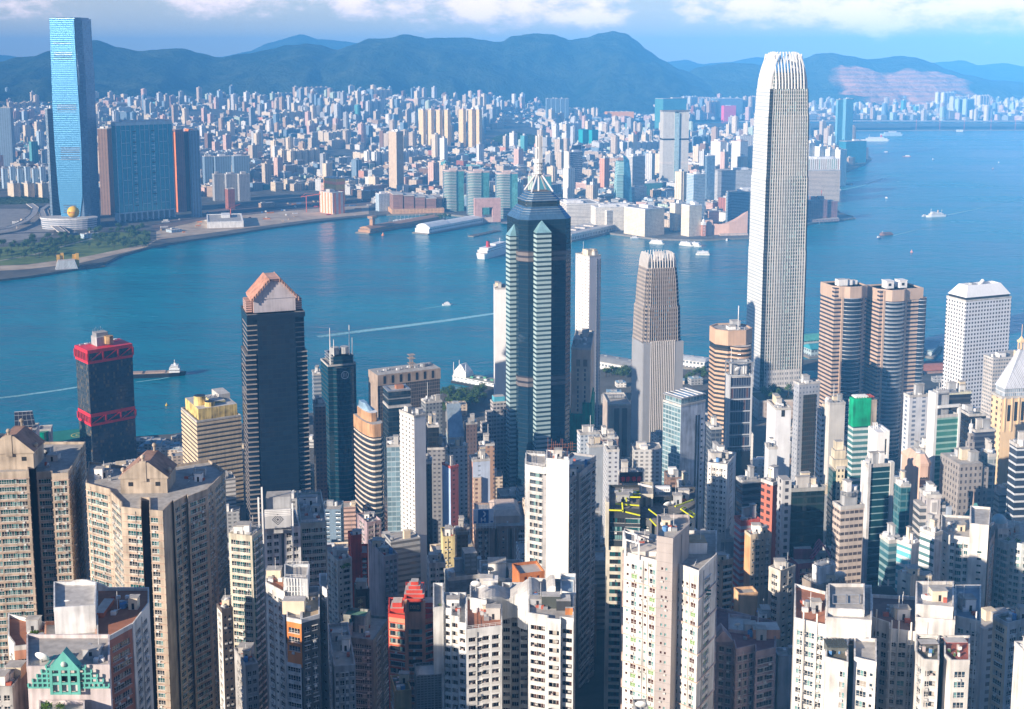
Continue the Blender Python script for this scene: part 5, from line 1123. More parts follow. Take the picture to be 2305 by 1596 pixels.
# the two tapering rib towers
def notch_plan(w,d,n=.12,c=.05):
 a,b=w/2,d/2;p,q=w*n,d*n
 return[(-a+p,-b),(a-p,-b),(a-p,-b+q*.45),(a-p*.45,-b+q*.45),(a-p*.45,-b+q),(a,-b+q),(a,b-q),(a-p*.45,b-q*.4),(a-p,b),(-a+p,b),(-a+p*.45,b-q*.4),(-a,b-q),(-a,-b+q),(-a+p*.45,-b+q),(-a+p*.45,-b+q*.45),(-a+p,-b+q*.45)]
def rib_tower(big):
 if big:
  Y,rows,label,yaw=1445,[(200,107.5,1),(255,112,1),(262,114.5,1),(395,118,1),(402,120.5,1),(560,122,1),(568,124,1),(740,124,1),(900,124,1)],"tallest pale ribbed skyscraper with a curved claw-like crown",13
  cx,pale=1763,(.52,.51,.475)
 else:
  Y,rows,label,yaw=1225,[(605,86,1),(640,95,1),(688,100,1),(694,106,1),(765,110,1),(772,113,1),(1100,114,1)],"tapering brown-grey rib tower with a white crown of spikes",16
  cx,pale=1485,(.30,.25,.215)
 s=px_scale(Y,220 if big else 140);x0=x_at(cx,Y,200 if big else 120);z0=4
 t=thing("skyscraper",label,"skyscraper",(x0,Y+28,z0),yaw);D=(.86,.9)[big]
 k=(1.08 if big else 1)/(cos(RAD(yaw+12*big))+D*sin(RAD(yaw+12*big))*.9)
 WB=fmat("rib_left_"+str(big),(.64,.635,.615)if big else(.36,.31,.27),(.42,.47,.50)if big else(.10,.10,.11),fh=4.1,bw=60 if big else 3,wh=.40 if big else .5,ww=1 if big else .55,sill=.3,rough=.2,glass2=(.5,.54,.56)if big else(.14,.15,.17))
 FR=fmat("rib_front_"+str(big),pale,(.05,.08,.09)if big else(.07,.06,.06),fh=4.1,bw=2.9 if big else 2.4,wh=.66 if big else .55,ww=.6 if big else .72,sill=.2,glass2=(.13,.21,.18)if big else(.14,.11,.09),odd=(.25,.42,.40)if big else(.10,.30,.42),rough=.12)
 DK=fmat("rib_shade_"+str(big),(.10,.13,.15),(.04,.06,.09),fh=4.1,bw=60,wh=.6,ww=1,sill=.2);NT=fmat("rib_notch_"+str(big),(.045,.055,.065)if big else(.34,.3,.28),(.015,.022,.03),fh=4.1,bw=60,wh=.55,ww=1,sill=.22)  # darker right and rear walls, paler left: sun and shade put into the colours
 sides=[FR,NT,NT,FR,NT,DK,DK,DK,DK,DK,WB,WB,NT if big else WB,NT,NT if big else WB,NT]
 rings=[]
 for y,wpx,_ in rows:
  z=height_at(y,Y+10)-z0;w=wpx*s*k;rings.append((notch_plan(w,w*D,.075 if big else .13),max(z,0)))
 rings.append((rings[-1][0],0.0))if rings[-1][1]>0 else None
 rings.reverse();a=MB();a.loft(rings,sides,ROOFM);a.build("wall",t)
 c=MB();RW=plain("rib_white_"+str(big),(.56,.55,.515)if big else(.40,.35,.31),.5,.1,amt=.04);n=15 if big else 13;lo=0 if big else 0
 for j in range(n+1):
  u=-1+2*j/n
  for(P,za),(Q,zb)in zip(rings,rings[1:]):
   if zb-za<.5 or zb<10:continue
   xa,xb=P[1][0]*u,Q[1][0]*u;ya,yb_=P[0][1],Q[0][1];r=.34 if big else .3
   c.loft([([(xa-r,ya-.75),(xa+r,ya-.75),(xa+r,ya),(xa-r,ya)],za),([(xb-r,yb_-.75),(xb+r,yb_-.75),(xb+r,yb_),(xb-r,yb_)],zb)],RW,RW)
 c.build("rib",t)
 Pt,zt=rings[-1];w2,d2=Pt[5][0],-Pt[0][1];top=height_at(116 if big else 572,Y+10)-z0
 F=plain("crown_white_"+str(big),(.80,.79,.76)if big else(.78,.74,.70),.45,.1,amt=.04)
 def fin(x,y,nx,ny,hh,inward,wid=.7 if big else .5):
  m=MB();n_=5;dep=2.6 if big else 1.6;rings_=[]
  for q in range(n_+1):
   v=q/n_;e=inward*(v**1.85);ax,ay=x-nx*e,y-ny*e;tx,ty=-ny,nx;dd=dep*(1-.45*v)
   rings_.append(([(ax+tx*wid/2,ay+ty*wid/2),(ax-tx*wid/2,ay-ty*wid/2),(ax-tx*wid/2-nx*dd,ay-ty*wid/2-ny*dd),(ax+tx*wid/2-nx*dd,ay+ty*wid/2-ny*dd)],zt-1+(hh+1)*v))
  m.loft(rings_[::1],F,F);m.build("crown_fin",t)
 hh=top-zt;k0=9 if big else 8;kk=.72
 for j in range(k0+1):
  u=(-1+2*j/k0)*kk;fin(w2*u,-d2,0,-1,hh*(1-.12*u*u),d2*.46 if big else d2*.14);fin(w2*u,d2,0,1,hh*(1-.12*u*u),d2*.46 if big else d2*.14)
 k1=6
 for j in range(k1+1):
  u=(-1+2*j/k1)*kk;fin(-w2,d2*u,-1,0,hh*(1-.12*u*u),w2*.44 if big else w2*.16,2.6 if big else .9);fin(w2,d2*u,1,0,hh*(1-.12*u*u),w2*.44 if big else w2*.16,1.6 if big else .8)
 if big:
  g=MB();g.loft([([(-w2*.80,d2*u)for u in(-.7,.7)]+[(-w2*.78,d2*.7),(-w2*.78,-d2*.7)],zt-1)]*1+[([(-w2*.64,-d2*.6),(-w2*.64,d2*.6),(-w2*.62,d2*.6),(-w2*.62,-d2*.6)],top-6)],F,F);g.build("crown_screen",t)
  h2=MB();h2.loft([(rect(w2*1.74,d2*1.74),zt-1),(rect(w2*1.56,d2*1.5),zt+hh*.42)],[FR,DK,DK,WB],ROOFM);h2.build("plant_room",t)
  h3=MB();h3.prism(notch_plan(rings[0][0][5][0]*2.05,-rings[0][0][0][1]*2.05),0,26,fmat("tower_base",(.70,.66,.62),(.12,.14,.16),fh=6,bw=2.2,wh=.5,ww=.5),ROOFL);h3.build("base_storey",t)
 else:
  h2=MB();h2.prism(rect(w2*1.5,d2*1.5),zt-1,zt+hh*.4,DK,ROOFM);h2.build("plant_room",t)
  h2=MB();h2.box(-w2*.3,w2*.3,-1,1,zt+hh*.4,zt+hh,F);h2.build("cross_beam",t)
  zc=height_at(770,Y+10)-z0;W0=rings[1][0]if rings[1][1]>5 else rings[0][0];wx,wy=W0[5][0]*1.02,-W0[0][1]*1.03;SH=plain("pale_shield",(.44,.45,.47),.45,.3,amt=.05)
  for x0_,x1_ in((-wx*1.02,-wx*.66),(wx*.55,wx*.98)):
   m=MB();m.box(x0_,x1_,-wy-1.2,-wy+4,0,zc,SH,SH);m.build("corner_shield",t)
  m=MB();m.box(-wx*1.04,-wx*1.0,-wy,wy*.5,0,zc,SH,SH);m.build("corner_shield",t)
  m=MB();m.box(-wx*.66,wx*.55,-wy-.2,-wy+3,0,zc-3,fmat("fin_glass",(.05,.06,.07),(.03,.05,.06),fh=4.1,bw=60,wh=.7,ww=1,glass2=(.06,.09,.05)),ROOFM);m.build("curtain_wall",t)
  m=MB()
  for j in range(14):x=-wx*.64+wx*1.17*j/13;m.box(x-.32,x+.32,-wy-1.6,-wy-.2,0,zc+1.5,F)
  m.build("rib",t)
rib_tower(0);rib_tower(1)
# octagon, twin bow-fronted towers, porthole tower
def octagon():
 Y=1035;f=foot(1592,None,1700,748,Y,10,30);z0=4;h=f.z-z0;w=f.w;d=30
 t=thing("office_tower","tan eight-sided office tower with black ribbon windows, left of the tallest tower","office tower",(f.x,f.y,z0),10);a,b=w/2,d/2;c=.26
 P=[(-a+w*c,-b),(a-w*c,-b),(a,-b+d*c),(a,b-d*c),(a-w*c,b),(-a+w*c,b),(-a,b-d*c),(-a,-b+d*c)];core=fmat("oct_core",(.03,.03,.03),(.02,.025,.03),fh=3.9,bw=60,wh=.6,ww=1,rough=.1)
 m=MB();m.prism(P,0,h,core,ROOFM);m.build("wall",t);TN=plain("oct_tan",(.56,.38,.26),.7,amt=.1);m=MB();z=h-17;Q=offset(P,.3)
 while z>8:m.prism(Q,z-1.9,z,TN,TN,TN);z-=3.9
 m.build("cladding",t);m=MB();R_=offset(P,.45);m.loft([(R_,h-12),(R_,h+1),(offset(P,-1),h+1),(offset(P,-1),h-1)],TN,top=ROOFM);m.build("parapet",t)
 m=MB();n=12;m.prism([(w*.12+9*cos(pi+pi*k/n),-b+d*.03+7*sin(pi+pi*k/n))for k in range(n+1)],0,h-12.1,core,ROOFL);m.build("bow_front",t)
 m=MB();z=h-13
 while z>8:m.prism([(w*.12+9.6*cos(pi+pi*k/n),-b+d*.03+7.6*sin(pi+pi*k/n))for k in range(n+1)],z-1.5,z,TN,TN,TN);z-=3.9
 m.build("cladding",t);m=MB();m.tube((w*.05,-b+2,h),(w*.05,-b+2,h+22),.4,WHITE);m.build("mast",t)
 clutter(t,w*.7,d*.7,h,5,3)
octagon()
def framed_dark():
 gl=fmat("framed_glass",(.10,.12,.16),(.015,.025,.05),fh=9.6,bw=1.9,wh=.86,ww=.72,sill=.08,glass2=(.03,.04,.08),odd=(.11,.06,.06),rough=.12)
 t,f,h=office("slim navy tower in a white frame with roof masts, before the tan octagon",1632,1641,1694,846,890,8,gl,d=30,clut=False,zb=8);w,d=f.w,f.d;FRM=plain("frame_white",(.62,.64,.66),.4,.2,amt=.05)
 m=MB();zl=h-54
 for x in(-w/2,w/2-1.2):m.box(x,x+1.2,-d/2-.7,-d/2-.02,zl,h+.6,FRM)
 for k in range(7):z=zl+k*(h-zl)/6;m.box(-w/2,w/2,-d/2-.65,-d/2-.02,z-.35,z+.35,FRM)
 m.build("frame_rib",t);m=MB();m.box(-w/2-.6,-w/2-.02,-d/2,d*.1,zl-6,h+.6,FRM);m.build("side_wall",t)
 m=MB();m.box(-w/2+.3,w/2-.3,-d/2-.5,d/2,0,zl-4,plain("black_shaft",(.012,.014,.02),.15));m.build("lower_wall",t);m=MB();m.box(-w*.3,w*.4,d*.12,d*.45,h-1,h+10,GREYP,ROOFM);m.build("plant_room",t)
 for x,hh in((-w*.34,20),(w*.3,11),(w*.2,9)):m=MB();m.tube((x,0,h),(x,0,h+hh),.35,WHITE,6,.15);m.build("mast",t)
 m=MB();P=rect(w,d);m.loft([(P,h+9),(P,h+10),(offset(P,-1),h+10),(offset(P,-1),h+9)],STEEL,top=False);m.build("roof_frame",t)
 for k,(x,y)in enumerate(((-.48,-.48),(.48,-.48),(.48,.48),(-.48,.48))):m=MB();m.cbox(w*x,d*y,.8,.8,h-1,h+9,STEEL);m.build("post",t)
framed_dark();dish_at(1662,833,884,8,20,"dish on the slim navy white-framed tower")
def bow_towers():
 TN=plain("exchange_tan",(.50,.37,.28),.7,amt=.08);core=fmat("exchange_glass",(.36,.38,.42),(.018,.03,.05),fh=4.0,bw=60,wh=.78,ww=1,sill=.12,glass2=(.03,.045,.07),rough=.08,metal=.2);side=fmat("exchange_bands",(.52,.38,.29),(.03,.03,.04),fh=4.0,bw=60,wh=.46,ww=1,sill=.28)
 for xl,xm,xr,yt,lab,wh in((1848,1878,1952,648,"left one of the joined bow-fronted tan and glass towers",1),(1948,1952,2078,655,"right one of the joined bow-fronted tan and glass towers",2)):
  Y=1185;f=foot(xl,None,xr,yt,Y,14,28);z0=4;h=f.z-z0;w,d=f.w,28
  t=thing("office_tower",lab,"office tower",(f.x,f.y,z0),14,"joined bow-fronted towers");x0=-w*.22 if wh==1 else-w*.38;x1=w*.36 if wh==1 else w*.08
  a=MB();a.prism(rect(w,d),0,h,[side,side,side,side],ROOFM);a.build("wall",t);n=14;cx,r=(x0+x1)/2,(x1-x0)/2
  b=MB();arc=[(cx-r*cos(pi*k/n),-d/2-r*.62*sin(pi*k/n))for k in range(n+1)];b.prism(arc+[(x1,-d/2+1),(x0,-d/2+1)],0,h-10,core,TN);b.build("bow_front",t)
  c=MB();z=h-14
  while z>10:c.prism([(cx-(r+.35)*cos(pi*k/n),-d/2-(r+.35)*.62*sin(pi*k/n))for k in range(n+1)],z-.55,z,STEEL,STEEL,STEEL);z-=4.0
  c.build("cladding",t)
  for x in(x0-2.2,x1+.05):p=MB();p.box(x,x+2.1,-d/2-1.2,-d/2-.02,0,h,TN);p.build("pilaster",t)
  if wh==2:
   b2=MB();q=[(w*.36+w*.14*(1-cos(pi/2*k/6))if False else w*.5-w*.13*cos(pi*k/8),-d*.36-w*.12*sin(pi*k/8))for k in range(9)];b2.prism(q+[(w*.63,d*.3),(w*.37,d*.3)],0,h-9,core,TN);b2.build("side_bow",t)
  e=MB();P=[(-w/2,-d*.3),(-w*.36,-d/2),(x0,-d/2-1.3),(cx-r*.6,-d/2-r*.5),(cx+r*.6,-d/2-r*.5),(x1,-d/2-1.3),(w/2,-d/2),(w/2,d/2),(-w/2,d/2)];O=offset(P,.3)
  e.loft([(O,h-9.9),(O,h+1.2),(offset(P,-1.2),h+1.2),(offset(P,-1.2),h)],TN,top=plain("roof_pink",(.42,.30,.25)));e.build("attic",t)
  if wh==1:
   for k,(x,y,ww_,dd,hh)in enumerate(((-4,-2,10,7,6),(3,0,8,8,5),(9,1,9,6,4))):c=MB();c.cbox(x,y,ww_,dd,h,h+hh,WHITE,ROOFL);c.build("plant_room",t)
  else:
   for x in(-w*.15,w*.16):c=MB();c.cbox(x,0,w*.17,9,h,h+7,WHITE,ROOFL);c.cbox(x,0,w*.17+1,10,h+7,h+7.6,WHITE);o=c.build("plant_room",t);c=MB();c.box(x-w*.04,x+w*.02,-4.7,-4.52,h+2.4,h+5,DARK);c.build("window",o)
bow_towers()
def porthole():
 gr=fmat("porthole_white",(.72,.72,.74),(.03,.035,.045),fh=3.75,bw=3.6,wh=.50,ww=.50,sill=.25,amt=.05)
 t,f,h=office("white porthole-window tower with a white sloping roof rim",2131,2175,2277,676,1165,22,gr,d=36,clut=False,zb=4);w,d=f.w,f.d;PW=plain("porthole_cap",(.78,.78,.78),.5,amt=.05)
 c=MB();P=rect(w,d);c.prism(offset(P,-1.4),h-1,h+2.2,DARK,False);c.loft([(offset(P,-.6),h+2.2),(offset(P,-7.5),h+12.5),(offset(P,-8.5),h+12.5),(offset(P,-8.5),h+10)],PW,top=ROOFM);c.build("roof",t)
 c=MB();c.tube((w*.02,2,h+10),(w*.12,3,h+14.5),1.7,WHITE,8);c.build("roof_crane",t);c=MB();c.cbox(-w*.1,4,5,4,h+10,h+12.5,GREYP);c.build("plant_room",t)
porthole()
office("beige grid block at the right picture edge behind the cream pyramid tower",2232,2236,2312,806,1080,14,fmat("beige_edge_grid",(.52,.48,.44),(.14,.15,.16),fh=3.4,bw=2.6,wh=.5,ww=.7),name="office_block",cat="office block",d=34,plant=4)
# cream tower with the pyramid roof
def pyramid_tower():
 CR=plain("cream_stone",(.76,.56,.34),.75,amt=.08);t,f,h=office("cream stone tower with a silvery pyramid roof and lantern finial",2240,2256,2352,893,800,10,CR,side=fmat("cream_slots",(.76,.57,.36),(.06,.05,.05),fh=4,bw=6,wh=.5,ww=.34),d=36,clut=False);w,d=f.w,f.d
 for k in range(4):
  c=MB();x=-w*.36+k*w*.16;c.box(x,x+w*.07,-d/2-.15,-d/2-.01,h-17,h-4 if 0<k<3 else h-6,DARK);c.build("window",t)
 for k in range(5):c=MB();x=-w*.44+k*w*.16;c.box(x,x+1,-d/2-.5,-d/2-.01,h-24,h-1,CR);c.build("pilaster",t)
 SV=fmat("silver_ribs",(.62,.64,.68),(.42,.45,.5),fh=50,bw=1.3,wh=1,ww=.3,sill=0,metal=.3);c=MB();P=rect(w*.86,d*.9);c.prism(P,h-1,h+5,fmat("attic_glass",(.6,.6,.6),(.2,.25,.3),fh=3,bw=1.4,wh=.8,ww=.7),SV);c.build("attic",t)
 c=MB();c.loft([(offset(P,.5),h+5),(rect(2.6,2.6),h+30)],SV,SV);c.build("pyramid_roof",t);c=MB()
 for k in range(4):c.cbox(1.3*(1 if k%2 else-1),1.3*(1 if k//2 else-1),.6,.6,h+30,h+35,CR)
 c.prism(rect(4,4),h+35,h+36.2,CR);c.loft([(rect(3,3),h+36.2),(rect(.3,.3),h+39)],CR,CR);c.tube((0,0,h+39),(0,0,h+47),.18,CR,4);c.build("finial",t)
 c=MB();c.box(-w*.20,w*.5,-d/2-9,-d/2-.2,0,h-34,CR,ROOFL);c.build("front_wing",t)
 for k in range(26):
  for x in(-w*.505,):c=MB();c.box(x-.3,x,-d/2+3,-d/2+4.6,h-40-k*3.6,h-38-k*3.6,DARK);c.build("window",t)
 office("black tower with white floor lines at the right edge, before the pyramid-roofed tower",2283,2290,2345,1000,560,6,fmat("black_white_lines",(.52,.55,.58),(.02,.03,.05),fh=3.6,bw=60,wh=.72,ww=1,sill=.14))
pyramid_tower()
# hillside apartment towers, with real window openings
GL_D=plain("pane_dark",(.018,.022,.026),.06,.1,amt=0,spec=.6);GL_T=plain("pane_teal",(.015,.11,.12),.07,.25,amt=0,spec=.6);GL_B=plain("pane_blue",(.03,.06,.09),.05,.2,amt=0,spec=.6)
GL_P=plain("pane_pale",(.20,.38,.38),.08,.25,amt=0,spec=.6);GL_W=plain("pane_brown",(.07,.028,.018),.12,0,amt=0,spec=.6);CURT=plain("curtain",(.42,.38,.33),.35,amt=.2);BLIND=plain("green_blind",(.20,.36,.12),.5,amt=.2)
FR_W=plain("frame_pale",(.62,.60,.57),.5,amt=0);FR_D=plain("frame_dark",(.06,.06,.06),.4,amt=0);FR_G=plain("frame_grey",(.30,.31,.31),.5,amt=0);ACB=plain("air_con_box",(.58,.57,.54),.6,amt=.3);SLAB_W=plain("ledge_white",(.72,.70,.66),.7,amt=.3)
PANES={'dark':(GL_D,GL_B,GL_D,CURT),'teal':(GL_T,GL_D,GL_T,GL_P),'brown':(GL_W,GL_D,GL_W,CURT),'mixed':(GL_W,GL_P,GL_D,BLIND),'blue':(GL_B,GL_D,GL_P,CURT)}
TOK={'.':(1.0,),',':(.45,),'_':(2.2,),'W':(3.0,.65,1.75,'win',.25),'w':(1.9,.75,1.65,'win',.25),'s':(.85,1.2,.95,'small',.22),'L':(5.6,.65,1.85,'win',.28),'B':(3.2,.12,2.45,'balcony',1.35),'G':(3.0,.5,1.9,'bay',.12),'A':(2.0,.75,1.65,'ac',.25),'D':(1.3,0,9,'slot',2.6),'d':(.7,0,9,'slot',1.2)}
_wm={}
def win_mb(kind,w,h,var,pal,fr,dep):
 """one window: frame, panes that fill the opening, and what hangs under it"""
 R=random.Random(var*31+int(w*10));P=PANES[pal];m=MB();y=dep
 def pane(x0,x1,z0,z1,yy,mat):m.face([(x0,yy,z0),(x1,yy,z0),(x1,yy,z1),(x0,yy,z1)],mat)
 def bar(x0,x1,z0,z1,y0,y1,mat):m.box(x0,x1,y0,y1,z0,z1,mat,mat,mat)
 if kind=='small':
  pane(-w/2,w/2,0,h,y,P[var%2]);bar(-w/2,w/2,0,.07,y-.06,y-.01,fr);bar(-w/2,w/2,h-.07,h,y-.06,y-.01,fr)
  if var==2:m.box(-w*.6,w*.6,-.42,-.03,-.75,-.2,ACB)
 elif kind=='bay':
  o=-.55;n=3
  for k in range(n):pane(-w/2+w*k/n,-w/2+w*(k+1)/n,0,h,o,P[R.randrange(3)])
  pane(-w/2,-w/2+.001,0,h,o,P[0]);m.face([(-w/2,0,0),(-w/2,o,0),(-w/2,o,h),(-w/2,0,h)],P[0]);m.face([(w/2,o,0),(w/2,0,0),(w/2,0,h),(w/2,o,h)],P[0])
  m.box(-w/2-.08,w/2+.08,o-.1,0,-.22,0,SLAB_W,None,SLAB_W);m.box(-w/2-.08,w/2+.08,o-.1,0,h,h+.2,SLAB_W,None,SLAB_W)
  for k in range(n+1):x=-w/2+w*k/n;bar(x-.05,x+.05,0,h,o-.05,o,fr)
  if var==1:m.box(w*.1,w*.1+.9,-.5,-.03,-.85,-.25,ACB)
 elif kind=='balcony':
  n=3
  for k in range(n):pane(-w/2+w*k/n,-w/2+w*(k+1)/n,0,h,y,P[R.randrange(4)])
  for k in range(n+1):x=-w/2+w*k/n;bar(max(x-.05,-w/2),min(x+.05,w/2),0,h,y-.05,y-.01,fr)
  m.box(-w/2+.02,w/2-.02,.03,.15,0,1.02,SLAB_W)
  if var==1:m.box(-w*.3,-w*.3+.7,.3,.9,0,1.35,plain("laundry",(.5,.42,.4),.9))
  if var==2:m.box(w*.1,w*.1+.9,.4,.8,1.3,1.9,ACB)
 else:
  n=max(2,int(round(w/.95)))
  for k in range(n):pane(-w/2+w*k/n,-w/2+w*(k+1)/n,0,h,y,P[R.randrange(4)if R.random()<.55 else var%2])
  for k in range(n+1):x=-w/2+w*k/n;bar(max(x-.05,-w/2),min(x+.05,w/2),0,h,y-.08,y-.01,fr)
  bar(-w/2,w/2,0,.08,y-.07,y-.012,fr);bar(-w/2,w/2,h-.08,h,y-.07,y-.012,fr)
  if h>1.3:bar(-w/2,w/2,h*.34,h*.34+.06,y-.07,y-.012,fr)
  m.box(-w/2-.1,w/2+.1,-.14,.02,-.10,-.005,SLAB_W)
  if kind=='ac' or var==3:m.box(-w*.1-.4,-w*.1+.45,-.48,-.03,-.85,-.28,ACB);m.box(-w*.1-.5,-w*.1+.55,-.5,-.02,-.95,-.86,FR_G)
  if var==2:m.box(-w/2-.15,w/2+.15,-.55,-.01,h+.08,h+.16,SLAB_W)
 return m
def win_mesh(key):
 if key not in _wm:
  m=win_mb(*key);me=bpy.data.meshes.new("window");me.from_pydata(m.v,[],m.f)
  for x in m.mats:me.materials.append(x)
  me.polygons.foreach_set('material_index',m.m);me.update();_wm[key]=(me,m)
 return _wm[key]
class Apt:
 """an apartment tower built of wings; every wing is a wall with openings"""
 def __init__(s,label,x,y,z0,name="apartment_tower",cat="apartment tower",group=None,pal='dark',fr=None,seed=1):
  s.t=thing(name,label,cat,(x,y,z0),0,group);s.o=(x,y,z0);s.wins=[];s.pal=pal;s.fr=fr or FR_W;s.R=random.Random(seed)
 def wing(s,poly,ztop,pats,mat,fh=3.0,head=2.0,zlo=None,part="wall",roof=None,parapet=None,ledge=None,zbot=None,reveal=None,rail=False,pal=None,skipwin=0.0,odd=None):
  """poly: world outline, counter-clockwise; pats: pattern per edge (None = blank); ztop: world height of the parapet"""
  ox,oy,oz=s.o;P=[(p[0]-ox,p[1]-oy)for p in poly];h=ztop-oz;zb=0 if zbot is None else zbot-oz;n=len(P);m=MB();rv=reveal or mat
  for i in range(n):
   p,q=P[i],P[(i+1)%n];L=math.hypot(q[0]-p[0],q[1]-p[1]);pat=pats[i]if i<len(pats)else None;wm=mat[i]if isinstance(mat,(list,tuple))else mat
   e=((q[0]-p[0])/L,(q[1]-p[1])/L);inn=(-e[1],e[0])
   pt=lambda u,v,w=0.0:(p[0]+e[0]*u+inn[0]*w,p[1]+e[1]*u+inn[1]*w,v)
   wq=lambda u0,u1,v0,v1:m.face([pt(u0,v0),pt(u1,v0),pt(u1,v1),pt(u0,v1)],wm,[(u0,v0),(u1,v0),(u1,v1),(u0,v1)])
   if not pat:wq(0,L,zb,h-1.0);continue
   toks=[TOK[c]for c in pat];k=L/sum(t[0]for t in toks);u=0.0;top=h-head
   ym=s.o[1]+(p[1]+q[1])/2;zfr=height_at(1625,ym)-oz;zl=max(zb+2,zfr,(zlo-oz)if zlo is not None else-1e9)
   nf=max(0,int((top-zl)/fh))
   for t in toks:
    w=t[0]*k;u0,u1=u,u+w;u=u1
    if len(t)==1:
     wq(u0,u1,zb,h-1.0)
     if u0>.1 and u1<L-.1 and nf>6 and s.R.random()<.45:dp=MB();uc=(u0+u1)/2;dp.tube(pt(uc,max(zl,zb),-.2),pt(uc,h-1.2,-.2),.11,s.R.choice((SLAB_W,FR_G,ACB)),5);dp.build('drain_pipe',s.t)
     continue
    _,sill,wh,kind,dep=t;c=(wm if isinstance(rv,(list,tuple))else rv)
    if kind=='slot':
     m.face([pt(u0,zb,dep),pt(u1,zb,dep),pt(u1,h-1,dep),pt(u0,h-1,dep)],c);m.face([pt(u0,zb),pt(u0,zb,dep),pt(u0,h-1,dep),pt(u0,h-1)],c);m.face([pt(u1,zb,dep),pt(u1,zb),pt(u1,h-1),pt(u1,h-1,dep)],c);continue
    ww=min(w,9.0);wh_=min(wh,fh-.35-sill)if kind!='balcony' else min(wh,fh-.3);v_hi=h-1.0
    for f in range(nf):
     v0=top-(f+1)*fh+sill;v1=v0+wh_
     wq(u0,u1,v1,v_hi);v_hi=v0
     if kind!='bay':
      m.face([pt(u0,v0),pt(u1,v0),pt(u1,v0,dep),pt(u0,v0,dep)],c);m.face([pt(u0,v1,dep),pt(u1,v1,dep),pt(u1,v1),pt(u0,v1)],c)
      m.face([pt(u0,v0),pt(u0,v0,dep),pt(u0,v1,dep),pt(u0,v1)],c);m.face([pt(u1,v0,dep),pt(u1,v0),pt(u1,v1),pt(u1,v1,dep)],c)
     else:m.face([pt(u0,v0,.02),pt(u1,v0,.02),pt(u1,v1,.02),pt(u0,v1,.02)],c)
     var=s.R.randrange(4);uc=(u0+u1)/2
     s.wins.append(((kind,round(ww,2),round(wh_,2),var,pal or s.pal,s.fr,dep),pt(uc,v0),atan2(e[1],e[0]),f))
    wq(u0,u1,zb,v_hi)
  m.face([(q[0],q[1],h-1.0)for q in P],roof or ROOFM);o=m.build(part,s.t)
  pm=parapet or(mat[0]if isinstance(mat,(list,tuple))else mat)
  b=MB();Q=offset(P,-.35);O=offset(P,.06);b.loft([(O,h-1.35),(O,h),(Q,h),(Q,h-1.0)],pm,top=False);b.build("parapet",s.t)
  if ledge:
   c=MB();z=h-head;zmin=height_at(1625,min(p[1]for p in poly))-oz
   while z>max(zmin,zb+2):c.loft([(offset(P,.3),z-.22),(offset(P,.3),z),(offset(P,.01),z),(offset(P,.01),z-.22),(offset(P,.3),z-.22)],ledge,top=False);z-=fh
   c.build("cladding",s.t)
  if rail:
   c=MB()
   for a_,b_ in zip(Q,Q[1:]+Q[:1]):
    for zz in(.5,1.0):c.tube((a_[0],a_[1],h+zz),(b_[0],b_[1],h+zz),.06,WHITE,4)
    L=math.hypot(b_[0]-a_[0],b_[1]-a_[1]);k=max(1,int(L/1.6))
    for j in range(k+1):x,y=a_[0]+(b_[0]-a_[0])*j/k,a_[1]+(b_[1]-a_[1])*j/k;c.tube((x,y,h),(x,y,h+1.05),.05,WHITE,4)
   c.build("railing_frame",s.t)
  return o
 def box(s,x,y,w,d,z0,z1,mat,part="plant_room",yaw=0,top=None):
  m=MB().at(x-s.o[0],y-s.o[1],0,yaw);m.cbox(0,0,w,d,z0-s.o[2],z1-s.o[2],mat,top or ROOFL);m.T=None;return m.build(part,s.t)
 def roofstuff(s,poly,ztop,seed,n=3,tanks=2,mast=1,cool=9,pipes=True):
  R=random.Random(seed);cx=sum(p[0]for p in poly)/len(poly);cy=sum(p[1]for p in poly)/len(poly)
  def spot(k=.6):p=R.choice(poly);q=R.choice(poly);t,r=R.random(),R.uniform(.15,k);return cx+((p[0]*(1-t)+q[0]*t)-cx)*r-s.o[0],cy+((p[1]*(1-t)+q[1]*t)-cy)*r-s.o[1]
  z=ztop-s.o[2]-1
  for k in range(n):
   x,y=spot(.55);w,d,hh=R.uniform(2.2,5),R.uniform(2.2,4.5),R.uniform(2.4,4.2);m=MB();M=R.choice((WHITE,GREYP,CREAMP,ROOFL));m.cbox(x,y,w,d,z,z+hh,M,ROOFL);m.cbox(x,y,w+.4,d+.4,z+hh,z+hh+.18,ROOFM);m.box(x-.4,x+.4,y-d/2-.05,y-d/2-.01,z+.1,z+2,DARK);m.build("stair_head",s.t)
  for k in range(tanks):x,y=spot(.7);m=MB();m.cyl(x,y,R.uniform(.6,1.1),z,z+R.uniform(1.3,2.2),R.choice((STEEL,WHITE,plain("tank_blue",(.1,.25,.5)))),10);m.build("water_tank",s.t)
  for k in range(cool):x,y=spot(.75);m=MB();m.cbox(x,y,R.uniform(.8,1.8),R.uniform(.7,1.2),z,z+R.uniform(.7,1.4),R.choice((WHITE,STEEL,GREYP,plain("tarp_red",(.45,.12,.08)))));m.build("cooling_unit",s.t)
  if pipes:
   for k in range(2):x,y=spot(.6);a,b=spot(.6);m=MB();m.tube((x,y,z+.35),(a,b,z+.35),.1,R.choice((STEEL,WHITE)),4);m.build("roof_pipe",s.t)
  for k in range(mast):x,y=spot(.5);m=MB();m.tube((x,y,z),(x,y,z+R.uniform(4,8)),.07,WHITE,4);m.tube((x-.9,y,z+3.6),(x+.9,y,z+3.6),.04,WHITE,3);m.build("antenna",s.t)
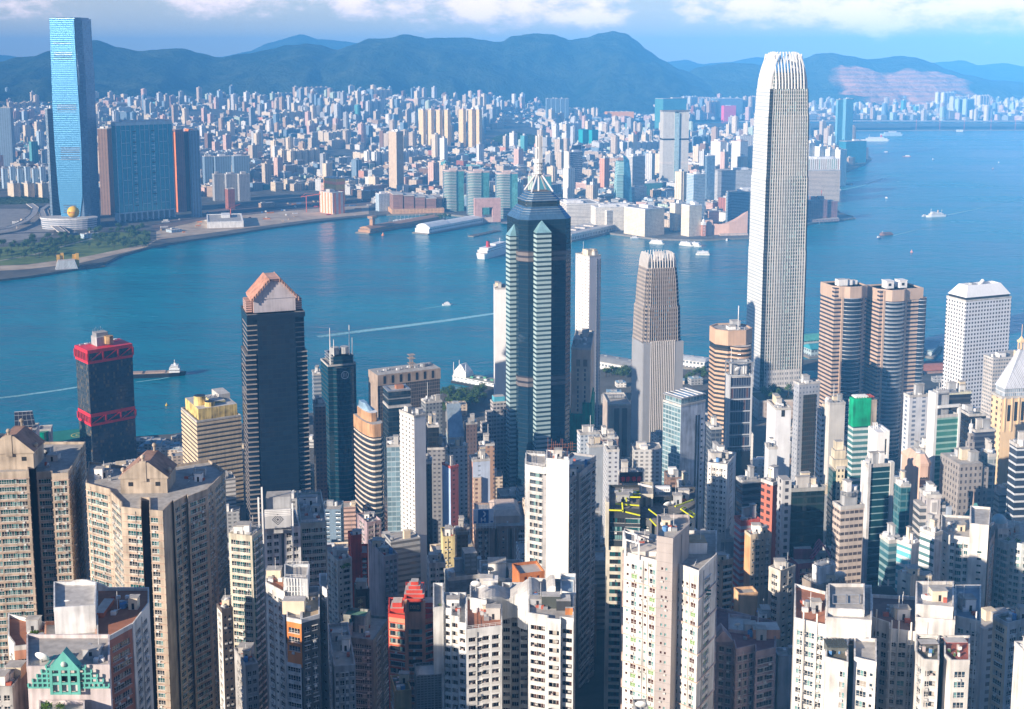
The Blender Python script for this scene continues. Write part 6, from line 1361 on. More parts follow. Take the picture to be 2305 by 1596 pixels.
 def finish(s,cap=96):
  """the windows that show best are objects, the rest of them one mesh"""
  inv=[]
  for key,p,a,f in s.wins:
   x,y,z=p[0]+s.o[0],p[1]+s.o[1],p[2]+s.o[2];nx,ny=sin(a),-cos(a);facing=-(nx*x+ny*y)/math.hypot(x,y);xd,yd=project(x,y,z)
   vis=facing>.03 and-20<xd<2325 and yd<1620
   inv.append((-(1 if vis else 0)*key[1]*key[2]*max(facing,.01)/(1+.004*f),key,p,a))
  inv.sort(key=lambda r:r[0])
  for _,key,p,a in inv[:cap]:
   o=bpy.data.objects.new("window",win_mesh(key)[0]);COL.objects.link(o);o.parent=s.t;o.location=p;o.rotation_euler=(0,0,a)
  if inv[cap:]:
   m=MB()
   for _,key,p,a in inv[cap:]:
    w=win_mesh(key)[1];i=len(m.v);c,n=cos(a),sin(a);m.v.extend([(p[0]+v[0]*c-v[1]*n,p[1]+v[0]*n+v[1]*c,p[2]+v[2])for v in w.v]);sl=[m.slot(x)for x in w.mats]
    m.f.extend([tuple(i+k for k in f)for f in w.f]);m.m.extend([sl[k]for k in w.m]);m.uv.extend(w.uv)
   o=m.build("window",s.t);o['kind']='stuff'
def fp(pts,z):
 """outline from picture columns and distances, at height z"""
 return[(x_at(xd,Y,z),Y)for xd,Y in pts]
def boxfp(f):
 c,n=cos(RAD(f.yaw)),sin(RAD(f.yaw));return[(f.x+x*c-y*n,f.y+x*n+y*c)for x,y in rect(f.w,f.d)]
def apt(label,xl,xm,xr,yt,Y,phi,mat,front,side=None,fh=3.0,d=None,head=2.0,pal='dark',fr=None,low=None,ledge=None,roofn=2,rail=False,name="apartment_tower",group=None,side_mat=None,seed=None,mast=1,parapet=None,tanks=2,cap=96,cat=None,roof=None):
 f=foot(xl,xm,xr,yt,Y,phi,d,6,60);z0=max(ground_z(f.x,f.y)-4,3);P=boxfp(f)
 al=math.degrees(atan(((xl+xr)/2-CXP)/FP));A=Apt(label,f.x,f.y,z0,name,cat or name.replace('_',' '),group,pal,fr,seed or int(xl))
 mats=[mat,side_mat or mat,mat,side_mat or mat]if side_mat else mat
 A.wing(P,f.z,[front,side,None,side],mats,fh,head,zlo=height_at(low,Y)if low else None,ledge=ledge,rail=rail,parapet=parapet,roof=roof)
 if roofn:A.roofstuff(P,f.z,int(xl*3+yt),roofn,tanks,mast)
 A.f=f;A.P=P;A.z=f.z;A.cap=cap;return A
def wallm(name,c,**k):return plain("wall_"+name,c,.82,amt=k.get('amt',.3))
# the foreground, left to right
BEI=wallm("beige",(.45,.375,.295));BEIP=wallm("pinkish_beige",(.50,.37,.29));WHT=wallm("white",(.66,.64,.60));WHT2=wallm("cool_white",(.70,.71,.71));GRYW=wallm("grey_white",(.58,.58,.57));CONC=wallm("concrete",(.36,.36,.35),amt=.4)
def balls(A,pts,r=.9):
 for x,y,z in pts:m=MB();m.cyl(x-A.o[0],y-A.o[1],r*.55,z-A.o[2]-3,z-A.o[2],BEI,8);m.ball(x-A.o[0],y-A.o[1],z-A.o[2]+r*.7,r,BEI,10,7);m.build("finial_ball",A.t)
def gable_house(A,cx,cy,w,d,z0,ze,zr,mat,roofm,yaw=0):
 """penthouse with a pediment front and a low-pitched roof"""
 m=MB().at(cx-A.o[0],cy-A.o[1],-A.o[2],yaw);m.box(-w/2,w/2,-d/2,d/2,z0,ze,mat,mat);m.box(-w/2-.5,w/2+.5,-d/2-.5,d/2+.5,ze,ze+.6,mat)
 m.face([(-w/2,-d/2,ze+.6),(w/2,-d/2,ze+.6),(w*.12,-d/2,zr),(-w*.12,-d/2,zr)],mat);m.box(-w*.07,w*.07,-d/2-.8,-d/2-.02,ze-1,zr+.8,mat);m.T=None;m.build("penthouse",A.t)
 r=MB().at(cx-A.o[0],cy-A.o[1],-A.o[2],yaw);q=[(-w/2-.6,ze+.6),(-w*.12,zr+.3),(w*.12,zr+.3),(w/2+.6,ze+.6)]
 for(x0,a),(x1,b)in zip(q,q[1:]):r.face([(x0,-d/2-.6,a),(x1,-d/2-.6,b),(x1,d/2+.5,b),(x0,d/2+.5,a)],roofm)
 r.face([(x,-d/2-.6,z-.35)for x,z in q][::-1],mat)
 for(x0,a),(x1,b)in zip(q,q[1:]):r.face([(x0,-d/2-.6,a-.4),(x1,-d/2-.6,b-.4),(x1,-d/2-.6,b),(x0,-d/2-.6,a)],mat)
 r.T=None;r.build("gable_roof",A.t)
 for x in(-w*.28,w*.3):v=MB().at(cx-A.o[0],cy-A.o[1],-A.o[2],yaw);v.box(x-.9,x+.9,-d/2-.06,-d/2-.01,ze-3,ze-1.4,DARK);v.T=None;v.build("vent_panel",A.t)
 c,s=cos(RAD(yaw)),sin(RAD(yaw));balls(A,[(cx+x*c-y*s,cy+x*s+y*c,z+1.5)for x,y,z in((-w/2,-d*.2,ze),(w/2,-d*.2,ze),(0,-d/2,zr+.2),(w*.05,d/2,zr+.4))])
RF_BR=plain("tile_brown",(.33,.2,.15),.8,amt=.3)
Y1=455;z1=height_at(1060,Y1)
A=Apt("big beige tower cut by the left picture edge, gabled penthouse with stone balls",x_at(60,Y1+14,z1),Y1+14,ground_z(-150,Y1)-4,group=None,pal='teal',seed=3)
A.wing(fp([(-75,452),(64,455),(60,480),(-75,480)],z1),z1,[".LwW,LwW.",None,None,None],[BEI]*4,2.95,2.6,ledge=BEIP)
z2=height_at(1047,470)
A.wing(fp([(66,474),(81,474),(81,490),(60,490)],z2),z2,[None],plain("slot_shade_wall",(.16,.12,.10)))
A.wing(fp([(82,462),(116,463),(116.2,460),(153,461),(192,500),(80,500)],z2),z2,[".LW.",None,".WwW.",".w.w.w.",None,None],BEI,2.95,2.6,ledge=BEIP)
gable_house(A,x_at(36,466,z1),466,17.5,13,z1-1,height_at(1022,459),height_at(984,459),BEI,RF_BR,4)
A.roofstuff(fp([(90,468),(150,468),(180,492),(90,492)],z2),z2,11,2,1);A.finish(98)
YA=440;za=height_at(1132,YA)
A=Apt("big beige tower with deep dark slot and gabled penthouse with four stone balls",x_at(330,YA+26,za),YA+26,ground_z(-130,YA)-4,pal='teal',seed=5)
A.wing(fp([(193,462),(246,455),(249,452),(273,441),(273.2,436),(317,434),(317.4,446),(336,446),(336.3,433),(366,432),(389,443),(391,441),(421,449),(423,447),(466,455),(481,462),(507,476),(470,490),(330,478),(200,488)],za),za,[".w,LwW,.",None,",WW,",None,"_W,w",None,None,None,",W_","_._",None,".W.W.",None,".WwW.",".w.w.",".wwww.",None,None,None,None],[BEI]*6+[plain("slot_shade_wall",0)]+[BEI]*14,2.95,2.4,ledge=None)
for a,b in(((193,462),(246,455)),((273.2,436),(317,434)),((336.3,433),(366,432)),((423,447),(466,455))):
 p,q=fp([a,b],za);m=MB();z=za-2.4-A.o[2]
 e=Vector((q[0]-p[0],q[1]-p[1])).normalized();o_=(e.y*.3,-e.x*.3)
 while z>height_at(1625,440)-A.o[2]:
  P4=[(p[0]-A.o[0]+o_[0],p[1]-A.o[1]+o_[1]),(q[0]-A.o[0]+o_[0],q[1]-A.o[1]+o_[1]),(q[0]-A.o[0],q[1]-A.o[1]),(p[0]-A.o[0],p[1]-A.o[1])];m.prism(P4,z-.32,z,BEIP,BEIP,BEIP);z-=2.95
 m.build("cladding",A.t)
gable_house(A,x_at(335,460,za),460,17.5,14,za-1,height_at(1077,453),height_at(1042,453),BEI,RF_BR,2)
A.roofstuff(fp([(205,468),(262,460),(262,482),(215,484)],za),za,12,3,1);A.roofstuff(fp([(400,458),(470,464),(470,480),(400,474)],za),za,13,2,1);A.finish(99)
dish_at(150,1013,505,21,5,"large pale dish on the beige tower at the left edge")
Y3=335;z3=height_at(1440,Y3);PNK=wallm("salmon",(.60,.30,.19));PNKD=wallm("salmon_shade",(.40,.17,.12))  # darker salmon for the right wing: its shade is in the colour
A=Apt("salmon and white tower with an arched roof wall and a dish, lower left corner",x_at(170,350,z3),350,ground_z(-120,340)-4,pal='dark',seed=7)
A.wing(fp([(18,338),(31,333),(31.2,331),(101,333),(104,346),(18,352)],z3),z3,[".s.",None,".WwW.",None],[WHT,WHT,PNK,WHT,WHT,WHT],3.1,3.4,roof=plain("roof_terracotta",(.38,.16,.09)))
z3b=height_at(1452,330);n=8;arc=[(101+117*k/n,330-5.0*sin(pi*k/n))for k in range(n+1)]
A.wing(fp(arc+[(218,345),(101,345)],z3b),z3b,[".s."]*n,PNK,3.1,3.6)
m=MB();a2=fp(arc,z3b);
for(p,q)in zip(a2,a2[1:]):
 m.prism([(p[0]-A.o[0],p[1]-A.o[1]-.5),(q[0]-A.o[0],q[1]-A.o[1]-.5),(q[0]-A.o[0],q[1]-A.o[1]+.3),(p[0]-A.o[0],p[1]-A.o[1]+.3)],z3b-A.o[2]+.02,z3b-A.o[2]+1.8,WHT)
m.build("arched_cornice",A.t)
A.wing(fp([(218,329),(297,341),(299,341),(335,355),(335,366),(218,366)],height_at(1425,335)),height_at(1425,335),[".W.WW.",None,".w.w.",None,None,None],[PNKD,WHT,WHT,WHT,WHT,WHT],3.1,3.0,roof=plain("roof_terracotta",0),parapet=WHT)
zt=height_at(1368,338);A.wing(fp([(121,338),(214,340),(217,356),(121,356)],zt),zt,[None],WHT2,roof=ROOFL,zbot=z3-2,rail=False)
zr=height_at(1335,352);m=MB();n=10;q=fp([(128+114*k/n,356)for k in range(n+1)],zr)
for k in range(n):
 h0=zr-A.o[2]+2.4*sin(pi*k/n);h1=zr-A.o[2]+2.4*sin(pi*(k+1)/n);p0,p1=q[k],q[k+1];i=m.add([(p0[0]-A.o[0],p0[1]-A.o[1],zt-A.o[2]-3),(p1[0]-A.o[0],p1[1]-A.o[1],zt-A.o[2]-3),(p1[0]-A.o[0],p1[1]-A.o[1],h1),(p0[0]-A.o[0],p0[1]-A.o[1],h0),(p0[0]-A.o[0],p0[1]-A.o[1]+.6,h0),(p1[0]-A.o[0],p1[1]-A.o[1]+.6,h1)])
 for f_ in((0,1,2,3),(3,2,5,4)):m.f.append(tuple(i+v for v in f_));m.m.append(m.slot(WHT));m.uv.append([(0,0)]*4)
m.build("arched_screen",A.t)
A.box(x_at(232,352,zt),352,3,10,z3,height_at(1370,350),plain("terracotta_wall",(.50,.15,.07)),"side_wall");A.roofstuff(fp([(60,336),(100,336),(100,348),(60,348)],z3),z3,21,1,1,0);A.roofstuff(fp([(240,345),(320,352),(320,362),(240,362)],height_at(1425,335)),height_at(1425,335),22,1,2,1);A.finish(98)
dish_at(152,1362,345,13,10,"dish on the white roof block of the salmon tower")
def bush(name,label,x,y,z,r,h,n=90,seed=1,cat="plant",leaf=None,group=None):
 """stems under a loose mass of leaf faces"""
 R=random.Random(seed);t=thing(name,label,cat,(x,y,z),0,group);m=MB();L=leaf or leafy("leaf_bright",(.05,.13,.015),(.16,.26,.04))
 for k in range(n):
  while True:
   u,v,w=R.uniform(-1,1),R.uniform(-1,1),R.uniform(-.1,1)
   if u*u+v*v+w*w<1:break
  q=R.uniform(.7,1.15);p=Vector((u*r*q,v*r*q,h*.3+w*h*.7*q));s=r*R.uniform(.10,.20)
  a=Vector((R.uniform(-1,1),R.uniform(-1,1),R.uniform(-.3,1))).normalized();b=a.orthogonal().normalized()*s;c=a.cross(b);m.face([p-b,p+c*.6,p+b,p-c*.6],L)
 m.build("foliage",t);s=MB();BK=plain("bark",(.09,.06,.04),.9)
 for k in range(3):s.tube((R.uniform(-.2,.2)*r,R.uniform(-.2,.2)*r,0),(R.uniform(-.5,.5)*r,R.uniform(-.5,.5)*r,h*.6),max(.05,r*.04),BK,4,.02)
 s.build("stem",t);return t
def bush_at(xd,yd,Y,rpx,label,n=90,name="roof_plant",cat="plant",seed=None):
 z=height_at(yd,Y);s=px_scale(Y,z);bush(name,label,x_at(xd,Y,z),Y,z-rpx*s*.8,rpx*s,rpx*s*1.5,n,seed or int(xd),cat)
bush_at(78,1426,340,12,"palm-like bush on the salmon tower's left terrace",220);bush_at(96,1428,341,9,"smaller bush beside the palm-like one on the salmon tower",160)
Y4=300;z4=height_at(1500,Y4);TEA=plain("teal_paint",(.12,.42,.36),.6,amt=.15);PW=wallm("pinkish_white",(.62,.55,.54))
A=Apt("pinkish white tower with a teal gabled lattice front, bottom left corner",x_at(152,Y4+8,z4),Y4+8,ground_z(-100,Y4)-4,pal='dark',seed=9)
A.wing(fp([(60,Y4),(246,Y4+1),(246,Y4+18),(60,Y4+18)],z4),z4,[None],PW,roof=ROOFM)
ox,oy,oz=A.o;s4=px_scale(Y4,z4);X=lambda xd:x_at(xd,Y4,z4)-ox;Zr=lambda yd:height_at(yd,Y4)-oz;yf=Y4-oy
m=MB()
for r_ in range(5):
 zr0=Zr(1548-r_*10.5)
 for sx in(-1,1):
  x_out=X(62)if sx<0 else X(244);x_in=X(117)if sx<0 else X(178);nst=r_*1.0
  xa=x_out+(x_in-x_out)*nst/5.2
  m.box(min(xa,x_in),max(xa,x_in),yf-.45,yf-.02,zr0,zr0+.42,TEA)
  k=int(abs(x_in-xa)/1.25)
  for j in range(k+1):xx=xa+(x_in-xa)*j/max(k,1);m.box(xx-.2,xx+.2,yf-.40,yf-.02,zr0+.42,zr0+.62+.62,TEA)
m.build("lattice_frame",A.t)
m=MB();xc=X(147);wl,wr=X(116),X(178);zt0,zp=Zr(1500),Zr(1462)
for x in(wl,wl+(wr-wl)*.33,wl+(wr-wl)*.66,wr):m.box(x-.35,x+.35,yf-.9,yf-.46,Zr(1560),zt0,TEA)
for zz in(Zr(1560),Zr(1538),Zr(1518)):m.box(wl,wr,yf-.85,yf-.46,zz,zz+.6,TEA)
i=m.add([(wl-.6,yf-1,zt0-.6),(wr+.6,yf-1,zt0-.6),(xc,yf-1,zp),(wl-.6,yf+1.6,zt0-.6),(wr+.6,yf+1.6,zt0-.6),(xc,yf+1.6,zp)])
for f_ in((0,1,2),(3,5,4),(0,2,5,3),(1,4,5,2),(0,3,4,1)):m.f.append(tuple(i+v for v in f_));m.m.append(m.slot(TEA));m.uv.append([(0,0)]*len(f_))
m.build("gable_frame",A.t);m=MB();m.ball(xc,yf-1.0,zt0+1.1,.75,plain("medallion",(.6,.66,.6)),12,6,1.0);m.build("medallion",A.t)
for q in range(4):m=MB();m.box(wl+q*(wr-wl)*.2-2.4,wl+q*(wr-wl)*.2-1.9,yf+1,yf+8,zt0-1.4+q*.2,zt0-.9+q*.2,TEA);m.build("roof_beam",A.t)
for x0,x1 in((.02,.31),(.36,.64),(.69,.98)):
 for(za_,zb_)in((1538,1521),(1560,1541)):m=MB();m.box(wl+(wr-wl)*x0,wl+(wr-wl)*x1,yf-.12,yf-.01,Zr(za_)+.6,Zr(zb_),GL_D if(x0>.3 and za_<1550)else PW);m.build("panel",A.t)
A.wing(fp([(88,Y4-9),(190,Y4-8),(190,Y4-.3),(88,Y4-.3)],Zr(1574)+oz),Zr(1574)+oz,[None],PW,roof=ROOFM)
A.roofstuff(fp([(190,302),(240,302),(240,315),(190,315)],z4),z4,31,1,1,1);A.finish()
dish_at(93,1483,304,17,-12,"large dish at the left end of the teal lattice roof");bush_at(105,1588,295,14,"lush bush on the low terrace under the teal gable",240);bush_at(135,1589,296,12,"second lush bush beside it, under the teal gable",200)
apt("low weathered block with roof clutter at the bottom left corner",-20,None,62,1545,318,2,CONC,".w.w.",d=16,roofn=3).finish()
apt("narrow white tower with a dish and dark flank, left of the pale green tower",488,499,524,1372,425,30,wallm("deep_brown",(.13,.11,.10)),".s.s.",".w.",d=14,side_mat=WHT,roofn=1).finish();dish_at(512,1352,428,8,25,"small dish on the narrow white tower left of the pale green tower")  # near-black brown front and rear, white sides
apt("grey low tower with red tarpaulin roof before the pale green tower",527,553,581,1498,395,28,wallm("mid_grey",(.40,.39,.38)),".w.w.",".w.",roofn=2).finish()
GRN=wallm("pale_green",(.46,.56,.42));Y5=436
A=apt("cream front and pale green flank of a tall tower with rows of bay windows",515,567,590,1206,Y5,-16,wallm("cream_front",(.60,.55,.44)),".WWW.",".G.G.",fh=2.75,pal='teal',side_mat=GRN,rail=True,roofn=3,d=16);A.finish(98)
A=apt("white twin-block tower in shade under the grey diamond sign panel",586,None,676,1192,462,16,WHT2,".w.w.D.w.w.",".w.",fh=2.95,d=18,rail=True,roofn=3);A.finish(70)
apt("grey-green tower with balustraded roof garden, right of the diamond sign",668,676,735,1178,478,12,wallm("grey_green",(.36,.42,.38)),".LwLw.",".W.",fh=3.0,d=20,pal='teal',rail=True,roofn=3).finish(60)
def sign_panel():
 Y=456;z=height_at(1188,Y);s=px_scale(Y,z);x=x_at(626,Y,z);t=thing("roof_sign","grey rooftop sign panel with a concentric diamond emblem, between two white poles","sign",(x,Y,z),8);w,h=58*s,44*s
 m=MB();m.box(-w/2,w/2,-.4,.4,0,h,plain("sign_grey",(.46,.47,.48),.6));m.build("panel",t);m=MB();FRS=plain("sign_ink",(.05,.05,.06),.6,amt=0)
 for r0,r1 in((h*.30,h*.25),(h*.19,h*.145)):
  for k in range(4):
   a,b=k*pi/2,(k+1)*pi/2;m.face([(r0*cos(a),-.43,h*.46+r0*sin(a)),(r0*cos(b),-.43,h*.46+r0*sin(b)),(r1*cos(b),-.43,h*.46+r1*sin(b)),(r1*cos(a),-.43,h*.46+r1*sin(a))][::-1],FRS)
 r=h*.08;m.face([(r,-.43,h*.46),(0,-.43,h*.46+r),(-r,-.43,h*.46),(0,-.43,h*.46-r)][::-1],FRS);m.build("emblem",t)
 for x_,hh in((-w*.5-.8,h+9),(-w*.5-2.2,h+5),(w*.5+.6,h+2)):m=MB();m.box(x_-.3,x_+.3,-.3,.3,-6,hh,WHITE);m.build("pole",t)
 m=MB()
 for k in range(4):m.box(-w/2,w/2,-.6,-.42,h-.4-k*.7,h-.15-k*.7,WHITE)
 m.build("fascia_rib",t);m=MB();m.box(-w*.45,w*.5,2,9,-3,h+4,GREYP,ROOFM);m.build("plant_room",t)
sign_panel()
Y6=385;z6=height_at(1330,Y6)
A=Apt("white tower with orange upper corner, slate front and a gridded rooftop block",x_at(668,Y6+10,z6),Y6+10,ground_z(-60,Y6)-4,pal='dark',seed=15);SLT=wallm("slate",(.075,.085,.095));ORG=wallm("orange",(.62,.22,.06))
A.wing(fp([(598,392),(640,384),(640,396),(598,398)],z6),z6,[".A.s.A."],WHT,3.0,2.4,roof=plain("roof_terracotta",0))
zq=height_at(1392,370);za_=zq-16
A.wing(fp([(645,371),(678,369),(678,384),(645,384)],zq),zq,[",W,"],ORG,3.0,2.6,zbot=za_,parapet=GRYW);A.wing(fp([(645,371),(678,369),(678,384),(645,384)],za_+1),za_+1,[",L,"],GRYW,3.0,.6)
A.wing(fp([(678.5,369.5),(719,373),(719,390),(678.5,388)],zq),zq,[".w.w."],SLT,3.0,2.6,parapet=GRYW,roof=plain("roof_tan",(.5,.38,.24)));A.wing(fp([(719,390),(736,386),(736,399),(719,399)],z6),z6,[".s."],WHT2,3.0,2.0)
A.wing(fp([(630,390),(719,391),(719,398),(630,398)],height_at(1342,390)),height_at(1342,390),[None],WHT2)
zc=height_at(1300,386);A.wing(fp([(640,386),(692,385),(697,397),(640,397)],zc),zc,[None],plain("panel_grey",(.55,.57,.58),.6),zbot=z6-2,rail=True);m=MB();p,q=fp([(641,385.6),(692,384.6)],zc)
for k in range(8):x=p[0]+(q[0]-p[0])*k/7-A.o[0];m.box(x-.1,x+.1,p[1]-A.o[1]-.5,p[1]-A.o[1]-.2,height_at(1390,386)-A.o[2],zc-A.o[2],WHITE)
for k in range(7):zz=height_at(1390-12*k,386)-A.o[2];m.box(p[0]-A.o[0],q[0]-A.o[0],p[1]-A.o[1]-.45,p[1]-A.o[1]-.22,zz,zz+.15,WHITE)
m.build("lattice_frame",A.t);A.box(x_at(664,378,zq),377,7,4,zq-1,zq+3.4,CREAMP);A.roofstuff(fp([(600,392),(640,392),(640,400),(600,400)],z6),z6,41,1,1,1);A.roofstuff(fp([(645,374),(715,376),(715,388),(645,384)],zq),zq,42,1,1,0);A.finish(98)
bush_at(612,1327,394,7,"potted bush on the white and orange tower's terrace",90)
apt("slim white tower with a small roof garden, left of the scarlet tower",735,760,792,1262,545,30,WHT,".s.B.",".w.s.w.",fh=2.9,d=None,roofn=2,low=1420).finish(60);bush_at(781,1272,540,9,"roof garden bush on the slim white tower",150);bush_at(772,1276,541,7,"low bush next to the roof garden bush",100)
RD=wallm("scarlet",(.60,.07,.03));A=apt("scarlet painted narrow tower with ribbed flank among white ones",783,790,814,1206,590,20,RD,None,".s.",d=12,roofn=1,low=1300,roof=ROOFM);A.wing(fp([(812,588),(828,588),(828,600),(812,600)],height_at(1245,588)),height_at(1245,588),[".B."],RD,3.0,2.0,zlo=height_at(1320,588));A.finish(40)
apt("mauve slab with a plain left half and balconied right half",829,865,896,1252,560,26,wallm("mauve_slab",(.46,.38,.38)),".w.A.w.",None,fh=3.0,roofn=3,low=1420).finish(50)
apt("pinkish grey block behind the scarlet tower",803,826,858,1176,690,28,wallm("pink_grey",(.40,.31,.33)),".W.W.",".w.",roofn=2,low=1270).finish(50)
def gold_sign():
 A=apt("narrow brown tower with vertical gilt characters on its face",797,802,831,1328,500,14,wallm("dark_brown",(.07,.05,.04)),".d..d.",None,d=12,roofn=1,low=1420);f=A.f;m=MB();G=plain("gilt",(.62,.46,.2),.5,amt=0);t=thing("sign_board","vertical gilt shop characters on the narrow brown tower","sign",(x_at(810,499,200),497.4,0),14)
 for k in range(5):
  z=height_at(1352+k*15,499);w=1.1
  m.box(-w,w,-.2,0,z,z+.3,G);m.box(-w*.8,w*.8,-.2,0,z+.8,z+1.05,G);m.box(-.15,.15,-.22,-.02,z-.5,z+1.6,G);m.box(-w,-w+.25,-.2,0,z-.3,z+.9,G)
 m.build("lettering",t);b=MB();b.box(-2.2,2.2,0.01,.4,height_at(1415,499),height_at(1340,499),plain("board_brown",(.16,.10,.06),.6));b.build("panel",t);A.finish()
gold_sign()
apt("weathered grey-green tower in deep shade with a rust-streaked roof block",738,840,876,1440,468,-12,wallm("shade_grey",(.22,.235,.225),amt=.35),".LwLwA.",".w.w.",fh=3.0,roofn=2,d=18).finish(98)
f=foot(770,822,834,1388,476,-12,None,6,12);A=Apt("rust-streaked concrete roof house with teal door, on the weathered grey-green tower",f.x,f.y,height_at(1450,476),"roof_house","roof house");A.wing(boxfp(f),f.z,[None]*4,wallm("rusty_concrete",(.38,.39,.36),amt=.6),roof=plain("roof_green",(.12,.26,.19)));A.box(f.x-2,f.y-f.d/2-.3,1,.3,f.z-6,f.z-1.2,plain("teal_door",(.05,.25,.25)),"door");A.finish()
apt("pale grey walk-up with laundry balconies in shade, below the weathered grey-green tower",738,752,800,1500,388,12,wallm("walkup_grey",(.40,.41,.43),amt=.35),".A.W.A.W.",".w.",fh=2.9,roofn=3,mast=2).finish(70)
def lettered():
 Y=442;zl=height_at(1386,Y);zt=height_at(1348,Y-3);SAL=wallm("salmon_tower",(.58,.28,.17));CRM=plain("crimson_trim",(.55,.06,.035),.7,amt=.2)
 A=Apt("salmon tower with crimson stepped crown and black lettered plaque",x_at(925,Y+8,zl),Y+8,ground_z(-30,Y)-4,pal='blue',fr=FR_D,seed=19)
 A.wing(fp([(875,Y+2),(913,Y),(913,Y+16),(875,Y+16)],zl),zl,[",L,"],[SAL]*4,3.0,3.2,parapet=CRM,ledge=CRM,roof=plain("roof_terracotta",0));A.wing(fp([(955,Y),(976,Y+2),(976,Y+16),(955,Y+16)],zl),zl,[",W,"],SAL,3.0,3.2,parapet=CRM,ledge=CRM,roof=plain("roof_terracotta",0))
 A.wing(fp([(913.3,Y-3),(954.6,Y-3),(954.6,Y+12),(913.3,Y+12)],zt),zt,[".L."],SAL,3.0,11.5,parapet=CRM)
 c=fp([(934,Y+4)],zt)[0]
 for k in range(4):A.box(c[0],c[1],7.6-k*1.6,8-k*1.6,zt-.9+k*1.3,zt+.4+k*1.3,CRM,"crown_step")
 for xd in(895,966):
  for k in range(2):A.box(x_at(xd,Y+8,zl),Y+8,5-k*1.5,7-k*2,zl-1+k*1.8,zl+.8+k*1.8,CRM,"roof_step")
 m=MB();px,py=x_at(934,Y-3,zt)-A.o[0],Y-3-A.o[1];z=height_at(1370,Y-3)-A.o[2];s=px_scale(Y,zt);INK=plain("plaque_black",(.012,.011,.01),.5,amt=0);m.box(px-13*s,px+13*s,py-.3,py-.02,z-1.0,z+8.5*s*1.0+1.2,INK);m.build("plaque",A.t)
 w=MB();LT=plain("plaque_letters",(.38,.25,.16),.5,amt=0);u=4.4*s;h=8.5*s;x0=px-11*s;yy=py-.31
 def st(a,b,t=.16):w.tube((x0+a[0]*s,yy,z+a[1]*h),(x0+b[0]*s,yy,z+b[1]*h),t,LT,4)
 st((1,0),(1,1));st((3,0),(8,1));st((8,0),(3,1));st((10,0),(10,1));st((13,0),(13,1));st((16,0),(16,1))
 for a,b in(((16,1),(19.5,1)),((19.5,1),(20.5,.75)),((20.5,.75),(19.5,.52)),((16,.52),(19.5,.52)),((19.5,.52),(21,.26)),((21,.26),(19.5,0)),((16,0),(19.5,0))):st(a,b)
 w.build("lettering",A.t)
 for xd in(913.6,954.3):A.box(x_at(xd,Y-3.4,zt),Y-3.4,.9,.8,zl-60,zt-.2,SAL,"pilaster")
 A.finish(70)
lettered()
apt("tan walk-up with a mossy roof below the lettered salmon tower",879,890,926,1556,410,14,wallm("walkup_tan",(.55,.38,.18)),None,".w.",d=14,roofn=1,roof=plain("roof_moss",(.2,.17,.1))).finish()
f=foot(932,938,994,1522,395,10,14);A=Apt("dark slatted screen box over a roof, bottom centre-left",f.x,f.y,ground_z(-30,400)-4,"screened_block","building");A.wing(boxfp(f),f.z,[None]*4,facade("slat_screen",(.16,.17,.18),(.04,.045,.05),.9,1.2,.5,.7,.25));A.box(f.x,f.y,f.w*.7,f.d*.7,f.z-4,f.z-.6,DARK,"well");A.finish()
apt("primrose yellow tower with small windows, bamboo scaffolding on its right",992,None,1024,1208,640,8,wallm("primrose",(.66,.55,.28)),".s.s..",None,d=14,roofn=3,low=1300).finish(40)
t,f,h=office("brick tower wrapped in bamboo poles, right of the primrose yellow tower",1023,1028,1053,1198,650,10,facade("bamboo_brick",(.40,.24,.17),(.22,.13,.09),2.4,2.4,.6,.6,.2),name="apartment_tower",cat="apartment tower",d=14,plant=2)
m=MB();
for k in range(9):x=-f.w/2+f.w*k/8;m.tube((x,-f.d/2-.7,10),(x,-f.d/2-.7,h+2),.09,plain("bamboo",(.45,.33,.16)),4)
for k in range(16):z=h+1-k*2.4;m.tube((-f.w/2,-f.d/2-.75,z),(f.w/2,-f.d/2-.75,z),.08,plain("bamboo",0),4)
m.build("scaffold_lattice",t)
apt("white and pink tower with arched roof wall, above the netted grey mass",961,966,1003,1268,540,10,wallm("white_pink",(.66,.58,.54)),".B.s.B.",".w.",roofn=2,low=1350).finish(40)
NETG=facade("grey_net",(.17,.19,.21),(.13,.15,.17),2.0,2.6,.5,.8,.2,rough=.8,amt=.3)
t,f,h=office("grey block draped in dark scaffold netting",1000,1010,1080,1300,500,14,NETG,name="netted_block",cat="building under scaffold",d=18,plant=2)
c=MB();c.box(f.w*.05,f.w*.45,-f.d*.3,f.d*.4,h,h+9,NETG,ROOFM);c.build("upper_storey",t)
office("long low grey scaffold roof right of the draped block",1080,None,1182,1310,520,2,facade("grey_net",0,0),name="netted_block",cat="building under scaffold",d=24,plant=3);dish_at(1104,1283,515,8,-10,"pale blue dish on the draped grey block")
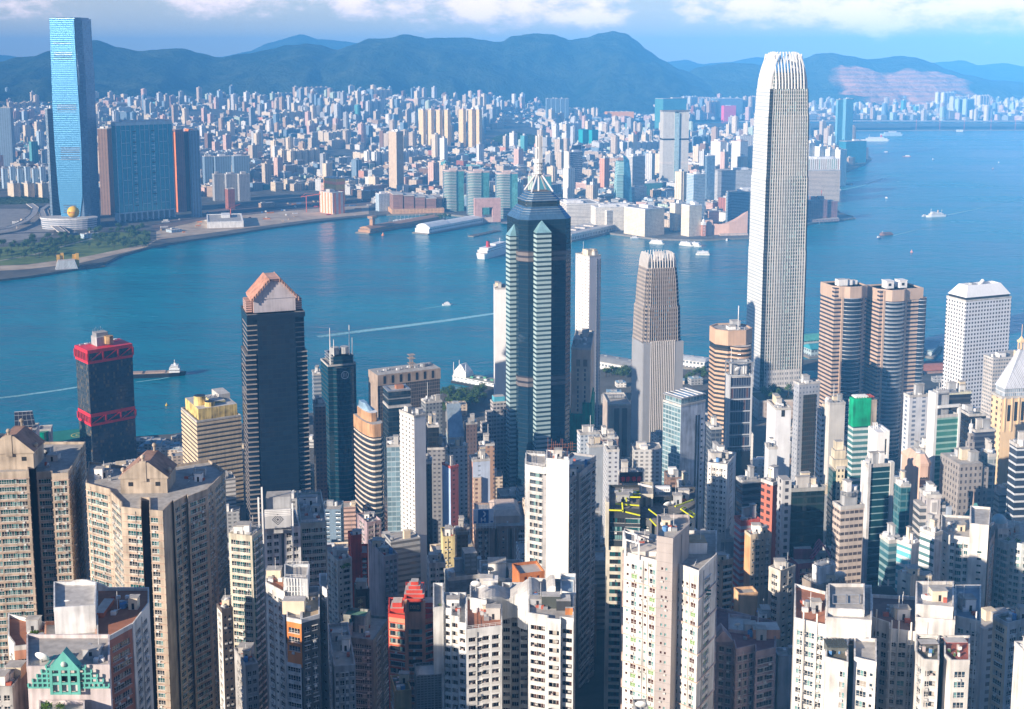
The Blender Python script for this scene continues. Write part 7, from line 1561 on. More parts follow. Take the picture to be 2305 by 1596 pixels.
def brown_block():
 A=apt("broad brown tower with vertical ribs and a hipped cap, hotel sign at its left",1066,1072,1186,1186,640,4,wallm("brown_block",(.33,.235,.185)),".A.A._D_,s,_D_.B.",".w.",fh=3.0,d=26,roofn=2,low=1310);ox,oy,oz=A.o;c=A.f
 m=MB().at(0,0,0,4);P=rect(c.w*.55,c.d*.6,c.w*.1,0);m.loft([(P,A.z-oz-1),(P,A.z-oz+3.2),(shrink(P,1.08),A.z-oz+3.2),(shrink(P,.75),A.z-oz+5.6)],plain("cap_cream",(.58,.46,.38)),plain("cap_cream",0));m.T=None;m.build("cap_storey",A.t);A.finish(80)
 Y=636;z=height_at(1178,Y);s=px_scale(Y,z);x=x_at(1088,Y,z);t=thing("roof_sign","blue and white rooftop sign with a crescent and bar emblem, on a lattice frame","sign",(x,Y,z),6);w,h=46*s,33*s
 m=MB();m.box(-w/2,w/2,-.3,.3,0,h,plain("sign_white",(.75,.77,.8),.6));m.build("panel",t);BL=plain("sign_blue",(.03,.10,.30),.5,amt=0);m=MB();m.box(-w*.26,w*.26,-.36,-.31,h*.02,h*.98,BL);m.build("panel",t)
 k=MB();WH=plain("sign_glyph",(.85,.85,.85),.5,amt=0);n=12
 for j in range(n):
  a,b=-pi/2+pi*j/n,-pi/2+pi*(j+1)/n;r=h*.2;k.face([(-w*.02+r*cos(a),-.39,h*.68+r*sin(a)),(-w*.02+r*cos(b),-.39,h*.68+r*sin(b)),(-w*.02+r*.35*cos(b)+.2,-.39,h*.68+r*.5*sin(b)),(-w*.02+r*.35*cos(a)+.2,-.39,h*.68+r*.5*sin(a))][::-1],WH)
 for x_ in(-w*.1,w*.08):k.box(x_-.3,x_+.3,-.40,-.37,h*.10,h*.42,WH)
 k.box(-w*.1,w*.08,-.40,-.37,h*.22,h*.28,WH)
 for j in range(4):k.box(-w*.46+j*w*.27,-w*.46+j*w*.27+w*.12,-.40,-.37,h*.06,h*.17,BL)
 k.build("emblem",t);m=MB()
 for j in range(9):x_=-w*.6+w*1.2*j/8;m.tube((x_,1.5,-4),(x_,1.5,h+3),.12,WHITE,4)
 for j in range(5):zz=-3+j*(h+6)/4;m.tube((-w*.6,1.5,zz),(w*.6,1.5,zz),.1,WHITE,4)
 m.build("lattice_frame",t)
brown_block()
A=apt("burnt orange roof house with a tan flat top, above the white balcony complex",1153,1170,1226,1292,430,16,wallm("burnt_orange",(.52,.18,.06)),".d..d.",None,d=12,roofn=0,name="apartment_block");A.finish()
def white_complex():
 Y=382;z=height_at(1392,Y);A=Apt("white balcony complex with curved parapets and chequered brown shutters, bottom centre",x_at(1135,Y+20,z),Y+20,ground_z(0,Y)-4,pal='brown',fr=FR_W,seed=23)
 WC=wallm("complex_white",(.66,.66,.64));zl=height_at(1362,398)
 A.wing(fp([(975,396),(998,397),(998,416),(975,416)],zl),zl,[None],WC);zm=height_at(1385,392)
 for a,b,y in((998.3,1015,398),(1015.3,1032,392),(1032.3,1049,387)):A.wing(fp([(a,y),(b,y-1),(b,410),(a,410)],zm),zm,[",B,"],WC,2.9,2.2)
 A.wing(fp([(1049.3,374),(1130,377),(1130,398),(1049.3,398)],z),z,[".B,wB.B."],WC,2.9,2.6,rail=True,roof=plain("roof_terracotta",0))
 for a,b,y in((1130.4,1150,398),(1150.3,1170,402),(1170.3,1189,398)):A.wing(fp([(a,y),(b,y),(b,416),(a,416)],zm+1),zm+1,[",B,"],WC,2.9,2.2)
 z5=height_at(1382,372);A.wing(fp([(1189.4,373),(1232,371),(1232.2,369),(1262,368),(1262.2,370),(1291,369),(1292,398),(1189.4,400)],z5),z5,[".BB.",None,",B,",None,",B,"],WC,2.9,3.6,rail=False)
 for xa,xb,y,base,amp in((1060,1185,392,1372,3.2),(1165,1250,388,1362,4.2)):
  m=MB();n=16;zb=height_at(base,y);q=fp([(xa+(xb-xa)*k/n,y-2.5*sin(2*pi*k/n))for k in range(n+1)],zb)
  for k in range(n):
   hh=[zb-A.o[2]+2.2+amp*abs(sin(pi*1.5*j/n))for j in(k,k+1)];p0,p1=q[k],q[k+1];b0=zm-A.o[2]-2
   i=m.add([(p0[0]-A.o[0],p0[1]-A.o[1],b0),(p1[0]-A.o[0],p1[1]-A.o[1],b0),(p1[0]-A.o[0],p1[1]-A.o[1],hh[1]),(p0[0]-A.o[0],p0[1]-A.o[1],hh[0]),(p0[0]-A.o[0],p0[1]-A.o[1]+9,hh[0]),(p1[0]-A.o[0],p1[1]-A.o[1]+9,hh[1])])
   for f_ in((0,1,2,3),(3,2,5,4)):m.f.append(tuple(i+v for v in f_));m.m.append(m.slot(WC if f_[0]==0 else ROOFL));m.uv.append([(0,0)]*4)
  m.build("curved_screen",A.t)
 A.wing(fp([(1058,390),(1095,388),(1095,400),(1058,400)],height_at(1345,390)),height_at(1345,390),[None],WC,zbot=zm-2);A.wing(fp([(1262,388),(1296,386),(1296,402),(1262,402)],height_at(1330,388)),height_at(1330,388),[".s.s."],WC,2.9,2.4,roof=plain("roof_blue",(.25,.35,.45)))
 A.box(x_at(1240,380,z5),380,6,4,z5-1,z5+3,plain("pergola_dark",(.07,.08,.07)),"roof_shed");A.box(x_at(1268,379,z5),379,4.6,5,z5-1,z5+2.2,plain("panel_dark",(.05,.055,.06)),"roof_shed");A.box(x_at(1281,374,z5),374,2.4,1,z5-1,z5+1.2,ORG,"roof_shed")
 A.roofstuff(fp([(1060,380),(1125,382),(1125,394),(1060,394)],z),z,51,2,2,1);A.roofstuff(fp([(1195,376),(1235,375),(1235,390),(1195,390)],z5),z5,52,1,2,1);A.roofstuff(fp([(1000,398),(1040,394),(1040,406),(1000,406)],zm),zm,53,1,1,0);A.finish(100)
white_complex();dish_at(1071,1318,392,12,-5,"white dish on the curved parapet of the white balcony complex");bush_at(989,1362,400,6,"green shrub on the white slab's roof end, balcony complex",80)
def slab_white():
 Y=500;f=foot(1230,1281,1369,1036,Y,-24,None,8,60);P=boxfp(f);z=f.z;c,n_=cos(RAD(-24)),sin(RAD(-24));A=Apt("tall white tower with a blank sunlit slab and long shadowed flank, centre",f.x,f.y,ground_z(f.x,f.y)-4,pal='blue',fr=FR_G,seed=29)
 zf=height_at(1066,Y+8);fl=wallm("flank_shade_grey",(.34,.33,.33));B=[P[1],P[2],P[3],P[0]];sh=fp([(1230,503),(1281,500),(1281,512),(1230,514)],z);A.wing(sh,z,[None]*4,wallm("blank_white",(.70,.69,.66),amt=.08),roof=ROOFL)  # flank walls painted a darker grey to carry their shade
 p0=(sh[1][0]+.1,sh[1][1]+1);dv=(P[2][0]-P[1][0],P[2][1]-P[1][1]);L=math.hypot(*dv);u=(dv[0]/L,dv[1]/L)
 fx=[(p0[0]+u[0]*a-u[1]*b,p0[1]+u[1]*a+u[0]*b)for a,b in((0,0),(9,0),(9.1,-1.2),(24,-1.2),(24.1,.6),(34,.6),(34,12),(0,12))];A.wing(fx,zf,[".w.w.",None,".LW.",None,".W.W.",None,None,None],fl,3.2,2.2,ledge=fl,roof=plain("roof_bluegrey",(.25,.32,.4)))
 za=height_at(1052,508);A.wing(fp([(1183,512),(1229,508),(1229,526),(1183,528)],za),za,[",_LW."],GRYW,3.2,2.4,ledge=WHT,rail=True)
 m=MB();R=random.Random(2)
 for k in range(14):
  x,y=x_at(1234+k*4.2,510,z)-A.o[0],506+R.uniform(0,10)-A.o[1];m.tube((x,y,z-A.o[2]-1),(x,y,z-A.o[2]+R.uniform(3.5,5.2)),.08,plain("rust_scaffold",(.35,.15,.09)),4)
 for k in range(3):zz=z-A.o[2]+1.2+k*1.4;m.tube((x_at(1232,508,z)-A.o[0],508-A.o[1],zz),(x_at(1296,510,z)-A.o[0],510-A.o[1],zz),.07,plain("rust_scaffold",0),4)
 m.build("scaffold_lattice",A.t);A.roofstuff(sh,z,61,1,2,0);A.roofstuff(fx,zf,62,3,1,1);A.finish(100)
slab_white()
def yellow_tower():
 Y=452;z=height_at(1148,Y);CR=wallm("cream_green",(.60,.56,.46));YL=plain("frame_yellow",(.72,.72,.03),.5,amt=.1);DKG=plain("glass_black",(.015,.02,.022),.08,amt=0)
 A=Apt("cream tower with green glass, bright yellow roof frames and a crane",x_at(1460,Y+14,z),Y+14,ground_z(60,Y)-4,pal='teal',fr=FR_D,seed=31);zc=height_at(1232,Y)
 A.wing(fp([(1365,453),(1441,452),(1441,480),(1365,480)],z),zc,[".W.W."],CR,3.0,1.6,parapet=CR);A.wing(fp([(1371,454),(1441,453),(1441,480),(1371,480)],z),z,[",L,L"],plain("glass_frame_black",(.04,.045,.05),.4),3.4,3.0,zbot=zc-1,reveal=DKG,roof=ROOFD);A.box(x_at(1367.5,453,z),455,1.0,6,zc-1,height_at(1128,453),CR,"corner_wall")
 zb=height_at(1160,458);A.wing(fp([(1441.5,456),(1500,452),(1565,470),(1565,490),(1441.5,488)],zb),zb,[",B.D.B,",".W.W."],[wallm("mirror_dark",(.10,.10,.10)),CR,CR,CR,CR],3.2,2.4,roof=ROOFD);A.wing(fp([(1442,470),(1470,470),(1470,484),(1442,484)],height_at(1112,470)),height_at(1112,470),[",d,d,"],CR,zbot=zb-2);A.wing(fp([(1472,474),(1512,474),(1512,488),(1472,488)],height_at(1118,474)),height_at(1118,474),[",d.d,"],plain("glass_frame_black",0),zbot=zb-2)
 def bar(a,b,Y0,Y1,r=.34,nm="roof_frame"):m=MB();pa,pb=(x_at(a[0],Y0,z)-A.o[0],Y0-A.o[1],height_at(a[1],Y0)-A.o[2]),(x_at(b[0],Y1,z)-A.o[0],Y1-A.o[1],height_at(b[1],Y1)-A.o[2]);m.tube(pa,pb,r,YL,4);m.build(nm,A.t)
 for a,b,y0,y1 in(((1388,1112),(1442,1112),470,470),((1388,1118),(1442,1119),464,464),((1385,1134),(1441,1138),458,458),((1371,1148),(1400,1149),452,452),((1408,1152),(1441,1160),452,452),((1400,1132),(1402,1152),456,452),((1408,1112),(1410,1128),468,460),((1390,1106),(1440,1106),474,474),((1460,1146),(1490,1168),452,452),((1463,1168),(1478,1184),450,450),((1494,1184),(1500,1190),450,450),((1520,1140),(1560,1125),462,470),((1533,1146),(1560,1164),462,462),((1540,1141),(1566,1158),466,466),((1533,1146),(1540,1141),462,466),((1560,1164),(1566,1158),462,466),((1545,1164),(1552,1172),462,462)):bar(a,b,y0,y1)
 A.roofstuff(fp([(1380,460),(1436,460),(1436,476),(1380,476)],z),z,71,2,1,1);A.roofstuff(fp([(1500,466),(1555,472),(1555,486),(1500,486)],zb),zb,72,3,2,1);A.finish(99)
 t=thing("roof_crane","white gondola crane on the roof with yellow frames","crane",(x_at(1478,480,200),480,height_at(1116,480)),0);s=px_scale(480,200);m=MB();m.tube((0,0,0),(0,0,2.4),.9,WHITE,8,.5);m.build("base",t);m=MB();m.tube((-44*s,0,4.6),(0,0,2.9),.3,WHITE,5);m.tube((-44*s,.6,4.9),(0,.6,3.2),.3,WHITE,5);m.build("jib",t);m=MB();m.box(-1,27*s,-.9,.9,1.9,4.0,WHITE);m.build("counterweight",t)
 m=MB()
 for k in range(6):m.box(1+k*.75,1.4+k*.75,-.95,-.91,2.4,3.2,STEEL)
 m.build("lettering",t)
yellow_tower();dish_at(1503,1138,470,10,20,"white dish beside the yellow roof frames")
def shaft_tower():
 Y=368;z=height_at(1270,Y);A=Apt("sunlit white tower split by a grey shaft, coloured shutters and white roof frames",x_at(1510,Y+12,z),Y+12,ground_z(80,Y)-4,pal='mixed',fr=FR_W,seed=37);W_=wallm("sun_white",(.66,.64,.60));LD=plain("ledge_pinkish",(.66,.50,.42),.8)
 A.wing(fp([(1405,378),(1478,371),(1478,392),(1405,398)],z),z,[".s.A.s.s.A,"],W_,3.05,2.8,rail=False);A.wing(fp([(1516,370),(1573,363),(1613,376),(1613,396),(1516,396)],z),z,[",A.s.s.A.","..w.."],[W_,wallm("flank_shade_pale",(.58,.58,.58)),W_,W_,W_],3.05,4.2,rail=False)  # right flank greyer than the front: shade put into the colour
 for(a,b,zt_,k0)in((fp([(1405,378),(1478,371),(1478,392),(1405,398)],z),0,z,0),(fp([(1516,370),(1573,363),(1613,376),(1613,396),(1516,396)],z),0,z,1)):
  P=[(p[0]-A.o[0],p[1]-A.o[1])for p in a];c=MB()
  for k in range(6):zz=zt_-A.o[2]-9-k*9.15;c.loft([(offset(P,.5),zz-.22),(offset(P,.5),zz),(offset(P,.01),zz),(offset(P,.01),zz-.22),(offset(P,.5),zz-.22)],LD,top=False)
  c.build("cladding",A.t)
 zs=height_at(1206,366);SG=wallm("shaft_grey",(.40,.36,.345),amt=.12);A.wing(fp([(1478.5,366),(1515,364),(1552,376),(1552,384),(1479,384)],zs),zs,["_s.s_","_._"],SG,3.05,9.0)
 m=MB();p,q=fp([(1478.5,365.95),(1515,363.95)],zs);k=0;zz=zs-A.o[2]-2
 while zz>height_at(1620,366)-A.o[2]:m.tube((p[0]-A.o[0],p[1]-A.o[1]-.02,zz),(q[0]-A.o[0],q[1]-A.o[1]-.02,zz),.05,plain("joint_line",(.30,.27,.26)),4);zz-=3.05
 m.build("joint",A.t)
 def frame(c0,c1,zb_,zt_,ybk,nm):
  m=MB();a,b=fp([c0,c1],zt_);a=(a[0]-A.o[0],a[1]-A.o[1]);b=(b[0]-A.o[0],b[1]-A.o[1]);u=.28
  for p_ in(a,b,(a[0],a[1]+ybk),(b[0],b[1]+ybk)):m.cbox(p_[0],p_[1],.5,.5,zb_-A.o[2]-1,zt_-A.o[2],WHITE)
  for p_,q_ in((a,b),(b,(b[0],b[1]+ybk)),((b[0],b[1]+ybk),(a[0],a[1]+ybk)),((a[0],a[1]+ybk),a)):m.tube((p_[0],p_[1],zt_-A.o[2]-.2),(q_[0],q_[1],zt_-A.o[2]-.2),u,WHITE,4)
  m.tube((a[0],a[1],zt_-A.o[2]-.3),(a[0]+(b[0]-a[0])*.3,a[1]+ybk,zb_-A.o[2]),.1,WHITE,4);m.build(nm,A.t)
 frame((1408,377),(1438,374),z,height_at(1216,376),7,"roof_frame");frame((1556,366),(1608,375),z,height_at(1282,368),6,"roof_frame");A.box(x_at(1452,380,z),380,9,7,z-1,height_at(1232,380),W_,"penthouse");A.box(x_at(1432,382,z),384,5,5,z-1,height_at(1240,384),WHT2,"penthouse");A.box(x_at(1560,382,z),382,8,7,z-1,z+2.6,WHT2,"penthouse",0,plain("roof_tan",0))
 for x_,zz in((1586,1333),(1586,1341)):A.box(x_at(x_,368,z),368.6,4.6,.1,height_at(zz,368),height_at(zz,368)+.6,GL_T,"glass_balustrade")
 A.roofstuff(fp([(1412,382),(1474,378),(1474,390),(1412,394)],z),z,81,1,2,2);A.roofstuff(fp([(1522,374),(1600,378),(1600,392),(1522,392)],z),z,82,1,2,1);A.roofstuff(fp([(1482,370),(1512,368),(1540,376),(1485,382)],zs),zs,83,1,1,2);A.finish(100)
shaft_tower();dish_at(1531,1208,374,15,30,"big dish on the grey shaft of the sunlit white tower");dish_at(1443,1590,330,14,-8,"dish at the very bottom edge, before the sunlit white tower");bush_at(1464,1272,372,6,"green roof plant and tarp left of the grey shaft",80);apt("low roof carrying a dish at the bottom edge, under the sunlit white tower",1425,None,1462,1604,332,2,CONC,None,d=10,roofn=0).finish()
# right half: from the business district down to the hillside
def ap(*a,**k):cap=k.pop('cap',60);A=apt(*a,**k);A.finish(cap);return A
t,f,h=office("tower with a glass front and white flank, glass canopy frame on its roof",1493,1533,1588,912,850,36,wallm("flank_white_blue",(.62,.65,.70)),side=fmat("canopy_glass",(.36,.44,.46),(.12,.20,.23),fh=3.4,bw=3.0,wh=.72,ww=.86,sill=.14,metal=.2),d=26,clut=False)
w,d=f.w,f.d;c=MB();c.box(w*.1,w*.16,-d/2-.12,-d/2-.01,12,h-10,DARK);c.box(w*.22,w*.27,-d/2-.12,-d/2-.01,12,h-10,DARK);c.build("stair_glazing",t)
for k in range(16):
 c=MB();z=h-14-k*4.2;c.box(w*.34,w*.40,-d/2-.1,-d/2-.01,z,z+1.3,DARK);c.build("window",t)
c=MB();P=rect(w*1.02,d*1.04);c.prism(offset(P,-1.5),h-1,h+4,facade("canopy_glass",0,0),False);c.loft([(P,h+4),(P,h+4.8),(offset(P,-2),h+4.8),(offset(P,-2),h+4)],STEEL,top=plain("canopy_pane",(.35,.46,.54),.15,.3));c.build("canopy_frame",t)
for k in range(5):c=MB();x=-w*.4+k*w*.2;c.box(x-.25,x+.25,-d*.5,d*.5,h+4.85,h+5.2,WHITE);c.build("canopy_beam",t)
office("dark slab between the canopy tower and the navy framed tower",1590,None,1625,962,800,8,fmat("slab_ink",(.10,.12,.15),(.03,.04,.06),fh=3.4,bw=3,wh=.6,ww=.8),d=20,plant=3)
office("low white terrace block in the gap left of the navy framed tower",1594,None,1650,1030,740,6,wallm("terrace_white",(.62,.62,.60)),name="low_block",cat="building",d=22,plant=5)
office("red lacquered sign block with rooftop screen behind the yellow frames",1392,None,1448,1086,560,4,wallm("sign_block",(.12,.10,.11)),name="office_block",cat="office block",d=18,plant=2)
def red_sign():
 Y=556;z=height_at(1087,Y);s=px_scale(Y,z);x=x_at(1420,Y,z);t=thing("roof_sign","rooftop screen with a row of four red characters, behind the yellow frames","sign",(x,Y,z),4);w,h=52*s,25*s
 m=MB();m.box(-w/2,w/2,-.2,.2,0,h,plain("sign_screen",(.06,.06,.08),.6));m.build("panel",t)
 for k in range(4):
  m=MB();cx=-w*.36+k*w*.24;r=w*.085;RS=plain("sign_red",(.70,.03,.05),.5,amt=0)
  for dz in(.2,.5,.8):m.box(cx-r,cx+r,-.32,-.21,h*(.18+dz*.4),h*(.18+dz*.4)+.35,RS)
  m.box(cx-.2,cx+.2,-.34,-.215,h*.14,h*.62,RS);m.box(cx-r,cx-r+.35,-.33,-.212,h*.14,h*.4,RS)if k%2 else m.box(cx+r-.35,cx+r,-.33,-.212,h*.2,h*.56,RS);m.build("lettering",t)
 m=MB()
 for k in range(8):xx=-w/2+w*k/7;m.tube((xx,.4,0),(xx,.4,h+2),.09,WHITE,4)
 m.tube((-w/2,.4,h+2),(w/2,.4,h+2),.09,WHITE,4);m.build("lattice_frame",t)
red_sign()
ap("white apartment tower with small window columns, right of the canopy tower",1593,1637,1657,1046,620,-22,wallm("mid_white",(.72,.69,.64)),".s.A.s.A.s.",".s.",fh=3.0,side_mat=wallm("mid_shade_blue",(.55,.58,.62)),roofn=3,low=1210)  # bluish side walls stand for shade against the sunlit front
office("dark blue-black banded tower right of the small-windowed white tower",1660,1672,1713,1082,590,16,fmat("inky_bands",(.12,.14,.17),(.02,.03,.05),fh=3.4,bw=60,wh=.6,ww=1,sill=.2),d=20,plant=3)
office("pale block with a flat tank roof by the red sign",1524,None,1558,1094,600,6,wallm("tank_pale",(.50,.48,.46)),name="low_block",cat="building",d=18,plant=3)
t,f,h=office("blank white tower with a notch cut in its top",1727,None,1781,918,780,4,wallm("blank_cool_white",(.70,.71,.73),amt=.1),d=20,plant=2);c=MB();c.box(-f.w*.12,f.w*.1,-f.d/2-.12,-f.d/2-.01,h-6,h-.2,DARK);c.build("notch_panel",t)
office("lower blank pale grey tower in front of the notched white one",1722,None,1750,1006,730,4,wallm("blank_pale_grey",(.58,.60,.62),amt=.12),d=16,plant=1)
t,f,h=office("grey framed tower with a panel of brown glass",1794,1799,1846,862,840,18,fmat("grey_dotted",(.36,.38,.42),(.08,.10,.14),fh=3.4,bw=2.6,wh=.36,ww=.3),d=22,plant=2);c=MB();c.box(-f.w*.28,f.w*.32,-f.d/2-.35,-f.d/2-.01,4,h-9,fmat("brown_glass",(.07,.05,.03),(.05,.04,.025),fh=3.4,bw=1.6,wh=.8,ww=.9,glass2=(.04,.055,.05)));c.build("glass_panel",t)
office("pale blue office with a white window grid, right of the brown glass panel",1840,None,1868,926,820,4,fmat("white_winrows",(.58,.62,.66),(.04,.05,.07),fh=3.6,bw=2.9,wh=.45,ww=.7),d=20,plant=4)
office("plain buff slab tower with rooftop aerials",1865,1868,1903,907,800,12,wallm("buff_slab",(.58,.56,.52),amt=.12),d=18,plant=2,mast=True)
def net_top():
 t,f,h=office("green glass banded tower under construction, netting round its top floors",1918,1923,1970,905,720,10,fmat("aqua_bands",(.55,.60,.58),(.05,.14,.15),fh=3.5,bw=60,wh=.56,ww=1,sill=.2,glass2=(.10,.24,.24)),d=24,clut=False);w,d=f.w,f.d
 c=MB();c.box(-w/2-.9,w*.28,-d/2-1,d*.2,h-15,h+2,plain("emerald_net",(.0,.36,.17),.85,amt=.35));c.build("scaffold_net",t);c=MB();c.box(w*.29,w/2+.8,-d/2-.9,d*.3,h-19,h+1,plain("raw_concrete",(.42,.35,.28),.9,amt=.4));c.build("bare_storey",t)
 for k in range(8):c=MB();x=-w*.42+k*w*.12;c.box(x,x+.8,-d*.4,d*.4,h+2.1,h+2.7,WHITE if k<5 else plain("red_trim",0));c.build("roof_beam",t)
 for k in range(5):c=MB();c.box(-w*.4,w*.2,-d*.42+k*d*.16,-d*.42+k*d*.16+.6,h+2.72,h+3.1,WHITE);c.build("roof_beam",t)
net_top()
def frame_arch():
 t,f,h=office("white tower top shaped as an open frame with a tall slot",1952,None,2000,1040,690,6,wallm("frame_arch_white",(.76,.75,.74),amt=.08),d=18,clut=False);w,d=f.w,f.d;z1=height_at(970,690)-t.location.z;WA=wallm("frame_arch_white",0)
 c=MB();c.box(-w/2,w*.14,-d/2+.1,d/2-.1,h-1,z1-1,WA);c.box(w*.34,w/2,-d/2+.1,d/2-.1,h-1,z1,WA);c.box(w*.14,w*.34,-d/2+.15,d/2-.15,z1-5,z1-.5,WA,WA,WA);c.box(w*.14,w*.34,-d/2+.15,d/2-.15,h-1,h+4,WA,WA,WA);c.build("frame",t);c=MB();c.box(w*.14,w*.34,d*.2,d*.3,h+4,z1-5,plain("slot_dark",(.05,.06,.08)));c.build("slot_panel",t)
 for k in range(3):c=MB();c.tube((-w*.4+k*w*.16,0,z1-1),(-w*.34+k*w*.16,3,z1+2),.3,WHITE,4);c.build("roof_brace",t)
frame_arch()
def green_face():
 t,f,h=office("dark green glass tower with white side piers, below the white open frame",1944,1954,2012,1046,600,12,fmat("bottle_glass",(.30,.42,.44),(.008,.04,.05),fh=3.6,bw=60,wh=.84,ww=1,sill=.1,glass2=(.012,.06,.07),rough=.08),d=22,side=wallm("pier_white",(.62,.62,.62)),clut=True,plant=3);w,d=f.w,f.d
 for x0,x1 in((-w/2,-w*.40),(w*.36,w/2)):c=MB();c.box(x0,x1,-d/2-.8,-d/2-.02,0,h+.6,wallm("pier_white",0)if x0<0 else fmat("pier_window",(.62,.60,.57),(.1,.1,.1),fh=3.6,bw=6,wh=.36,ww=.3));c.build("side_pier",t)
green_face()
def cream_flanked():
 t,f,h=office("cream window-grid tower with dark green glass flanks and a stepped head",1873,None,1902,1050,640,4,fmat("cream_dots",(.70,.62,.44),(.05,.05,.04),fh=3.3,bw=2.1,wh=.42,ww=.45),d=20,plant=1,clut=False);w,d=f.w,f.d;CF=wallm("cream_head",(.70,.62,.46))
 for sx in(-1,1):c=MB();c.box(sx*w*.5 if sx>0 else-w*.92,w*.98 if sx>0 else-w*.5,-d*.36,d/2,0,h-3,fmat("flank_green",(.03,.08,.08),(.01,.055,.06),fh=3.3,bw=2.4,wh=.8,ww=.9,rough=.08),ROOFM);c.build("glass_flank",t)
 for k in range(3):c=MB();s=.95-.22*k;c.box(-w*s*.95,w*s*.95,-d*.42+k*1.5,d*.4,h-1+k*4.5,h+3.5+k*4.5,CF,ROOFM);c.build("head_step",t)
cream_flanked()
office("white apartment tower with bay columns, behind the green glass tower",2039,2048,2092,890,780,14,fmat("bay_columns",(.62,.64,.68),(.12,.15,.2),fh=3.1,bw=7,wh=.5,ww=.35),name="apartment_tower",cat="apartment tower",d=22,plant=6)
def white_frame_glass():
 t,f,h=office("green glass tower with a tall white end frame, satellite masts on its roof",2094,2110,2157,935,650,14,fmat("apple_glass",(.28,.46,.40),(.03,.13,.12),fh=3.4,bw=60,wh=.66,ww=1,sill=.18,glass2=(.06,.22,.18),rough=.1),d=22,side=wallm("end_frame_white",(.68,.68,.66),amt=.1),clut=False);w,d=f.w,f.d;WF=wallm("end_frame_white",0);zz=height_at(880,655)-t.location.z
 c=MB();c.box(-w/2-1.6,-w/2-.02,-d/2,d/2,0,zz,WF);c.build("end_wall",t);c=MB();c.box(w/2+.02,w/2+1.2,-d/2-.6,-d/2+1.4,h-60,h+5,WF);c.box(-w/2,w/2+1.2,-d/2-.6,-d/2+.8,h+4,h+5.4,WF,WF,WF);c.build("frame",t);c=MB();c.box(-w*.45,w*.1,-2,d*.4,h-1,h+13,GREYP,ROOFM);c.build("plant_room",t)
 for k in range(6):c=MB();x=-w*.4+k*1.3;c.tube((x,0,h+13),(x,0,h+15+(k*7%5)),.12,WHITE,4);c.build("antenna",t)
 for k in range(4):c=MB();c.box(-w/2-1,w/2,-d*.45+k*d*.25,-d*.45+k*d*.25+.5,zz-.6,zz-.1,STEEL);c.build("roof_beam",t)
white_frame_glass()
office("black office block with a pale green roof deck, before the porthole tower",2120,2124,2186,884,800,10,fmat("black_deck",(.05,.05,.055),(.015,.018,.025),fh=3.6,bw=60,wh=.6,ww=1),name="office_block",cat="office block",d=34,roof=plain("deck_green",(.42,.48,.34)),trim=plain("deck_rim",(.62,.6,.45)),plant=5)
office("black glass block with a glazed sloping top, right of the white end frame",2156,None,2220,932,740,8,fmat("jet_glass",(.012,.015,.02),(.008,.012,.02),fh=3.6,bw=3,wh=.85,ww=.95,rough=.06),name="office_block",cat="office block",d=26,roof=plain("glass_roof_blue",(.10,.17,.23),.12,.4),plant=1)
def stepped_spire():
 GS=fmat("granite_steps",(.30,.28,.27),(.06,.06,.07),fh=3.4,bw=2.6,wh=.5,ww=.4);Y=610;x=x_at(2176,Y,140);z0=ground_z(x,Y)-2;t=thing("office_tower","grey stone tower stepping up to a small white spire","office tower",(x,Y+10,z0),10);s=px_scale(Y,140);hs=height_at(1045,Y)-z0
 a=MB();a.box(-36*s,20*s,-9,10,0,hs,GS,ROOFM);a.build("wall",t);a=MB();a.box(2*s,38*s,-8,9,0,hs-3,GS,ROOFM);a.build("side_wing",t)
 for k,(w,zt)in enumerate(((13,1040),(10,1024),(7,1008),(4.5,988))):a=MB();a.cbox(10*s,0,w*2*s,w*2*s,hs-1,height_at(zt,Y)-z0,GS,ROOFM);a.build("tower_step",t)
 a=MB();z=height_at(988,Y)-z0;a.cyl(10*s,0,3*s,z,z+2,WHITE,8);a.tube((10*s,0,z+2),(10*s,0,height_at(957,Y)-z0),1.6*s,WHITE,8,.05);a.build("spire",t);clutter(t,50*s,14,hs,77,3)
stepped_spire()
office("dark office tower behind the stepped stone spire, flat glass roof",2192,2196,2240,968,720,12,fmat("dark_behind",(.08,.09,.12),(.025,.03,.05),fh=3.5,bw=60,wh=.6,ww=1),d=24,plant=3)
office("pale glass block with a planted deck, left of the cream pyramid tower",2208,None,2243,1022,620,6,fmat("deck_glass",(.40,.42,.42),(.14,.17,.18),fh=3.4,bw=3,wh=.6,ww=.8),name="office_block",cat="office block",d=20,plant=3)
def pink_octagon():
 Y=620;f=foot(2038,None,2090,1042,Y,4,20);z0=ground_z(f.x,f.y)-2;h=f.z-z0;w,d=f.w,20;PKO=wallm("octagon_pink",(.62,.42,.32),amt=.12);t=thing("office_tower","pale pink chamfered tower with round-arched top windows","office tower",(f.x,f.y,z0),f.yaw);c=w*.24;P=[(-w/2+c,-d/2),(w/2-c,-d/2),(w/2,-d/2+c),(w/2,d/2),(-w/2,d/2),(-w/2,-d/2+c)]
 a=MB();a.prism(P,0,h,PKO,ROOFM);a.build("wall",t);a=MB();a.loft([(offset(P,.4),h-.5),(offset(P,.4),h+1),(shrink(P,.55),h+5)],PKO,ROOFL);a.build("roof",t)
 for x in(-.18,.0,.18):a=MB();a.box(w*x-.8,w*x+.8,-d/2-.15,-d/2-.01,h-26,h-7,fmat("arch_strip",(.10,.07,.07),(.04,.03,.04),fh=3.2,bw=4,wh=.7,ww=1));a.tube((w*x,-d/2-.08,h-7),(w*x,-d/2-.09,h-7.0),.8,DARK,12);a.build("window_strip",t)
 clutter(t,w*.7,d*.6,h+3,88,2)
pink_octagon()
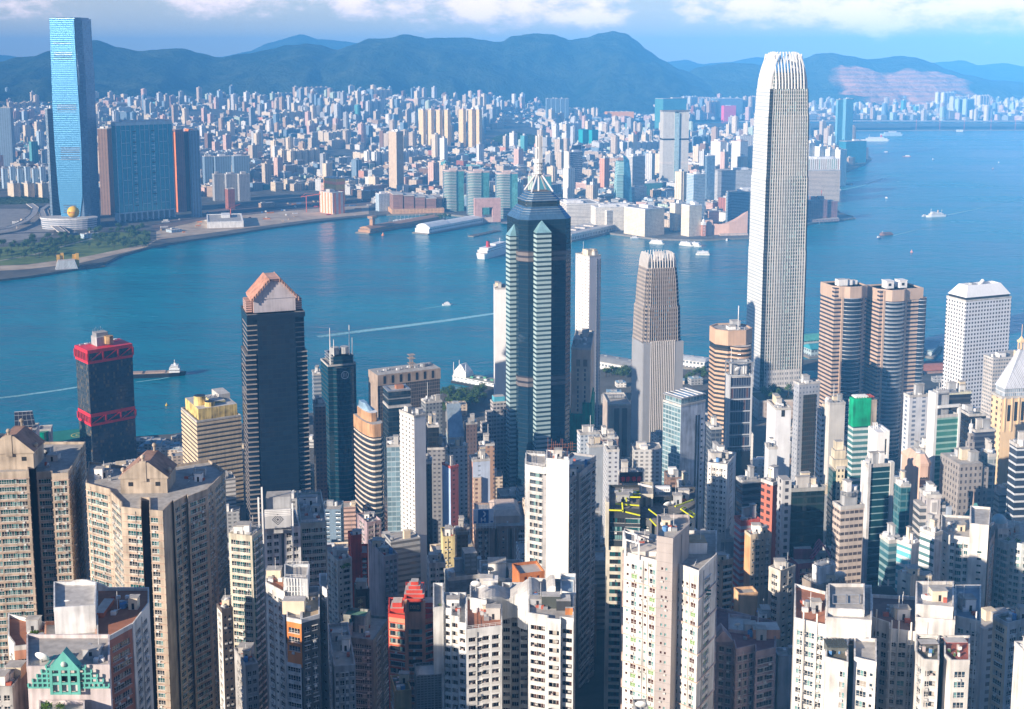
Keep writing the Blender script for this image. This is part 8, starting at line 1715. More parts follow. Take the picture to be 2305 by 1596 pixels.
office("white building with tank roof left of the chamfered pink tower's head",2064,None,2106,1012,700,6,fmat("white_mini",(.58,.58,.58),(.10,.11,.13),fh=3.1,bw=2.6,wh=.46,ww=.5),name="apartment_tower",cat="apartment tower",d=18,plant=4)
office("teal glass slab left of the grey plaque tower",2015,None,2050,1090,560,8,fmat("sea_glass",(.10,.20,.22),(.02,.09,.11),fh=3.3,bw=3,wh=.7,ww=.86,rough=.1),d=20,plant=3)
def plaque_tower():
 t,f,h=office("grey tower with a square framed plaque panel at its top between banded wings",2070,None,2119,1114,530,4,fmat("plaque_strips",(.42,.40,.40),(.06,.06,.08),fh=3.2,bw=4.4,wh=.6,ww=.26),d=22,plant=2,clut=True);w,d=f.w,f.d
 for x0,x1,zz in((-w*.98,-w*.505,-5),(w*.505,w*.92,-4)):c=MB();c.box(x0,x1,-d*.42,d*.4,0,h+zz,fmat("plaque_bands",(.46,.44,.43),(.05,.06,.07),fh=3.2,bw=60,wh=.55,ww=1),ROOFM);c.build("side_wing",t)
 c=MB();c.box(w*.925,w*1.4,-d*.4,d*.3,0,h-6,wallm("plaque_blue",(.42,.48,.56)),ROOFM);c.build("end_wing",t);c=MB();c.box(-w*.25,w*.25,-d/2-.3,-d/2-.01,h-9,h-2.5,plain("plaque_panel",(.62,.6,.58)));c.box(-w*.18,w*.18,-d/2-.34,-d/2-.31,h-8,h-3.5,plain("plaque_frame",(.34,.33,.33)));c.build("plaque",t)
plaque_tower()
def copper_pyramid():
 t,f,h=office("dark office block under a verdigris copper pyramid with a needle",2163,None,2222,1192,540,8,fmat("copper_block",(.05,.10,.11),(.015,.05,.06),fh=3.4,bw=3,wh=.6,ww=.8),name="office_block",cat="office block",d=24,clut=False);w,d=f.w,f.d;CU=plain("verdigris",(.10,.30,.29),.6,amt=.3);P=rect(w*1.02,d*1.02)
 zp=height_at(1128,548)-t.location.z;c=MB();c.loft([(P,h-.5),(P,h+1),(rect(w*.2,d*.06),zp)],CU,CU);c.build("pyramid_roof",t);c=MB();c.tube((-w*.12,0,zp-2),(-w*.12,0,height_at(1092,548)-t.location.z),.5,plain("needle",(.35,.25,.2)),6,.05);c.build("needle",t)
copper_pyramid()
def dome_block():
 A=ap("white parapeted tower top with a pale blue dome, by the cream pyramid tower's foot",2226,None,2271,1190,520,4,wallm("dome_white",(.66,.60,.55)),".w.w.",None,d=16,roofn=0,low=1230,cap=20);m=MB();m.cyl(0,0,3.6,A.z-A.o[2]-1,A.z-A.o[2]+1.6,wallm("dome_white",0),16);m.ball(0,0,A.z-A.o[2]+1.6,3.3,plain("dome_blue",(.30,.46,.52),.5),16,6,1.0,True);m.build("dome",A.t,True);m=MB();m.tube((-5,-4,A.z-A.o[2]),(-5,-4,A.z-A.o[2]+7),.15,WHITE,4);m.build("antenna",A.t)
dome_block()
t,f,h=office("red brick office tower with a shaded maroon flank",1716,1740,1770,1086,560,38,fmat("brick_shade",(.22,.05,.045),(.06,.02,.02),fh=3.4,bw=9,wh=.1,ww=.2),side=fmat("brick_front",(.46,.14,.09),(.05,.03,.03),fh=3.4,bw=3.6,wh=.5,ww=.6),plant=3)  # flank brick coloured darker than the sunny face to carry its shade
t,f,h=office("black mirror-glass block with a white window strip at its left corner",1780,1782,1857,1100,540,8,fmat("mirror_black",(.02,.03,.03),(.012,.025,.028),fh=3.6,bw=3,wh=.86,ww=.95,glass2=(.02,.045,.04),rough=.05,metal=.3),name="office_block",cat="office block",d=26,plant=3,trim=plain("mirror_rim",(.34,.34,.32)));c=MB();c.box(-f.w/2-4.2,-f.w/2-.02,-f.d/2+.3,f.d/2,0,h+4,fmat("strip_dots",(.50,.50,.50),(.04,.04,.05),fh=3.4,bw=4.2,wh=.5,ww=.4),ROOFM);c.build("stair_wing",t)
def banded_beige():
 t,f,h=office("round-cornered beige tower with dark window bands, left of the green glass tower",1887,1893,1945,1140,520,14,fmat("beige_bands",(.52,.44,.38),(.07,.06,.06),fh=3.2,bw=2.2,wh=.42,ww=.86),d=18,plant=2,cap=(.55,5,GREYP))
banded_beige()
office("rounded teal glass tower with a roof drum, low between towers",1995,2001,2028,1216,500,14,fmat("cyl_teal",(.20,.30,.32),(.03,.09,.11),fh=3.3,bw=60,wh=.6,ww=1),d=16,plant=2)
t,f,h=office("narrow tower with a bright aqua glass face and white top",2023,2052,2069,1226,480,36,wallm("aqua_white",(.62,.62,.60)),side=fmat("aqua_face",(.52,.58,.58),(.10,.32,.36),fh=3.3,bw=60,wh=.56,ww=1,sill=.2,metal=.2),plant=2)
t,f,h=office("white tower with a rounded front of slanting window bands",2071,2104,2121,1200,500,34,wallm("slant_white",(.56,.57,.60)),side=fmat("slant_bands",(.62,.64,.64),(.06,.12,.13),fh=3.3,bw=60,wh=.42,ww=1),plant=3)
ap("cream block with a grey rear and corner balcony windows, above the arcaded roof",2063,2067,2104,1312,455,8,wallm("cream_low",(.55,.50,.42)),".W.W.",".w.",roofn=2,low=1370,d=14,cap=20)
ap("narrow cream block, its taller neighbour",2026,2050,2068,1296,452,34,wallm("cream_tall",(.58,.54,.47)),None,".s.",roofn=1,low=1370,cap=20)
def arcade():
 t,f,h=office("low building with an arched gallery and black hipped roof, in the shade",1948,None,2030,1362,440,12,fmat("arcade_wall",(.34,.36,.35),(.06,.09,.10),fh=4.5,bw=3.2,wh=.66,ww=.6),name="arcade_building",cat="building",d=16,clut=False);P=rect(f.w*1.04,f.d*1.05);c=MB();c.loft([(P,h-.2),(P,h+.5),(rect(f.w*.7,1.5),h+4.5)],plain("slate_roof",(.035,.037,.042),.6),plain("slate_roof",0));c.build("roof",t)
 for k in range(2):c=MB();c.tube((-f.w*.2+k*f.w*.4,0,h+4),(-f.w*.2+k*f.w*.4,0,h+7),.35,ROOFL,6);c.build("chimney",t)
arcade()
ap("beige tower with small square windows and an orange sunlit edge",1682,1690,1737,1204,540,16,wallm("buff_front",(.56,.47,.36)),".s.A.s.A.",None,side_mat=wallm("orange_edge",(.64,.36,.18)),roofn=2,low=1330,d=16)
t,f,h=office("tower with a red rooftop and red-and-white striped edge",1663,1668,1712,1172,575,16,fmat("stripe_edge",(.50,.50,.54),(.40,.08,.08),fh=3.2,bw=60,wh=.5,ww=1),name="apartment_tower",cat="apartment tower",d=16,roof=plain("red_deck",(.42,.06,.06)),trim=plain("red_trim",0),plant=3)
ap("slim pink-buff tower with scalloped balconies, right of the sunlit white tower",1611,1626,1651,1262,500,24,wallm("pink_buff",(.60,.42,.30)),",B,",".s.",roofn=1,low=1380,d=12)
office("grey-blue concrete slab behind the scalloped slim tower",1610,None,1652,1214,620,6,wallm("bluegrey_slab",(.30,.33,.36)),name="apartment_tower",cat="apartment tower",d=16,plant=2)
ap("squat apricot tower with crenellated top",1658,1664,1706,1336,470,10,wallm("apricot",(.66,.42,.24)),None,None,roofn=0,d=12,low=1400)
ap("small brown cylinder-topped block at the apricot tower's side",1700,None,1736,1392,452,6,wallm("brown_small",(.34,.20,.14)),".s.",None,roofn=2,d=10,low=1420)
ap("slim buff white tower lit on its left face, between mauve buildings",1736,1757,1791,1285,475,38,wallm("buff_shade",(.62,.56,.48)),".s.s.",".A.",roofn=2,low=1500)
def plum():
 A=apt("plum-red tower with a pink gabled frame on its roof, in shade",1782,1796,1922,1270,530,14,wallm("plum",(.26,.085,.11)),".LwLwL.",".w.",d=18,roofn=3,low=1380,pal='dark');PL=plain("plum_frame",(.48,.13,.22),.6);ox,oy,oz=A.o;m=MB()
 for k in range(4):y=-4+k*2.4;m.tube((-5,y,A.z-oz),(0,y,A.z-oz+7),.4,PL,4);m.tube((5,y,A.z-oz),(0,y,A.z-oz+7),.4,PL,4)
 m.build("gable_frame",A.t);A.box(ox-8,oy+2,8,6,A.z-1,A.z+4,wallm("plum",0));A.box(ox+9,oy+2,9,6,A.z-1,A.z+3,wallm("plum",0));A.finish(60)
plum()
A=apt("grey roof-topped tower with white railings and a big dish, behind the white complex",1806,1840,1902,1318,462,30,wallm("taupe_low",(.34,.29,.25)),".L.",".w.",d=14,roofn=1,rail=True,low=1400);A.wing([(p[0]*.55+A.f.x*.45,p[1]*.55+A.f.y*.45)for p in A.P],height_at(1296,458),[None]*4,WHT2,zbot=A.z-2,rail=True);A.finish(40);dish_at(1891,1297,458,13,-14,"big white dish on the railed grey roof")
bush_at(1821,1366,455,8,"shrub on the terrace left of the railed grey roof",110)
def mauve():
 Y=395;z=height_at(1438,Y);MV=wallm("mauve",(.36,.27,.28));A=Apt("mauve tower with pale corner stones, pediment and a dish on its roof",x_at(1675,Y+12,z),Y+12,ground_z(130,Y)-4,pal='dark',fr=FR_G,seed=43)
 A.wing(fp([(1611,404),(1614,396),(1652,394),(1657,388),(1700,391),(1702,386),(1745,389),(1747,408),(1611,420)],z),z,[None,".w.w.",None,".w.w.w.",None,".WwW."],MV,3.05,2.4,ledge=wallm("mauve_ledge",(.48,.36,.34)),roof=plain("roof_maroon",(.22,.10,.11)))
 zc=height_at(1416,402);A.wing(fp([(1640,402),(1690,400),(1690,412),(1640,414)],zc),zc,[".s.",None],wallm("mauve_pale",(.44,.35,.36)),zbot=z-2,roof=ROOFL)
 m=MB();p=fp([(1628,393.5)],z)[0];x,y=p[0]-A.o[0],p[1]-A.o[1];zz=z-A.o[2];i=m.add([(x-3.4,y,zz-.3),(x+3.4,y,zz-.3),(x,y,zz+3.6),(x-3.4,y+6,zz-.3),(x+3.4,y+6,zz-.3),(x,y+6,zz+3.6)])
 for f_ in((0,1,2),(0,2,5,3),(1,4,5,2)):m.f.append(tuple(i+v for v in f_));m.m.append(m.slot(MV));m.uv.append([(0,0)]*len(f_))
 m.build("pediment",A.t);A.box(x_at(1722,400,z),400,9,6,z-1,z+2.2,PNK,"roof_screen");A.roofstuff(fp([(1660,394),(1735,394),(1735,404),(1660,408)],z),z,91,2,1,2);A.finish(98)
mauve();dish_at(1660,1408,404,7,6,"pale dish on the mauve tower's roof house")
ap("pale blue-white tower with dark square windows, right of the mauve tower",1746,None,1768,1476,405,2,wallm("iceblue",(.50,.53,.58)),".A.",None,d=12,roofn=1)
def right_complex():
 Y=345;W_=wallm("complex2_white",(.66,.635,.60));TR=plain("roof_terracotta",0);zl=height_at(1400,Y);PIPE=SLAB_W
 A=Apt("big white complex with two blank roof towers and four lower wings, bottom right",x_at(1990,Y+20,zl),Y+20,ground_z(220,Y)-4,pal='blue',fr=FR_W,seed=47)
 A.wing(fp([(1789,348),(1860,343),(1860,366),(1789,372)],zl),zl,[".A.W.A.",None,None,None],W_,3.0,3.0,roof=TR,ledge=None)
 z1=height_at(1396,336);A.wing(fp([(1860.4,338),(1962,336),(1962,360),(1860.4,360)],z1),z1,["_s_s__s."],W_,3.0,5.5)
 zt=height_at(1372,340);A.wing(fp([(1865,341),(1946,340),(1946,358),(1865,358)],zt),zt,[".s__s."],W_,3.0,8.0,zbot=z1-2,roof=ROOFM)
 za=height_at(1490,322);A.wing(fp([(1859,325),(1909,322),(1909,336),(1859,337)],za),za,["__.w."],W_,3.05,2.6,roof=plain("roof_garden",(.16,.15,.12)));A.wing(fp([(1923,325),(1973,322),(1973,336),(1923,337)],za),za,[".W.s.",None],W_,3.05,2.8,roof=ROOFM)
 A.wing(fp([(1909.3,334),(1922.7,334),(1922.7,337),(1909.3,337)],za-1),za-1,[None],plain("gap_dark",(.12,.11,.10)))
 zm=height_at(1408,352);A.wing(fp([(1962.5,358),(2002,354),(2002.3,350),(2062,348),(2062,372),(1962.5,374)],zm),zm,[".A.w.",None,".A.W.A."],W_,3.0,3.4,roof=plain("roof_slate_red",(.20,.13,.12)),parapet=W_)
 z2=height_at(1396,340);A.wing(fp([(2062.4,342),(2150,340),(2150,362),(2062.4,362)],z2),z2,[".s__s.s."],W_,3.0,5.5);zt2=height_at(1366,342);A.wing(fp([(2062,344),(2146,342),(2147,360),(2062,360)],zt2),zt2,[".s__s_."],W_,3.0,8.0,zbot=z2-2,roof=ROOFL)
 zb=height_at(1482,326);A.wing(fp([(2062,330),(2079,325.6),(2114,325),(2114,340),(2062,341)],zb),zb,[".A.",".wB.",None],W_,3.05,2.8,roof=plain("roof_garden",0));A.wing(fp([(2126,329),(2142,325),(2183,325),(2183,340),(2126,340)],zb),zb,[None,".W.",None],W_,3.05,2.8,roof=plain("roof_redtile",(.34,.10,.07)))
 A.wing(fp([(2114.3,337),(2125.7,337),(2125.7,341),(2114.3,341)],zb-1),zb-1,[None],plain("gap_dark",0))
 zr=height_at(1392,352);A.wing(fp([(2150.4,354),(2208,350),(2208,376),(2150.4,376)],zr),zr,[".w.s.w."],wallm("complex2_shade",(.64,.62,.60)),3.0,3.0,roof=plain("roof_bluegrey",0),parapet=W_)
 for xd,y,zz in((1808,346,zl),(1838,344.3,zl),(2006,349.6,zm),(2022,349.2,zm),(2050,348.1,zm),(1972,356.9,zm),(2196,350.6,zr)):
  m=MB();x=x_at(xd,y,zz)-A.o[0];m.tube((x,y-A.o[1]-.35,height_at(1640,y)-A.o[2]),(x,y-A.o[1]-.35,zz-A.o[2]+3),.22,PIPE,6)
  k=zz-A.o[2]-4
  while k>height_at(1620,y)-A.o[2]:m.box(x-1.0,x+1.0,y-A.o[1]-.45,y-A.o[1]-.2,k,k+.12,PIPE);k-=3.0
  m.build("drain_pipe",A.t)
 for xd,y,z_ in((1911,335.6,z1),(2110,339.6,z2)):m=MB();x=x_at(xd,y,z_)-A.o[0];m.tube((x,y-A.o[1]-.3,z_-A.o[2]-18),(x,y-A.o[1]-.3,z_-A.o[2]-5),.16,PIPE,5);m.tube((x-5,y-A.o[1]-.3,z_-A.o[2]-5),(x+5,y-A.o[1]-.3,z_-A.o[2]-5),.14,PIPE,5);m.build("drain_pipe",A.t)
 m=MB();p=fp([(1864,326.5)],za)[0]
 for k in range(7):m.box(p[0]-A.o[0]+k*.85,p[0]-A.o[0]+k*.85+.7,p[1]-A.o[1]+.5,p[1]-A.o[1]+6,za-A.o[2]+1.6,za-A.o[2]+1.75,plain("pergola_dark",0))
 m.build("pergola_slat",A.t);A.box(p[0]+3,p[1]+4,5.6,3.4,za-1,za+1.5,plain("greenhouse",(.14,.15,.14),.3),"roof_shed")
 A.box(x_at(2086,334,zb),333,5.2,3.0,zb+1.3,zb+1.5,plain("awning_dark",(.12,.09,.08)),"awning");A.box(x_at(2150,334,zb),334,6,3.2,zb+1.3,zb+1.5,plain("awning_red",(.40,.12,.10)),"awning")
 R=random.Random(8)
 for xa,xb,y in((2074,2108,330),(2134,2178,330),(1866,1904,329)):
  for k in range(6):A.box(x_at(xa+(xb-xa)*R.random(),y,zb),y+R.uniform(-2,4),R.uniform(.4,1),R.uniform(.4,.9),zb-1 if xa>2000 else za-1,(zb if xa>2000 else za)+R.uniform(-.3,.6),R.choice((WHITE,plain("laundry",0),plain("tank_blue",(.1,.25,.5)),plain("pot_green",(.08,.16,.05)))),"roof_chest")
 z_=zt-A.o[2]-1;m=MB()
 for a,b in(((-30,0),(30,0)),((-30,6),(30,6)),((-30,0),(-30,6)),((0,0),(0,6)),((30,0),(30,6))):m.tube((x_at(1905+a[0],345+a[1],zt)-A.o[0],345+a[1]-A.o[1],z_+.5),(x_at(1905+b[0],345+b[1],zt)-A.o[0],345+b[1]-A.o[1],z_+.5),.18,STEEL,4)
 m.build("roof_frame",A.t)
 A.roofstuff(fp([(1792,350),(1855,347),(1855,362),(1792,366)],zl),zl,101,1,2,1);A.roofstuff(fp([(1970,358),(2055,354),(2055,366),(1970,368)],zm),zm,102,3,2,2);A.roofstuff(fp([(2068,346),(2140,345),(2140,356),(2068,356)],zt2),zt2,103,1,2,1);A.roofstuff(fp([(2155,356),(2200,353),(2200,370),(2155,372)],zr),zr,104,2,1,1);A.finish(100)
right_complex()
for k,(xd,yd,r)in enumerate(((2085,1360,8),(2105,1358,10),(2121,1362,8),(2112,1376,8))):dish_at(xd,yd,350-k,r,16-9*k,["left dish of four on the white complex's right roof tower","largest rear dish of four on the white complex's right roof tower","right dish of four on the white complex's right roof tower","front dish of four on the white complex's right roof tower"][k])
ap("white complex wing with roof chests and red floor, seen behind the big white complex",2010,2018,2064,1378,400,14,WHT,".w.",".w.",d=12,roofn=3,low=1420,roof=plain("roof_terracotta",0),cap=20)
def far_right_white():
 Y=505;z=height_at(1206,Y);W_=wallm("tall_white",(.72,.70,.66));A=Apt("tall white tower with green bay windows and a blank roof tower, right side",x_at(2170,Y+14,z),Y+14,ground_z(260,Y)-4,pal='teal',seed=53)
 A.wing(fp([(2119,512),(2136,506),(2184,503),(2184,528),(2119,530)],z),z,[".s.",".w.G.w."],W_,3.0,2.6,roof=ROOFM);zt=height_at(1180,500);A.wing(fp([(2184.3,501),(2226,499),(2230,520),(2184.3,522)],zt),zt,["_.ss_"],wallm("tall_white_front",(.76,.72,.66)),3.0,11);A.wing(fp([(2226.4,500),(2240,512),(2240,526),(2226.4,524)],height_at(1215,502)),height_at(1215,502),[".A."],wallm("tall_brown_flank",(.38,.30,.27)),3.0,3)
 z2=height_at(1222,515);A.wing(fp([(2240.4,519),(2272,514),(2272.3,517),(2300,514),(2330,514),(2330,540),(2240.4,542)],z2),z2,[".w.G.",None,".w.W.",".W."],wallm("pale_aqua_white",(.56,.60,.58)),3.0,2.6,ledge=W_);A.roofstuff(fp([(2125,512),(2180,508),(2180,522),(2125,524)],z),z,111,2,2,1);A.roofstuff(fp([(2250,522),(2300,520),(2300,534),(2250,536)],z2),z2,112,3,1,1);A.finish(100)
far_right_white();dish_at(2232,1183,512,9,24,"dish on the blank roof tower of the tall white building, right side");bush_at(2270,1213,520,7,"dark shrub on the roof right of the tall white building's blank tower",110);bush_at(2291,1216,518,8,"second dark shrub nearer the right edge, same roof",110)
ap("buff and blue-grey tower with pipes at the right edge, below the tall white tower",2243,2268,2340,1402,372,24,wallm("edge_shade_blue",(.44,.46,.48)),".A.w.A.",".W.",fh=3.0,d=16,side_mat=wallm("edge_sun_buff",(.64,.52,.38)),roofn=2,cap=70,roof=plain("roof_garden",0))  # warm side, bluish front: sunlight and shade put into the wall colours
ap("white tower corner in the bottom right corner of the picture",2284,None,2345,1470,305,2,WHT,".W.w.",None,fh=3.0,d=12,roofn=1)
# trees, shore, roads
LEAF1=leafy("leaf_dark",(.024,.060,.012),(.085,.14,.03));BARK=plain("bark",0)
def tree_proto(seed,h,r,n):
 R=random.Random(seed);t=thing("tree","tree","tree");m=MB();m.tube((0,0,-.5),(.2,0,h*.5),h*.035,BARK,6,h*.02);tips=[]
 for k in range(6):a=k*1.05+R.random();p=(r*.55*cos(a),r*.55*sin(a),h*R.uniform(.55,.8));tips.append(p);m.tube((.2,0,h*R.uniform(.3,.5)),p,h*.016,BARK,4,h*.006)
 m.build("trunk",t);m=MB();cl=[(x,y,z,r*R.uniform(.38,.6))for x,y,z in tips]+[(R.uniform(-.3,.3)*r,R.uniform(-.3,.3)*r,h*R.uniform(.7,.95),r*.5)for _ in range(4)]
 for k in range(n):
  x,y,z,q=R.choice(cl);d=Vector((R.gauss(0,1),R.gauss(0,1),R.gauss(0,.8))).normalized()*q*R.uniform(.7,1.05);p=Vector((x,y,z))+d;s=r*R.uniform(.09,.17);a=(d.normalized()+Vector((R.uniform(-.6,.6),R.uniform(-.6,.6),R.uniform(-.2,.6)))).normalized();b=a.orthogonal().normalized()*s;c=a.cross(b);m.face([p-b,p+c*.7,p+b,p-c*.7],LEAF1)
 m.build("crown",t);return t
PROTO=[tree_proto(1,9,4.6,260),tree_proto(2,11,4.2,260),tree_proto(3,7.5,4.4,220)];used=[False]*3;RT=random.Random(5)
def plant_tree(x,y,z,s,label,group):
 k=RT.randrange(3);o=PROTO[k]if not used[k]else copy_tree(PROTO[k]);used[k]=True;o.location=(x,y,z);o.rotation_euler=(0,0,RT.uniform(0,6.28));o.scale=(s*RT.uniform(.85,1.2),)*3;tag(o,label,"tree",group)
def grove(n,x0,x1,y0,y1,z,s,label,group,slope=0.0,on=None):
 k=0
 while k<n:
  xd,yd=RT.uniform(x0,x1),RT.uniform(y0,y1);x,y=sea(xd,yd+slope*(xd-x0),z)
  if on and not on(x,y):continue
  plant_tree(x,y,z,s,label,group);k+=1
grove(46,998,1092,893,932,5,1.15,"leafy tree in the waterfront grove left of the spired skyscraper","trees of the waterfront grove",-.14)
grove(14,1712,1776,884,900,26,1.1,"tree of the roof garden at the tallest tower's foot","trees of the roof garden by the tallest tower")
x,y=sea(1744,893,26);t=thing("garden_podium","low stone podium with a tree garden at the tallest tower's foot","building",(x,y,4),8);m=MB();m.box(-24,26,-16,22,0,21.5,facade("podium_stone",(.52,.44,.38),(.3,.24,.2),5,6,.5,.4,.2),plain("garden_soil",(.05,.06,.03)));m.build("wall",t);m=MB();m.loft([(rect(50.6,38.6,1,3),20.5),(rect(50.6,38.6,1,3),22.6),(rect(49,37,1,3),22.6),(rect(49,37,1,3),21.4)],PALEW,top=False);m.build("parapet",t)
grove(18,1362,1418,838,852,5,1.0,"street tree on the quay between the netted tower and the tapering rib tower","quay trees");grove(12,1540,1590,842,858,5,1.0,"street tree on the quay left of the tan octagon","quay trees by the octagon")
PARK="trees of the far shore park"
for n,x0,x1,y0,y1 in((40,-10,130,552,585),(34,60,190,535,556),(44,200,335,528,560),(18,215,330,515,530)):grove(n,x0,x1,y0,y1,KZ,1.5,"bushy tree in the green park on the far shore below the blue skyscraper",PARK,on=lambda x,y:inside(x,y,pts))
grove(26,955,1015,489,495,KZ,1.1,"tree along the quay before the terraced brown hotel","trees before the terraced hotel");grove(20,1588,1668,518,524,KZ+1,1.0,"tree on the promenade before the wedge-roofed hall","trees before the wedge-roofed hall")
def patch(name,px,z,mat):m=MB();m.face([(*sea(a,b,z),z)for a,b in px],mat);tag(m.build(name),kind='structure')
GRASS=chan("park_grass",(.16,.21,.05),c2=(.08,.13,.03),sc=.03);SAND=chan("bare_sand",(.56,.46,.34),c2=(.36,.28,.20),sc=.02);PAVE=chan("pavement_grey",(.30,.29,.28),c2=(.22,.21,.2),sc=.05);ASPH=plain("asphalt",(.06,.06,.065),.9)
patch("park_lawn",[(-60,600),(60,595),(190,578),(335,548),(340,520),(200,524),(90,545),(-60,565)],KZ+.01,GRASS)
patch("shore_path",[(-60,612),(60,606),(180,592),(330,556),(352,540),(335,548),(190,578),(60,596),(-60,600)],KZ+.015,SAND)
patch("building_site",[(352,540),(520,518),(700,494),(830,482),(830,462),(700,470),(470,492),(352,520)],KZ+.012,SAND)
patch("site_yard",[(350,519),(470,491),(700,469),(840,460),(840,448),(560,458),(455,478),(340,506)],KZ+.018,chan("yard_brown",(.22,.16,.13),c2=(.14,.11,.1),sc=.03))
patch("plaza",[(-60,560),(20,545),(120,528),(125,500),(60,470),(-60,470)],KZ+.02,PAVE);patch("esplanade",[(1128,503),(1255,513),(1255,500),(1128,486)],KZ+.02,PAVE)
def road(name,pts_,w,z,mat=None,deck=False,label=None):
 P=[Vector((*sea(a,b,z),z))for a,b in pts_];m=MB();L=[];Rr=[]
 for i,p in enumerate(P):d=(P[min(i+1,len(P)-1)]-P[max(i-1,0)]).normalized();n=Vector((-d.y,d.x,0))*w/2;L.append(p+n);Rr.append(p-n)
 for i in range(len(P)-1):
  m.face([L[i],Rr[i],Rr[i+1],L[i+1]],mat or ASPH)
  if deck:
   for a,b in((L[i],L[i+1]),(Rr[i+1],Rr[i])):m.face([a+Vector((0,0,.9)),b+Vector((0,0,.9)),b-Vector((0,0,1.4)),a-Vector((0,0,1.4))],PALEW)
   m.face([L[i+1]-Vector((0,0,1.4)),Rr[i+1]-Vector((0,0,1.4)),Rr[i]-Vector((0,0,1.4)),L[i]-Vector((0,0,1.4))],PALEW);c=(P[i]+P[i+1])/2;m.cyl(c.x,c.y,1.4,KZ-.5,c.z-1.3,PALEW,8)
 o=m.build(name);tag(o,kind='structure');return P
road("flyover",[(-40,522),(20,512),(55,498),(75,482),(80,468),(66,458)],16,14,plain("road_deck",(.34,.33,.32)),True);road("flyover",[(140,522),(118,505),(98,488),(92,472),(110,460)],14,13,plain("road_deck",0),True);road("flyover",[(152,524),(128,505),(108,486),(104,470),(120,460)],9,11,plain("road_deck",0),True)
road("road",[(-60,530),(60,524),(180,521),(330,508),(460,488),(640,466),(850,452)],18,KZ+.03);road("road",[(-30,592),(80,572),(150,552),(205,538),(215,524)],7,KZ+.03,plain("path_pale",(.42,.38,.3)))
road("expressway",[(1640,273),(1800,272),(2000,272),(2420,272.5)],46,KZ+14,plain("road_deck",0),True)
RS=random.Random(3);CC=[plain("crate_"+n,c,.7)for n,c in(("orange",(.62,.25,.07)),("red",(.5,.08,.06)),("white",(.75,.74,.7)),("blue",(.1,.22,.45)),("grey",(.4,.4,.4)),("tan",(.5,.38,.25)))]
for k in range(60):
 xd=RS.uniform(352,845);yd=540-(xd-352)*.125-RS.uniform(6,46);x,y=sea(xd,yd,KZ);q=RS.randrange(6);m=MB();w=RS.choice((6,12,12,18));m.box(-w/2,w/2,-1.6,1.6,0,2.8,CC[q],ROOFL if q==2 else CC[q]);m.box(-w/2-.1,w/2+.1,-1.7,1.7,2.8,3.0,CC[q]);o=m.build("site_cabin");o.location=(x,y,KZ+.03);o.rotation_euler=(0,0,RS.choice((.3,1.9,.5)));tag(o,"site cabin or container on the bare waterfront building site","cabin","cabins on the far building site")
def site_crane(xd,yd,h,label):
 x,y=sea(xd,yd,KZ);t=thing("crane",label,"crane",(x,y,KZ),RS.uniform(0,90));CR=plain("crane_red",(.55,.12,.06),.6,amt=0);m=MB();m.tube((0,0,0),(0,0,h),1.1,CR,4);m.build("tower",t);m=MB();m.tube((-14,0,h-2),(38,0,h+6),.9,CR,4);m.tube((0,0,h+8),(30,0,h+5),.3,CR,3);m.tube((0,0,h+8),(-14,0,h-2),.3,CR,3);m.build("jib",t)
site_crane(690,478,42,"red crane on the far building site, right part");site_crane(520,500,34,"red crane on the far building site beside the white shed");site_crane(860,470,30,"red crane by the boat basin")
for k,xd in enumerate((2062,2115,2170,2230,2285)):site_crane(xd,292,60,["red quay crane on the old runway, the one farthest from the right edge","second red quay crane along the old runway","third red quay crane along the old runway","fourth red quay crane along the old runway","red quay crane on the old runway next to the right edge"][k])
def vent_house():
 x,y=sea(150,604,KZ);t=thing("vent_building","fan-shaped grey ventilation building with yellow stacks on the park's tip","building",(x,y,KZ),20);m=MB();m.loft([(rect(40,22),0),(rect(30,18),16)],facade("fan_ribs",(.6,.62,.63),(.25,.28,.3),40,2.6,1,.4,0),ROOFL);m.build("wall",t);YL=plain("stack_yellow",(.72,.42,.06),.6)
 for a,b,h in((-14,16,24),(-7,18,27),(14,14,24),(20,12,26)):m=MB();m.cbox(a,b,6,7,0,h,YL);m.build("stack",t)
vent_house()
def quay_hall(label,xd,yd,Y,yaw,w,d,h,wc,rc,ridge=2.5,name="ferry_pier"):
 z=3;x=x_at(xd,Y,z);t=thing(name,label,"ferry pier",(x,Y,0),yaw);m=MB();m.box(-w/2-5,w/2+5,-d/2-4,d/2+4,-2,z,STONE,PAVE);m.build("deck",t);m=MB();m.box(-w/2,w/2,-d/2,d/2,z,h,facade(f"pier_{int(xd)}",wc,(.10,.12,.14),6,5,.45,.6,.3),ROOFL);m.build("wall",t);m=MB();m.loft([(rect(w+3,d+3),h),(rect(w+3,d+3),h+.8),(rect(w*.92,d*.25),h+ridge)],plain(f"pier_roof_{int(xd)}",rc,.6),plain(f"pier_roof_{int(xd)}",rc));m.build("roof",t)
 for k in range(3):m=MB();m.cbox(-w*.3+k*w*.3,d*.2,4,3,h+.8,h+3,GREYP);m.build("vent_box",t)
quay_hall("white-walled pier hall with a grey roof, right of the netted tower",1385,815,1560,-38,62,32,13,(.72,.72,.7),(.38,.38,.36));quay_hall("white pier hall with pale canopy between the rib towers",1556,805,1580,-30,46,26,11,(.7,.7,.7),(.66,.67,.66));quay_hall("pier with sea-green roof tucked between the tallest tower and the twin bow towers",1822,778,1680,18,44,26,15,(.5,.56,.52),(.10,.38,.34),6);quay_hall("second sea-green roofed pier in front of it",1836,792,1640,18,26,20,12,(.4,.5,.52),(.05,.30,.36),5);quay_hall("low green-roofed quay building under the sea-green piers",1822,830,1500,8,34,30,10,(.5,.52,.48),(.30,.36,.22))
